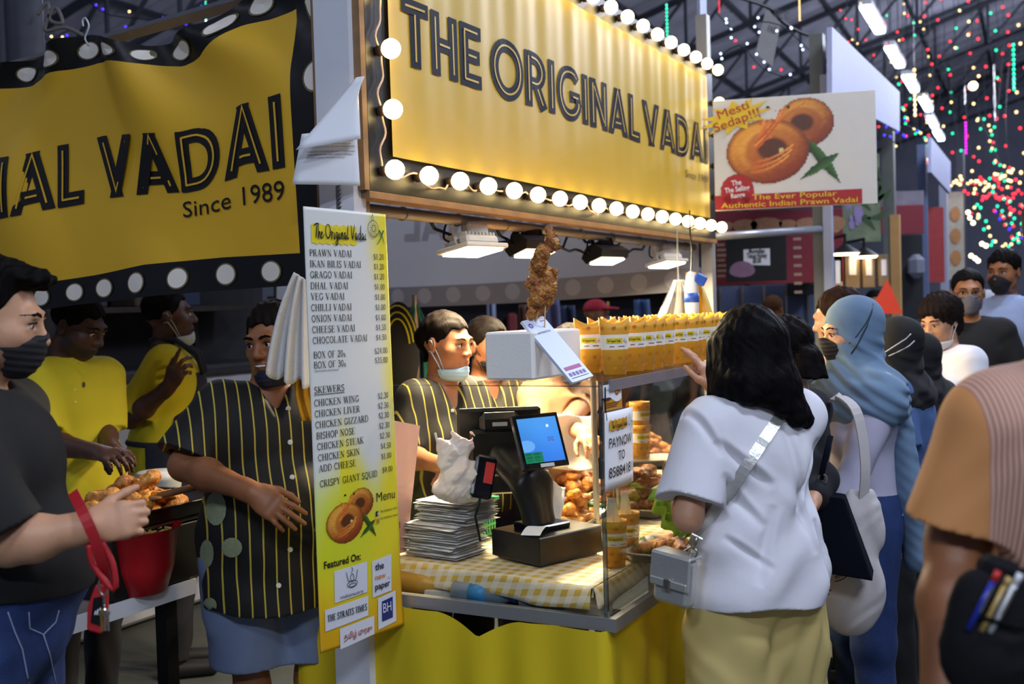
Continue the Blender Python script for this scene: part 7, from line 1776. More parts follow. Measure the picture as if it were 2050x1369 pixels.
# ---- woman in pale blue headscarf
x, y = root_at(1718, 690, 3.52)
s = Person('person in pale blue headscarf and black mask facing the stall, white tote on shoulder', x, y, -84, 1.555, 'fair', head=(0, 8, 0), sex='f', girth=1.02, sh=.155, h=.0046)
s.arm('L', at(1698, 985, 3.34), at(1684, 1045, 3.22), curl=(30, 35, 40, 40)); s.arm('R', at(1690, 985, 3.74), at(1650, 1000, 3.66))
s.body(); s.eyes((0, 8), bw=.8)
SCARF = mat('pale_blue_scarf', '667f99', .85, var=.07, scale=9)
hijab(s, SCARF, tail=[((.05, .10, 1.36), (.10, .13, 1.0), .07, .07), ((.10, .13, 1.0), (.11, .14, .80), .07, .055), ((.0, .13, 1.34), (.02, .17, .92), .06, .06), ((-.05, -.12, 1.33), (.09, -.08, 1.30), .04, .045)])
s.mask('211d1d', chin=0.0, straps='20262e', point=.012, h=.003)
for dz in (0, .012): tube_part(s, 'mask_strap', [surf_on(s.hijf, s.hv((.3, yy, zz)), s.R @ np.array([-1., 0, 0]), .4, -.001) for yy, zz in ((-.045, -.03-dz*3), (-.02, -.01-dz*2), (.02, .03-dz), (.05, .065), (.07, .09))], .0028, mat('strap_dark', '20303a', .6))
s.shirt(mat('lavender_blouse', 'b3b0c4', .85, var=.06), hem=.86, sleeve=1.75, inf=.012, fold=.008, sl_r=.014); s.trousers(DENIM); s.shoes(SHOE)
HIJ = s
# ---- people further along the queue
x, y = root_at(1690, 640, 4.35)
s = Person('person with brown hair mostly hidden behind the pale blue headscarf', x, y, -125, 1.59, 'fair', head=(0, 10, 0), sex='m', h=.008)
s.hand = {'L': None, 'R': None}; s.hand = {'L': {}, 'R': {}}
s.body(); s.hair('2a1a12', 'short', top=1.5, rough=.007, side=.004); s.shirt(mat('dusty_pink_top', 'a87a72', .85), hem=.85); s.trousers(DKCLOTH); s.shoes(SHOE)
x, y = root_at(1803, 740, 4.02)
s = Person('person in black headscarf and blue tee seen from behind, pale mask straps', x, y, -128, 1.475, 'deep', head=(0, 4, 0), sex='f', girth=1.0, sh=.155, h=.006)
s.arm('L', at(1812, 930, 3.86), at(1806, 1040, 3.76)); s.arm('R', at(1770, 930, 4.2), at(1740, 980, 4.2))
s.body(); s.eyes(); hijab(s, mat('black_scarf', '0c0c10', .85, var=.2), chest=False); s.mask('c2c6ca', chin=.1, straps=None)
for dz in (0, 1): tube_part(s, 'mask_strap', [surf_on(s.hijf, s.hv((.3, yy, zz)), s.R @ np.array([-1., 0, 0]), .4, -.001) for yy, zz in (((-.04, -.05), (.0, -.035), (.04, -.02), (.08, .0), (.10, .02)), ((-.04, -.03), (.0, -.01), (.04, .012), (.07, .03), (.09, .05)))[dz]], .0026, mat('strap_pale', 'b9c0cc', .6))
s.shirt(mat('blue_tee', '46608f', .85, var=.1), hem=.84, sleeve=.75, inf=.02, sl_r=.03); s.trousers(BLKCLOTH); s.shoes(SHOE)
x, y = root_at(1848, 760, 4.5)
s = Person('broad person all in black with black headscarf, beside the blue tee', x, y, -140, 1.40, 'deep', head=(0, 8, 0), sex='f', girth=1.35, sh=.19, h=.008)
s.body(); hijab(s, MATS['black_scarf'], chest=False); s.mask('17151a', straps=None); s.shirt(BLKCLOTH, hem=.3, sleeve=1.7, inf=.03, flare=.06); s.trousers(BLKCLOTH); s.shoes(SHOE)
x, y = root_at(1890, 680, 4.95)
s = Person('older person, short dark hair, white tee, mask under chin, hand to mouth', x, y, -52, 1.555, 'fair', head=(-4, 16, 0), sex='f', girth=1.1, sh=.16, h=.0065)
s.arm('R', at(1850, 800, 4.72), at(1868, 728, 4.58), dir=wdir(1868, 728, 4.58, 1858, 690, 4.62), back=(.3, -1, 0), thumb=(.6, 0, .6), curl=(30, 40, 50, 55)); s.arm('L', at(1950, 850, 4.8), at(1930, 900, 4.6))
s.body(); s.eyes((0, 14))
def puff(B):
    k = s.hs; B.ell(s.hv((0, .03, .05)), np.array((.098, .112, .095))*k, s.R, .03); B.ell(s.hv((0, .06, -.03)), np.array((.082, .07, .075))*k, s.R, .03); B.ell(s.hv((0, -.12, -.03)), np.array((.066, .075, .095))*k, s.R, .02, -1)
s.hair('1f1715', 'long', extra=puff, rough=.008); s.mask('d5d5d2', chin=1.3); s.shirt(WTEE, hem=.85); s.trousers(DKCLOTH); s.shoes(SHOE)
x, y = root_at(1938, 640, 5.6)
s = Person('person in black tee with glasses and grey mask, behind the white tee', x, y, -14, 1.685, 'tan', head=(-4, 4, 0), girth=1.15, sh=.19, h=.007)
s.body(); s.eyes(); s.hair('110e0d', 'short', line=.012, top=.8); s.mask('77747c', chin=-.1, point=.008)
for sg in (-1, 1):
    mb = MB(); mb.tube([s.hv((sg*.033+.026*math.cos(a), -.108, .002+.019*math.sin(a))) for a in np.linspace(0, 2*PI, 17)[:-1]], .0022, 6, closed=True); mb.tube([s.hv((sg*.058, -.106, .006)), s.hv((sg*.078, -.06, .008)), s.hv((sg*.080, .01, .006))], .002, 5); mb.build('glasses_rim', BLKM, s.root)
s.shirt(BLKCLOTH, hem=.85); s.trousers(DKDENIM); s.shoes(SHOE)
x, y = root_at(2012, 600, 6.2)
s = Person('tall person in pale blue collared shirt and black mask at the right edge', x, y, -42, 1.80, 'deep', head=(-4, 2, 0), girth=1.1, sh=.19, h=.007)
s.body(); s.eyes(); s.hair('100d0c', 'short', top=1.7, rough=.007); s.mask('15141a', point=.006); s.shirt(mat('pale_blue_shirt', '8f9fc4', .85), hem=.85, neck='polo'); s.trousers(DKDENIM); s.shoes(SHOE)
x, y = root_at(1978, 640, 6.9)
s = Person('person in white headscarf and black mask glimpsed between the two masked men', x, y, -50, 1.58, 'tan', sex='f', h=.009)
s.body(); s.eyes(); hijab(s, mat('white_scarf', 'a9adb8', .85)); s.mask('17151a'); s.shirt(BLKCLOTH, hem=.4, sleeve=1.7); s.trousers(BLKCLOTH); s.shoes(SHOE)
# ---- striped pink shirt close on the right
x, y = root_at(2200, 760, 1.52)
s = Person('person in orange and pink pinstriped shirt close at right edge, arm hanging down', x, y, 6, 1.72, 'deep', head=(10, 0, 0), girth=1.12, sh=.165, depth=1.15, h=.0045)
s.shR[2] -= .035; s.shL[2] -= .035
s.arm('R', at(1915, 1085, 1.53), at(1885, 1440, 1.42), curl=(25, 30, 34, 38)); s.arm('L', at(2430, 1090, 1.55), at(2420, 1400, 1.42))
s.body(); s.eyes(); s.hair('120f0e', 'short'); s.mask('17151a')
PK = cloth_stripes('pink_pinstripe', 'd3a58c', '946a62', 170, .40, wob=.8, wscale=2)
nt = PK.node_tree; bs = nt.nodes['Principled BSDF']; src = bs.inputs['Base Color'].links[0].from_socket
tc = N(nt, 'ShaderNodeTexCoord'); sp = N(nt, 'ShaderNodeSeparateXYZ'); nt.links.new(tc.outputs['Object'], sp.inputs[0])
ax = math_node(nt, 'ABSOLUTE', sp.outputs[0]); out = math_node(nt, 'GREATER_THAN', ax, .195); inn = math_node(nt, 'LESS_THAN', ax, .112); pl = math_node(nt, 'MAXIMUM', out, inn)
nt.links.new(mixc(nt, pl, src, srgb('cf8e54')), bs.inputs['Base Color'])
s.shirt(PK, hem=.93, sleeve=.84, inf=.018, neck='polo', sl_r=.027, fold=.009, creases=((-.10, 1.12, -.17, 1.02, .012, .014, -1), (-.12, 1.05, -.18, .98, .012, .012, -1), (-.14, 1.25, -.12, 1.05, .012, .016, -1))); s.trousers(mat('olive_trousers', '4c4a3a', .85), top=1.05); s.shoes(SHOE)
PINK = s
# ---- distant figures
def far(label, X, Y, D, H, ang, sk, shirt, hair='15100e', cap=None, mask='17151a', hs='short'):
    x, y = root_at(X, Y, D); s = Person(label, x, y, ang, H, sk, h=.011); s.body(detail=False)
    if cap:
        B = Field(); k = s.hs; B.ell(s.hv((0, .012, .05)), np.array((.088, .105, .085))*k, None, .02); B.cap(s.hv((-.04, -.10, .06)), s.hv((.04, -.10, .06)), .012, .012, .02); B.ell(s.hv((0, -.13, .055)), np.array((.07, .06, .012))*k, None, .01)
        B.cut(lambda p, d: np.maximum(d, s.hc[2]+.04-p[:, 2])); fmesh('cap', B, .006, cap, s.root)
        mb = MB(); mb.box(s.hv((.03, -.085, .095)), (.03, .008, .03)); mb.build('cap_badge', mat('cap_yellow', 'c9a53a', .7), s.root)
    else: s.hair(hair, hs)
    if mask: s.mask(mask)
    s.shirt(shirt, hem=.85); s.trousers(DKCLOTH); s.shoes(SHOE); return s
far('distant person in red cap with yellow badge, seen under the white banner', 1192, 630, 8.2, 1.60, 60, 'tan', mat('grey_shirt', '555a66', .85), cap=mat('red_cap', 'b01a30', .7), mask='9a9aa4')
far('distant person glimpsed above the black-haired customer', 1548, 610, 8.9, 1.60, 150, 'tan', mat('navy_shirt', '23283c', .85), hair='6b4a30', mask=None)
far('distant person in mask beside the orange lit post', 1752, 600, 8.6, 1.62, -20, 'tan', mat('navy_shirt', '23283c'), mask='17151a')
far('distant person with dark hair in the shop behind the cups', 1338, 610, 9.0, 1.60, -30, 'tan', mat('pale_shirt', '9aa2b8', .85))
# ================================================================ things people carry
# silver shoulder bag of the white tee customer
s = CUST; SIL = mat('silver_leather', 'c4c4c0', .3, .55, var=.12, scale=20, bump=.08, bscale=90)
T0 = at(1352, 1160, 2.66); t = thing('shoulder_bag', 'silver leather shoulder bag at the hip of the white tee customer', 'bag', Matrix.Translation(Vector(T0)) @ Euler((0, .10, -.75)).to_matrix().to_4x4() @ Matrix.Scale(.84, 4))
mb = MB(); mb.box((0, 0, 0), (.13, .055, .15), None, .014); mb.build('bag_body', SIL, t, bev=.004)
mb = MB(); mb.box((0, -.031, .03), (.136, .010, .10), None, .004); mb.box((0, 0, .078), (.136, .066, .010), None, .004); mb.build('flap', SIL, t)
mb = MB(); mb.box((0, -.038, -.005), (.125, .006, .022), None, .002); mb.build('band', SIL, t); mb = MB(); mb.box((.0, -.043, -.005), (.024, .008, .034), None, .003); mb.build('buckle', STEEL, t)
mb = MB(); mb.tube([(.055+.014*math.cos(a), 0, .095+.014*math.sin(a)) for a in np.linspace(0, 2*PI, 14)[:-1]], .0032, 6, closed=True); mb.tube([(.055, 0, .105), (.062, 0, .125), (.066, 0, .145)], [.005, .008, .004], 8); mb.build('ring', STEEL, t, smooth=True)
pts = [pick(s, s.shirtf, x, y, .005) for x, y in ((1386, 1094), (1400, 1068), (1432, 1022), (1470, 970), (1500, 925), (1530, 880), (1556, 842), (1574, 815))]
Wm = s.T; Ti = t.matrix_world.inverted(); P_ = [np.asarray(Ti @ (Wm @ Vector(p))) for p in pts]; P_ = [np.array([.066, 0, .145])]+P_
cl = np.asarray(Ti @ Vector(CAM)); nr = [unit(cl-p) for p in P_]
class _D: pass
d_ = _D(); d_.root = t; P_ = [np.array(p) for p in spline(P_, 4)]; nr = [unit(cl-p) for p in P_]; strap_part(d_, 'strap', P_, .034, .004, nr, SIL)
# navy bag on the arm of the person in black
c = at(1652, 1062, 3.06); t = thing('handbag', 'dark navy handbag on the arm of the person in black', 'bag', Matrix.Translation(Vector(c)) @ Euler((0, .12, -.35)).to_matrix().to_4x4())
B = Field(); B.fn(lambda p: np.maximum(np.maximum(np.abs(p[:, 0]+.05*(p[:, 2]-.1)/.2)-(.040+.042*(.1-p[:, 2])/.2), np.abs(p[:, 1])-.035-.02*(.1-p[:, 2])/.2), np.abs(p[:, 2])-.10)-.006, (0, 0, 0), .2, .01)
fmesh('bag_body', B, .005, mat('navy_leather', '0a0d18', .9, spec=.1), t); mb = MB(); mb.tube([(-.03, -.02, .1), (-.02, -.03, .2), (-.012, .0, .27)], .008, 8); mb.build('handle', mat('navy_leather', '161c33'), t, smooth=True); mb = MB(); mb.box((-.02, -.03, .115), (.014, .012, .04), None, .003); mb.tube([(-.02+.012*math.cos(a), -.03, .15+.014*math.sin(a)) for a in np.linspace(0, 6.28, 11)[:-1]], .003, 5, closed=True); mb.build('clasp', STEEL, t)
# canvas tote of the person in the blue headscarf
c = at(1700, 1130, 3.16); t = thing('tote_bag', 'white canvas tote with round black print on the shoulder of the blue headscarf wearer', 'bag', Matrix.Translation(Vector(c)) @ Euler((0, 0, -.10)).to_matrix().to_4x4())
B = Field(); B.ell((-.0, 0, -.09), (.088, .055, .12), None, .05); B.cap((0, 0, -.06), (.03, 0, .13), .082, .060, .05, sc=(1, .5, 1)); B.cap((.03, 0, .13), (.042, 0, .20), .05, .02, .04, sc=(1, .5, 1)); B.cap((.06, 0, .12), (.075, 0, .11), .03, .01, .03, sc=(1, .5, 1))
B.cut(lambda p, d: d+.004*np.sin(p[:, 0]*85+5*np.sin(p[:, 2]*9))*np.clip((p[:, 2]+.15)/.3, 0, 1)+.003*fbm(p, 28, 1)); CAN = mat('canvas', 'c3bdbb', .85, var=.06, bump=.15, bscale=300); o = fmesh('bag_body', B, .0045, CAN, t)
class _E: pass
e_ = _E(); e_.root = t; e_.T = t.matrix_world; e_.Ti = t.matrix_world.inverted(); e_.loc = lambda w: np.asarray(e_.Ti @ Vector(w))
strap_part(e_, 'handle', spline([(.042, -.01, .19), (.045, -.03, .28), (.038, -.035, .38), (.022, -.02, .46), (-.005, .06, .49), (-.02, .12, .47)], 4), .030, .005, [np.array([.3, -1, .2])]*21, CAN)
def totepr(lines, w, nm):
    mb = MB()
    for l in lines:
        q = [pick(e_, B, x, y, -.0) for x, y in l]; mb.tube(q, w, 5)
    mb.build(nm, INKK, t)
cx, cy = 1668, 1092
totepr([[(cx+52*math.cos(a), cy+72*math.sin(a)) for a in np.linspace(-1.25, 1.5, 22)], [(cx+44*math.cos(a), cy+62*math.sin(a)) for a in np.linspace(-1.25, 1.5, 20)], [(cx+18, cy-40), (cx+26, cy-24), (cx+22, cy-6), (cx+34, cy+8), (cx+30, cy+24), (cx+38, cy+30)], [(cx+10, cy-50), (cx+34, cy-44), (cx+48, cy-20)]], .0013, 'round_print')
totepr([[(1650, 1180+8*k), (1664-4*k, 1182+8*k)] for k in range(2)]+[[(cx+48*math.cos(a), cy+67*math.sin(a)), (cx+46*math.cos(a+.05), cy+64*math.sin(a+.05))] for a in np.linspace(.25, 1.4, 12)], .0016, 'print_letters')
# black waist bag with pens on the man at the right edge
c = at(1998, 1272, 1.28); t = thing('waist_bag', 'black waist bag with pens at the front of the pinstriped shirt', 'bag', Matrix.Translation(Vector(c)) @ Euler((0, .16, .05)).to_matrix().to_4x4())
BN = mat('black_nylon', '121114', .9, spec=.2, var=.15, bump=.15, bscale=200)
B = Field(); B.ell((0, 0, -.01), (.068, .035, .075), None, .02); B.ell((-.008, -.012, -.03), (.052, .035, .048), None, .02); B.cap((-.03, .0, .05), (.045, 0, .06), .026, .026, .03, sc=(1, .8, 1)); B.cut(lambda p, d: d+.0018*fbm(p, 60, 2)); fmesh('bag_body', B, .0035, BN, t)
mb = MB(); mb.tube([(-.05, -.034, .028), (0, -.046, .022), (.05, -.036, .034)], .0028, 6); mb.tube([(-.055, -.022, -.03), (-.02, -.046, -.062), (.03, -.042, -.055)], .0018, 5); mb.build('zip', mat('zip_black', '0c0c0d', .9, spec=.1), t)
mb = MB(); mb.box((-.01, .0, .078), (.05, .035, .03), Euler((0, .2, 0)).to_matrix(), .01); mb.build('top_flap', BN, t); mb = MB(); mb.tube([(.05, .0, .06), (.08, .01, .10), (.10, .02, .17), (.11, .05, .24)], .007, 8); mb.sphere((.075, -.01, .105), .006, 8); mb.build('strap', BN, t, smooth=True)
for i, (x, m1, m2, lab) in enumerate(((-.040, 'pen_blue', 'pen_red', 'blue and red pen clipped in the waist bag'), (-.014, 'pen_white', 'pen_white', 'white pen clipped in the waist bag'), (-.024, 'pen_gold', 'pen_gold', 'short gold pen clipped beside the white pen'))):
    q = thing('pen', lab, 'pen', t.matrix_world @ mat4((x, -.038, .058), 0, .12, .28)); m_a = mat(m1, {'pen_blue': '1c2f9a', 'pen_white': 'd5d5d8', 'pen_gold': 'b99a5a'}[m1], .3); m_b = mat(m2, {'pen_red': 'b8242a', 'pen_white': 'd5d5d8', 'pen_gold': 'b99a5a'}[m2], .3)
    L = .034 if i < 2 else .026; mb = MB(); mb.cyl((0, 0, -.05), (0, 0, L*.4), .0036, n=10); mb.build('barrel', m_a, q, smooth=True); mb = MB(); mb.cyl((0, 0, L*.4), (0, 0, L*.8), .0040, n=10); mb.build('cap', m_b, q, smooth=True); mb = MB(); mb.box((0, -.005, -.008), (.0022, .0016, .034)); mb.build('clip', STEEL, q)
# red pouch, strap and keys of the person at the left edge
c = at(196, 1215, 2.12); t = thing('red_pouch', 'red and black pouch hanging on a red strap from the person at the left edge', 'pouch', Matrix.Translation(Vector(c)) @ Euler((0, .12, .2)).to_matrix().to_4x4())
RED = mat('red_webbing', 'a8121a', .6, var=.1)
mb = MB(); mb.prism([(-.016, -.045), (.012, -.052), (.022, -.03), (.016, .048), (-.008, .044), (-.019, .0)], Matrix(((1, 0, 0, 0), (0, 0, -1, .008), (0, 1, 0, 0), (0, 0, 0, 1))), .016); mb.build('pouch_body', RED, t, bev=.004)
mb = MB(); mb.prism([(-.010, -.028), (.010, -.034), (.014, -.02), (.008, .024), (-.008, .02)], Matrix(((1, 0, 0, 0), (0, 0, -1, -.009), (0, 1, 0, 0), (0, 0, 0, 1))), .002); mb.build('black_panel', BN, t)
mb = MB(); f_ = lambda X, Y: (X, -.0125, Y)
for k in range(3): put_quads(mb, [[(-.004+.004*k, -.012), (-.002+.004*k, -.012), (-.0005+.004*k, -.004+.003*k), (-.0025+.004*k, -.004+.003*k)]], f_)
mb.build('white_mark', mat('logo_pale', 'e8e8f2'), t)
pv = [np.asarray(t.matrix_world.inverted() @ Vector(at(x, y, D))) for x, y, D in ((146, 985, 2.1), (168, 1030, 2.04), (190, 1080, 2.04), (205, 1130, 2.06), (212, 1165, 2.09))]; d_ = _D(); d_.root = t; pv = [np.array(p) for p in spline(pv, 4)]; strap_part(d_, 'strap', pv, .020, .003, [np.array([0, -1, .2])]*len(pv), RED)
pv = [np.asarray(t.matrix_world.inverted() @ Vector(at(x, y, D))) for x, y, D in ((178, 1090, 2.06), (186, 1130, 2.06), (228, 1180, 2.06), (226, 1130, 2.06), (204, 1085, 2.06))]
mb = MB(); mb.tube(spline([tuple(p) for p in pv], 4), .006, 8); mb.build('folded_strap', RED, t, smooth=True)
c = at(212, 1180, 2.08); q = thing('key_ring', 'steel carabiner with keys hanging beside the red pouch', 'keys', mat4(c))
mb = MB(); mb.tube([(.009*math.cos(a), -.012, .018*math.sin(a)+.01) for a in np.linspace(0, 2*PI, 17)[:-1]], .0022, 6, closed=True); mb.build('carabiner', STEEL, q, smooth=True)
mb = MB(); mb.tube([(.001*math.sin(k*3), -.012+.002*math.cos(k*3), -.008-.004*k) for k in range(9)], .0026, 5); mb.build('chain', STEEL, q)
for k in range(3): mb = MB(); mb.sphere((.004*(k-1), -.012, -.042), .0075, 10, (1, .25, 1)); mb.box((.004*(k-1)*1.6, -.012, -.062), (.004, .002, .03)); mb.build('key', STEEL if k else mat('brass', 'a8894a', .3, .8), q)
# ================================================================ the hall and the neighbouring stalls
GR = mat('concrete_floor', '4e524c', .8, var=.35, scale=5, bump=.1)
def struct(name, mb, m_, **kw): o = mb.build(name, m_, None, None, **kw); o['kind'] = 'structure'; return o
mb = MB(); mb.box2((-16, -6, -.12), (24, 40, 0)); struct('floor', mb, GR)
# litter on the floor near the shoes
HAX = unit([.435, .90, 0]); HBX = np.array([-HAX[1], HAX[0], 0])       # the hall's own axis and across it
H0 = np.array([2.2, 4.0, 0])
def Hh(s, c, z): return H0+HAX*s+HBX*c+np.array([0, 0, z])
ROOF = mat('roof_sheet', 'b2b2c2', .8, var=.25, scale=3)
TRUSS = mat('truss_steel', '3f424c', .6, .3, var=.2)
def roofz(c): return 8.4-.30*abs(c)
mb = MB()
for sg in (-1, 1):
    mb.grid(lambda u, v: tuple(Hh(-1.5+36*u, sg*11*v, roofz(11*v)+.03*math.sin(u*36*22))), 300, 4)
struct('ceiling', mb, ROOF)
# trusses and purlins
for i, s_ in enumerate(np.arange(.5, 32, 4.2)):
    mb = MB()
    for sg in (-1, 1):
        mb.tube([Hh(s_, sg*10.8, roofz(10.8)-.12), Hh(s_, 0, roofz(0)-.12)], .06, 6); mb.tube([Hh(s_, sg*10.8, roofz(10.8)-.9), Hh(s_, 0, roofz(0)-1.1)], .05, 6)
        for k in range(10): c0, c1 = sg*1.08*k, sg*1.08*(k+1); mb.tube([Hh(s_, c0, roofz(c0)-.12), Hh(s_, c1, roofz(c1)-1.0)], .03, 5); mb.tube([Hh(s_, c1, roofz(c1)-1.0), Hh(s_, c1, roofz(c1)-.12)], .03, 5)
    struct('beam_%d' % (i+1), mb, TRUSS)
k = 0
for c in np.arange(-10, 10.5, 1.25):
    k += 1; mb = MB(); mb.tube([Hh(-1.5, c, roofz(c)-.06), Hh(33, c, roofz(c)-.06)], .04, 4); struct('trim_%d' % k, mb, TRUSS)
# far wall and side backdrop of the hall
FARW = mat('far_hall_wall', 'a4a9be', .9, var=.3, scale=1.2)
mb = MB(); p = [Hh(34, -12, 0), Hh(34, 12, 0)]
mb.add([p[0], p[1], p[1]+np.array([0, 0, 8.6]), p[0]+np.array([0, 0, 8.6]), *(np.array(p)+HAX*.2), *(np.array([p[1], p[0]])+HAX*.2+np.array([0, 0, 8.6]))], [(0, 1, 2, 3), (5, 4, 7, 6)]); struct('wall_far', mb, FARW)
mb = MB(); 
for s0, s1 in ((-3, 34),): q = [Hh(s0, 11, 0), Hh(s1, 11, 0)]; mb.add([q[0], q[1], q[1]+np.array([0, 0, 5.2]), q[0]+np.array([0, 0, 5.2])], [(0, 1, 2, 3)])
struct('wall_left', mb, mat('left_hall_wall', '5f6470', .9, var=.3, scale=1.5))
# eaves columns
for i in range(7):
    mb = MB(); mb.cyl(Hh(1+4.2*i, 7.6, 0), Hh(1+4.2*i, 7.6, roofz(7.6)-.4), .09, n=12); struct('column_%d' % (i+1), mb, TRUSS)
# fluorescent fittings hanging in a row over the aisle
TUBE = mat('lit_tube', 'e8ffff', .4, emit='dff6ff', es=9.0, var=0)
for i, (p0, p1) in enumerate((((1732, 16), (1768, 74)), ((1780, 97), (1806, 134)), ((1814, 154), (1842, 189)), ((1846, 198), (1866, 226)), ((1860, 236), (1884, 258)), ((1874, 264), (1897, 286)))):
    zz = 4.7; a = pz(*p0, zz); d = HAX; L = 1.25; 
    t = thing('tube_light', 'fluorescent batten over the aisle, %s from the camera' % ORD[i], 'tube light', Matrix.Translation(Vector(a)) @ Euler((0, 0, math.atan2(d[1], d[0]))).to_matrix().to_4x4(), 'fluorescent battens over the aisle')
    mb = MB(); mb.box2((-.02, -.07, .03), (L+.02, .07, .09)); mb.build('fitting', WHITEP, t)
    mb = MB(); mb.box2((0, -.06, -.012), (L, .06, .03), .015); mb.build('tube', TUBE, t)
    mb = MB(); mb.cyl((.2, 0, .09), (.2, 0, 2.3), .006, n=6); mb.cyl((L-.2, 0, .09), (L-.2, 0, 2.3), .006, n=6); mb.build('hanger', BLKM, t)
# neighbouring stalls along the same line
PALE = mat('pale_sign_board', 'aab0d2', .55, var=.06); GPOST = mat('grey_green_post', '6d716c', .5, .2, var=.15); PPOST = mat('pale_post', 'a9aec2', .5, var=.06)
def slab(pts_px, b, thick=.03):
    q = [onb(x, y, b) for x, y in pts_px]; mb = MB(); mb.prism([(p[0], p[1]) for p in q], Matrix(((1, 0, 0, 0), (0, 0, -1, b), (0, 1, 0, 0), (0, 0, 0, 1))), thick); return mb
one('header_board', 'large pale blank header board of the next stall beyond the prawn poster', 'sign', slab([(1655, 55), (1655, 192), (1793, 264), (1793, 185)], -.5), PALE, T=STALL)
one('header_board', 'smaller pale blank header board farther down the aisle', 'sign', slab([(1857, 275), (1857, 345), (1897, 388), (1897, 325)], -.5), PALE, T=STALL)
def post_px(x, y0, y1, D, w, m_, label, name='stall_post'):
    p = at(x, 650, D); z1 = float(at(x, y0, D)[2]); mb = MB(); mb.box2((-w/2, -w/2, 0), (w/2, w/2, z1)); return one(name, label, 'post', mb, m_, T=Matrix.Translation((p[0], p[1], 0)) @ Euler((0, 0, ANG_A)).to_matrix().to_4x4())
post_px(1648, 70, 600, 6.5, .08, GPOST, 'tall grey green post in front of the pale header board')
post_px(1662, 150, 600, 6.45, .05, PPOST, 'slim pale post beside the tall grey green post')
post_px(1785, 250, 600, 8.6, .09, GPOST, 'grey post at the far end of the large pale header board')
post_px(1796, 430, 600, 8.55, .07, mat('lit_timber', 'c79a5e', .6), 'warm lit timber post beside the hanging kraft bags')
post_px(1852, 290, 600, 10.5, .08, mat('blue_grey_post', '5d6a8c', .5), 'blue grey post at the smaller pale header board')
post_px(1893, 320, 600, 12.5, .08, PPOST, 'pale post at the far end of the smaller header board')
post_px(1928, 300, 600, 15, .10, TRUSS, 'dark post far down the aisle')
# banner of flowers, red banners, black notice panel of the next stalls
def panel(x0, y0, x1, y1, D, m_, name, label, cat, th=.02, D1=None, yy=None):
    D1 = D1 or D; a, b = at(x0, y1, D), at(x1, y1 if yy is None else yy[1], D1); u = unit([b[0]-a[0], b[1]-a[1], 0]); h = float(at(x0, y0, D)[2]-a[2]); w = float(np.linalg.norm((b-a)[:2]))
    t = thing(name, label, cat, frame(a, u, np.array([-u[1], u[0], 0]), ZX)); mb = MB(); mb.box2((0, 0, 0), (w, th, h), .003); mb.build('panel', m_, t); t['w'] = w; t['h'] = h; return t, w, h
FLW = mat('flower_print', '7d8a6c', .6, var=.6, scale=9); t, w, h = panel(1688, 310, 1764, 486, 8.3, FLW, 'flower_banner', 'hanging banner printed with purple flowers and green leaves', 'banner')
mb = MB()
for k in range(26):
    x, y = w*(.12+.4*RNG.uniform()), h*(.2+.55*RNG.uniform()); r = .03; r = .012+.012*RNG.uniform(); e_ = -.003-.0006*k; mb.add([(x, e_, y)]+[(x+r*math.cos(q), e_, y+r*1.8*math.sin(q)) for q in np.linspace(0, 6.28, 9)[:-1]], [(0, 1+q, 1+(q+1) % 8) for q in range(8)])
mb.build('flower_marks', mat('lilac_print', 'a493c4', .6), t)
mb = MB()
for k in range(14):
    x, y = w*(.35+.55*RNG.uniform()), h*(.05+.9*RNG.uniform()); a = RNG.uniform(0, 3); put_quads(mb, stroke_poly([(x, y), (x+.09*math.cos(a), y+.09*math.sin(a)), (x+.16*math.cos(a+.3), y+.16*math.sin(a+.3))], [.01, .05, .005]), lambda X, Y: (X, -.002, Y))
mb.build('leaf_marks', mat('leaf_print', '3f5a34', .6), t)
REDB = mat('red_banner', '7a2030', .7, var=.2, scale=2)
t, w, h = panel(1426, 424, 1690, 572, 7.9, REDB, 'menu_banner', 'dark red printed menu banner of the stall behind the poster', 'banner')
mb = MB()
for k in range(7): put_lines(mb, [[(w*.04, h*(.55-.07*k)), (w*(.10+.02*(k % 3)), h*(.55-.07*k))], [(w*.62, h*(.6-.12*k)), (w*.68, h*(.6-.12*k))]], .02, lambda X, Y: (X, -.003, Y))
mb.build('printed_lines', mat('pale_print', 'a88f78', .6), t)
mb = MB()
for k in range(6):
    x, y = w*(.1+.16*k), h*.82; r = .05+.02*(k % 3); mb.add([(x, -.003, y)]+[(x+r*1.3*math.cos(q), -.003, y+r*math.sin(q)*(1 if math.sin(q) < 0 else .5)) for q in np.linspace(0, 6.28, 13)[:-1]], [(0, 1+q, 1+(q+1) % 12) for q in range(12)])
mb.build('printed_dishes', mat('dish_print', 'a87a58', .6, var=.4, scale=30), t)
t, w, h = panel(1456, 472, 1576, 564, 7.5, mat('black_panel', '0e0e12', .7), 'notice_panel', 'black panel with a small white typed notice on it', 'panel')
mb = MB(); put_quads(mb, [[(w*.28, h*.36), (w*.72, h*.33), (w*.72, h*.70), (w*.28, h*.69)]], lambda X, Y: (X, -.004, Y)); mb.build('notice_paper', WPAPER, t)
mb = MB(); put_sans(mb, 'Mongolian', w*.5, h*.60, .035, lambda X, Y: (X, -.007, Y), w*.26, .02, 'c'); put_sans(mb, 'Tissue Honey', w*.5, h*.50, .035, lambda X, Y: (X, -.007, Y), w*.34, .02, 'c'); put_sans(mb, '$8.00', w*.5, h*.39, .035, lambda X, Y: (X, -.007, Y), w*.14, .02, 'c'); mb.build('lettering', INKK, t)
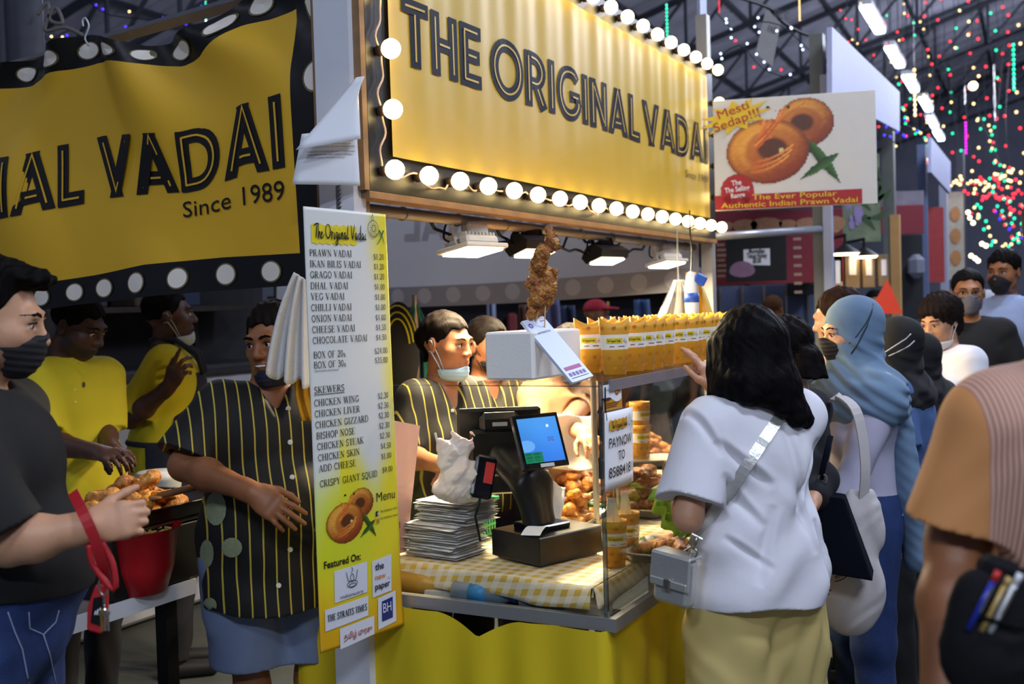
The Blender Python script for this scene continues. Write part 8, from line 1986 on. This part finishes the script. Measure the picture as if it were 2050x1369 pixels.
mb = MB(); mb.add([(w*.25, -.005, h*.22)]+[(w*.25+.09*math.cos(q), -.005, h*.22+.07*math.sin(q)*(1 if math.sin(q) > 0 else .6)) for q in np.linspace(0, 6.28, 15)[:-1]], [(0, 1+q, 1+(q+1) % 14) for q in range(14)]); mb.build('printed_burger', mat('burger_print', '8d6a86', .6, var=.3), t)
mb = MB(); mb.cyl((0, 0, 0), (0, 0, float(np.linalg.norm(at(1650, 458, 6.4)-at(1424, 474, 5.95)))), .022, n=12)
a, b = at(1424, 474, 5.95), at(1650, 458, 6.45); q = Vector(b-a).to_track_quat('Z', 'Y').to_matrix().to_4x4()
one('cross_rail', 'bright metal rail running right from the far end of the sign', 'rail', mb, mat('bright_rail', 'c5c8d2', .35, .5), T=Matrix.Translation(Vector(a)) @ q, smooth=True)
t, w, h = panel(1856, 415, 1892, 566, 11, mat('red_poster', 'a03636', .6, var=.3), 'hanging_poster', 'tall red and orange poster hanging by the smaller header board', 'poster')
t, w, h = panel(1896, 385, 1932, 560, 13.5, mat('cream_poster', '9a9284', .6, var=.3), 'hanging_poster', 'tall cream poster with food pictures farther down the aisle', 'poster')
mb = MB()
for k in range(3): mb.add([(w*.5, -.01, h*(.25+.25*k))]+[(w*(.5+.3*math.cos(q)), -.01, h*(.25+.25*k+.09*math.sin(q))) for q in np.linspace(0, 6.28, 11)[:-1]], [(0, 1+q, 1+(q+1) % 10) for q in range(10)])
mb.build('food_pictures', mat('orange_print', '9a6a3c', .6, var=.3), t)
t, w, h = panel(1764, 412, 1850, 470, 9.5, mat('red_awning', '7d2430', .7), 'red_awning', 'dark red awning board beyond the flower banner', 'awning')
t, w, h = panel(1764, 384, 1850, 414, 9.6, mat('mixed_print', '7b7480', .6, var=.5, scale=8), 'picture_banner', 'strip of faded food pictures above the dark red awning', 'banner')
# shelves of the shop opposite: white bags, kraft bags, dark cabinet
KRAFT = mat('kraft_paper', '8a7452', .7, var=.15)
for i, (x0, x1, y0, y1) in enumerate(((1668, 1688, 508, 600), (1693, 1722, 500, 578), (1728, 1752, 506, 576), (1760, 1780, 510, 574))):
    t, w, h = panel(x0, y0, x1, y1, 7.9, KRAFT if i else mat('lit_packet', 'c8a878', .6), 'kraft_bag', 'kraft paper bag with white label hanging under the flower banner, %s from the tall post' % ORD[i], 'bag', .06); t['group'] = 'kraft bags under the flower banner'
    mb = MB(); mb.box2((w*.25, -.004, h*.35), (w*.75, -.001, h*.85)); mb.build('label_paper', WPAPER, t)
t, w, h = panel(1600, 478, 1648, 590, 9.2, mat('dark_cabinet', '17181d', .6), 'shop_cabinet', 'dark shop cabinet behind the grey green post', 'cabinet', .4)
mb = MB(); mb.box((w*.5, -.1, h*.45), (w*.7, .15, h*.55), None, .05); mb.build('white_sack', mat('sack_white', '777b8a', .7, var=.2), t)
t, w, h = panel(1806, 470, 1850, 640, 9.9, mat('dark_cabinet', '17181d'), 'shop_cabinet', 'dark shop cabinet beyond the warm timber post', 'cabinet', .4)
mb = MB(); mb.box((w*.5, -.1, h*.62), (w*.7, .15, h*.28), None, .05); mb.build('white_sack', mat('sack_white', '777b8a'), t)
t, w, h = panel(1430, 575, 1650, 700, 9.6, mat('shop_counter_blue', '5c6a8c', .5, var=.4, scale=3), 'shop_counter', 'pale blue shop counter below the dark red menu banner', 'counter', .5)
for k in range(5): mb = MB(); mb.box2((w*(.05+.2*k), -.02, 0), (w*(.07+.2*k), 0, h)); mb.build('counter_rib', STEEL, t)
WL_ = mat('small_warm_lamp', 'ffe9c0', .4, emit='ffe2b0', es=8, var=0)
for i, (x, y, D) in enumerate(((1692, 506, 7.4), (1730, 512, 7.8))):
    t = thing('pendant_lamp', 'small lit lamp over the kraft bags, %s from the tall post' % ORD[i], 'lamp', mat4(at(x, y, D)), 'small lamps over the kraft bags')
    mb = MB(); mb.lathe([(.015, .06), (.03, .05), (.10, .0), (.105, -.004)], 16); mb.build('lamp_shade', BLKM, t, smooth=True)
    mb = MB(); mb.lathe([(.095, -.004), (.08, -.016), (.0, -.018)], 16); mb.build('lamp_glass', WL_, t, smooth=True); mb = MB(); mb.cyl((0, 0, .05), (0, 0, .12), .01, n=6); mb.cyl((0, 0, .12), (0, .9, .12), .012, n=6); mb.build('arm', BLKM, t)
for i, (x, y) in enumerate(((1938, 425), (1942, 436), (1948, 446), (1944, 512), (1952, 517), (1958, 522), (1966, 488), (1974, 492))):
    mb = MB(); mb.sphere((0, 0, 0), .032, 10); one('far_lamp', 'tiny far lamp down the aisle, %s from the dark post' % ORD[i], 'lamp', mb, WL_, T=mat4(at(x, y, 17)), group='far lamps down the aisle')
mb = MB(); mb.add([(-.12, 0, 0), (.12, 0, 0), (.02, 0, .24), (0, .08, .05)], [(0, 1, 2), (0, 2, 3), (1, 3, 2), (0, 3, 1)]); one('red_pennant', 'small bright red pointed flag above the crowd by the timber post', 'flag', mb, mat('red_flag', 'd8482c', .6, emit='b02a14', es=.5), T=mat4(at(1772, 628, 7.5)))  # flag is no lamp; a faint glow in its material brightens it
# hanging notice high in the roof
q = [at(1512, 108, 8), at(1548, 132, 8), at(1566, 44, 8), at(1535, 15, 8)]; u = unit([1, 0.15, 0]); T = frame(q[0], u, np.array([-u[1], u[0], 0]), ZX); iT = T.inverted(); p2 = [iT @ Vector(p) for p in q]
t = thing('hanging_notice', 'tilted white paper notice hanging from a cable under the roof', 'notice', T); mb = MB(); mb.prism([(p.x, p.z) for p in p2], Matrix(((1, 0, 0, 0), (0, 0, -1, 0), (0, 1, 0, 0), (0, 0, 0, 1))), .004); mb.build('paper', mat('notice_grey', '9a9a98', .7), t)
mb = MB(); fq = lambda X, Y: (X, -.008, Y); put_sans(mb, 'STALL NO', p2[0].x+.07, .30, .06, rot(lambda X, Y: fq(X, Y), 0, 0, -.25), .12, .02); put_sans(mb, 'FAIR', p2[0].x+.05, .18, .05, rot(lambda X, Y: fq(X, Y), 0, 0, -.25), .07, .02); mb.build('lettering', mat('grey_ink', '55565c'), t)
cab = spline([at(1425, -20, 7.5), at(1535, 14, 8), at(1566, 44, 8.05), at(1610, 68, 8.2), at(1650, 76, 8.4)], 6); mb = MB(); mb.tube([p-cab[0] for p in map(np.array, cab)], .012, 6); one('roof_cable', 'dark cable looping under the roof to the grey green post', 'cable', mb, BLKM, T=mat4(cab[0]), smooth=True)
# ---- fairy lights: each string one thing, its bulbs parts
FL = {}
for nm, c in (('red', 'ff2a3c'), ('yellow', 'ffd890'), ('green', '18e0a0'), ('blue', '3a28ff'), ('white', 'cfe0ff'), ('magenta', 'e010e0')): FL[nm] = mat('fairy_'+nm, c, .4, emit=c, es=3.0, var=0)
mb = MB(); mb.sphere((0, 0, 0), 1.0, 8); o_ = mb.build('fairy_bulb', FL['red'], None, None, smooth=True); FB_ME = {}
for nm in FL: me = o_.data.copy(); me.materials.clear(); me.materials.append(FL[nm]); FB_ME[nm] = me
bpy.data.objects.remove(o_)
CORD = mat('fairy_cord', '1d2420', .7)
def fairy(pts, cols, n, r, label, group):
    P = np.array(pts); base = P[0]; t = thing('fairy_lights', label, 'string lights', mat4(base), group)
    mb = MB(); mb.tube([p-base for p in P], .004, 4); mb.build('cord', CORD, t)
    d = np.concatenate([[0], np.cumsum(np.linalg.norm(np.diff(P, axis=0), axis=1))])
    for k in range(n):
        s_ = d[-1]*(k+.6*RNG.uniform()+.2)/n; p = np.array([np.interp(s_, d, P[:, i]) for i in range(3)])+RNG.uniform(-.06, .06, 3)
        o = bpy.data.objects.new('led_bulb', FB_ME[cols[k % len(cols)]]); COL.objects.link(o); o.parent = t; o.location = p-base; o.scale = (r, r, r)
# hanging curtains of lights over the aisle
seq = ['red', 'red', 'yellow', 'red', 'green', 'red', 'yellow', 'red', 'green', 'yellow', 'red', 'red', 'yellow', 'green', 'red', 'yellow', 'red', 'green', 'red', 'red', 'yellow']
for i, cn in enumerate(seq):
    x = 1690+17.5*i+6*math.sin(i*2.3); D = 9.5+.55*(i % 5)+.25*i; y1 = 240+150*abs(math.sin(i*1.7))+(60 if x > 1880 else -40)
    y0 = -90+30*math.sin(i); pts = [at(x+8*math.sin(k*.9+i), y0+(y1-y0)*k/8, D) for k in range(9)]
    fairy(pts, [cn] if i % 4 else [cn, 'red', cn], 10, .0082+.0006*i, '%s fairy light string hanging over the aisle, %s from the large header board' % (cn, ORD[i]), 'fairy light strings over the aisle')
# garlands low over the far aisle
for i, (p, cols, n) in enumerate(((((1860, 300), (1885, 345), (1920, 365), (1965, 372), (2000, 350), (2050, 345)), ['yellow'], 26), (((1905, 355), (1950, 372), (2000, 365), (2055, 375)), ['yellow', 'yellow', 'red'], 22), (((1955, 395), (1965, 440), (1985, 478), (2015, 490), (2045, 470), (2060, 440)), ['yellow', 'green'], 26), (((1985, 350), (2010, 400), (2035, 430), (2055, 400)), ['red', 'red', 'green'], 24), (((1940, 380), (1990, 395), (2050, 385)), ['red'], 20), (((1990, 410), (2020, 455), (2050, 480)), ['green', 'red', 'blue'], 22), (((1790, 170), (1810, 230), (1840, 265), (1870, 300)), ['green', 'yellow'], 16), (((1960, 230), (1990, 300), (2020, 360)), ['yellow', 'green'], 16))):
    pts = spline([at(x, y, 13+.4*i) for x, y in p], 4); fairy(pts, cols, n, .019, '%s garland of fairy lights low over the far aisle, %s of those strung there' % ('mixed' if len(set(cols)) > 1 else cols[0], ORD[i]), 'garlands over the far aisle')
# drip tubes
def drip(x, y0, y1, D, c, label):
    a, b = at(x, y1, D), at(x, y0, D); t = thing('drip_light', label, 'light tube', mat4(a), 'hanging drip lights'); L = float(b[2]-a[2]); n = 10
    mb = MB(); mb.cyl((0, 0, 0), (0, 0, L+.6), .006, n=6); mb.build('tube', GLASS, t)
    for k in range(n): o = bpy.data.objects.new('led_bulb', FB_ME[c]); COL.objects.link(o); o.parent = t; o.location = (0, 0, L*k/(n-1)); r = L/n*.33; o.scale = (r, r, r*1.2)
drip(413, 4, 44, 6.5, 'green', 'green drip light above the slack banner'); drip(1336, 10, 78, 8, 'green', 'green drip light above the far end of the bulb-edged sign'); drip(1601, -5, 40, 9, 'yellow', 'warm drip light under the roof right of the hanging notice'); drip(1832, 140, 230, 11, 'yellow', 'warm drip light crossing the row of battens')
drip(2030, 90, 178, 11, 'green', 'green drip light at the right edge above the crowd'); drip(1934, 246, 306, 13, 'magenta', 'magenta drip light over the far aisle'); drip(1440, -5, 24, 9, 'red', 'red drip light beside the lettered lot board'); drip(1992, 226, 242, 12, 'white', 'short white drip light over the far aisle')
# few blue and white leds left and centre
for i, (pts_, cols, n) in enumerate(((((180, 5), (220, 30), (300, 40), (330, 55), (370, 55), (410, 10)), ['blue', 'blue', 'yellow', 'blue'], 10), (((80, 40), (95, 80), (140, 60), (160, 75)), ['blue', 'yellow'], 7), (((1430, 20), (1470, 60), (1500, 45), (1560, 50), (1620, 100)), ['white'], 12), (((1425, 130), (1480, 90), (1530, 140), (1600, 160)), ['white', 'white', 'red'], 10), (((1770, 258), (1790, 285), (1810, 250), (1830, 262)), ['blue'], 8))):
    fairy(spline([at(x, y, 7.5) for x, y in pts_], 3), cols, n, .009, ['blue fairy light string seen above the slack banner', 'short blue string coiled by the dark pipes at the upper left', 'white fairy light string under the roof beside the lot board', 'lower white fairy light string beside the hanging notice', 'blue fairy light string at the end of the large header board'][i], 'scattered fairy light strings')
mb = MB(); mb.sphere((0, 0, 0), .048, 14); one('hall_bulb', 'single round warm bulb hanging among the red fairy lights', 'light bulb', mb, WL_, T=mat4(at(1948, 172, 12)))
# pipes, box section and cables at the upper left
t = thing('service_pipes', 'dark vertical pipes at the upper left beyond the slack banner', 'pipes', mat4((at(20, 60, 4.6)[0], at(20, 60, 4.6)[1], 0)))
for i, (x, r) in enumerate(((8, .045), (50, .075))): p = at(x, 60, 4.6)-at(20, 60, 4.6); mb = MB(); mb.cyl((p[0], p[1], 0), (p[0], p[1], 5.2), r, n=14); mb.build('pipe', TRUSS, t, smooth=True)
cb = spline([at(75, 30, 4.5), at(95, 5, 4.5), at(100, 40, 4.5), at(125, 45, 4.5), at(110, 15, 4.5), at(90, 60, 4.5), at(130, 55, 4.5), at(165, 70, 4.5)], 6); mb = MB(); mb.tube([np.array(p)-cb[0] for p in cb], .008, 6); one('loose_cable', 'loops of loose grey cable by the dark pipes at the upper left', 'cable', mb, mat('grey_cable', '6b6a66', .6), T=mat4(cb[0]), smooth=True)
# ---- inside the stall behind the banner: dark back wall, chest freezer, sockets, shelves
mb = MB(); mb.box2((-.4, 3.05, 0), (3.05, 3.1, 2.4)); o = mb.build('wall_back', mat('dark_back_sheet', '1b1b20', .9, var=.4, scale=3), None, STALL); o['kind'] = 'structure'
t = thing('chest_freezer', 'white chest freezer along the back of the stall behind the yellow shirts', 'freezer', st(1.0, 2.75, 0))
mb = MB(); mb.box2((-1.3, -.3, .02), (1.6, .28, 1.24), .02); mb.build('cabinet', mat('freezer_white', 'c3c7d4', .45), t); mb = MB(); mb.box2((-1.32, -.32, 1.24), (1.62, .29, 1.30), .015); mb.build('lid', mat('freezer_lid', '2c2b30', .5), t)
t = thing('socket_box', 'grey double socket box on the white freezer front with a cable', 'socket', st(.62, 2.44, 1.08)); mb = MB(); mb.box((0, -.02, 0), (.22, .05, .11), None, .008); mb.build('box', mat('socket_grey', '55575e', .5), t); mb = MB(); mb.tube(spline([(.05, -.05, 0), (.1, -.07, -.02), (.16, -.05, -.1), (.2, -.02, -.2)], 5), .008, 6); mb.build('cable', BLKM, t); mb = MB(); mb.box((-.04, -.055, .02), (.05, .03, .04), None, .006); mb.build('plug', BLKM, t)
t = thing('back_shelf', 'dark shelf of kitchen boxes on the back wall above the freezer', 'shelf', st(1.0, 2.95, 1.60)); mb = MB(); mb.box2((-1.2, -.25, 0), (1.6, .09, .03)); mb.build('board', mat('dark_board', '2a2520', .8), t)
for k in range(3): mb = MB(); mb.box2((-1.1+1.2*k, -.02, -.25), (-1.07+1.2*k, .09, 0)); mb.build('bracket', BLKM, t)
for k in range(7):
    mb = MB(); w = .16+.05*math.sin(k*2); mb.box2((-w/2, -.1, 0), (w/2, .1, .18+.06*math.sin(k*1.3)), .008); one('storage_box', 'dim cardboard box on the back shelf, %s from the left' % ORD[k], 'box', mb, mat(['box_blue', 'box_grey', 'box_brown'][k % 3], ['2a3350', '3c3b40', '4a3c30'][k % 3], .8), T=st(.0+.36*k, 2.9, 1.6315), group='boxes on the back shelf')
mb = MB(); mb.lathe([(.0, .0), (.02, .01), (.14, .02), (.15, .03)], 20); 
t = thing('mop', 'green string mop hanging behind the cashier', 'mop', mat4(at(832, 640, 5.2))); mb = MB()
for k in range(26): a = k*.9; mb.tube([(0, 0, .1), (.06*math.cos(a), .04*math.sin(a), -.05), (.07*math.cos(a)+.02*math.sin(k), .05*math.sin(a), -.36-.05*math.sin(k*3))], .006, 4)
mb.build('mop_head', mat('mop_green', '2f7f68', .8), t); mb = MB(); mb.cyl((0, 0, -float(at(832, 640, 5.2)[2])+.02), (.0, .0, .12), .014, n=8); mb.build('handle', STEEL, t)
t = thing('striped_bag', 'dark bag with yellow piping hanging behind the cashier', 'bag', mat4(at(800, 700, 4.9))); B = Field(); B.ell((0, 0, 0), (.09, .06, .22), None, .02); fmesh('pouch', B, .012, BLKCLOTH, t); mb = MB(); mb.cyl((0, 0, -float(at(800, 700, 4.9)[2])+.004), (0, 0, -.2), .016, n=8); mb.build('stand_pole', STEEL, t)
for k in range(3): mb = MB(); mb.tube([(.088*math.cos(a)*(1-.2*k), -.061+.02*k*0, .2*math.sin(a)*(1-.15*k)) for a in np.linspace(.2, 2.9, 14)], .004, 5); mb.build('piping', MATS['yellow_tee'], t)
# clothes rack and bright stuff seen under the white banner
for k, (x0, x1, y0, y1, D, c, lab) in enumerate(((1040, 1062, 610, 700, 7.5, '6d4a44', 'rust coloured cloth hanging in the shop behind the skewer'), (1080, 1118, 600, 700, 7.7, '6a6f96', 'lilac cloth hanging in the shop behind the skewer'), (1120, 1150, 612, 690, 8.3, '34405c', 'navy cloth hanging in the shop behind the yellow cups'), (1270, 1300, 600, 650, 8.4, '4a6a9a', 'blue cloth hanging in the shop behind the yellow cups'), (975, 990, 590, 690, 7.2, '8a97b8', 'pale upright pole like cloth roll behind the second girl'))):
    a = at(x0, y0, D); w = float(at(x1, y0, D)[0]-a[0]); h = float(a[2]-at(x0, y1, D)[2]); mb = MB(); mb.grid(lambda u, v: (u*w*(1+.1*v), .03*math.sin(u*11+k), -h*v), 18, 8); one('hanging_cloth', lab, 'cloth', mb, mat('hung_cloth_%d' % k, c, .85), T=mat4(a), smooth=True, solid=.01)
t = thing('shop_rack', 'dark shop rack across the back seen under the white banner', 'rack', mat4((at(1150, 640, 9.4)[0], at(1150, 640, 9.4)[1], 0))); mb = MB(); mb.box2((-2.6, 0, 0), (1.2, .5, 1.95), .01); mb.build('back_panel', mat('rack_dark', '1c1d24', .8, var=.3), t)
for k in range(4): mb = MB(); mb.box2((-2.6, -.25, .5+.4*k), (1.2, 0, .53+.4*k)); mb.build('board', BLKM, t)
for k in range(16):
    mb = MB(); w = .12+.04*math.sin(k*3); mb.box2((-w/2, -.1, 0), (w/2, .1, .16+.05*math.sin(k*5)), .02); c = ['8a3a3c', 'a58a5a', '5f6a8a', '7a7f8c'][k % 4]; p = at(1150, 640, 9.4); one('shop_box', 'small dim packet on the dark shop rack, %s from its left end' % ORD[k], 'packet', mb, mat('shop_box_'+c, c, .7), T=mat4((p[0]-2.3+.22*k, p[1]-.13, 1.731 if k % 2 else 1.331)), group='packets on the dark shop rack')
# scraps on the floor by the crowd
for i in range(6):
    mb = MB(); mb.grid(lambda u, v: ((u-.5)*.09, (v-.5)*.12, .006+.012*abs(math.sin(u*7+i))*abs(math.sin(v*5))), 6, 6); p = pz(1836+6*(i % 3), 1180+34*i, 0.0); one('paper_scrap', 'crumpled scrap of paper on the floor by the crowd, %s going towards the camera' % ORD[i], 'litter', mb, mat(['scrap_white', 'scrap_pink', 'scrap_green'][i % 3], ['9a9c98', 'b06a8a', '5f8a68'][i % 3], .8), T=mat4((p[0], p[1], 0), i*1.1), group='paper scraps on the floor')
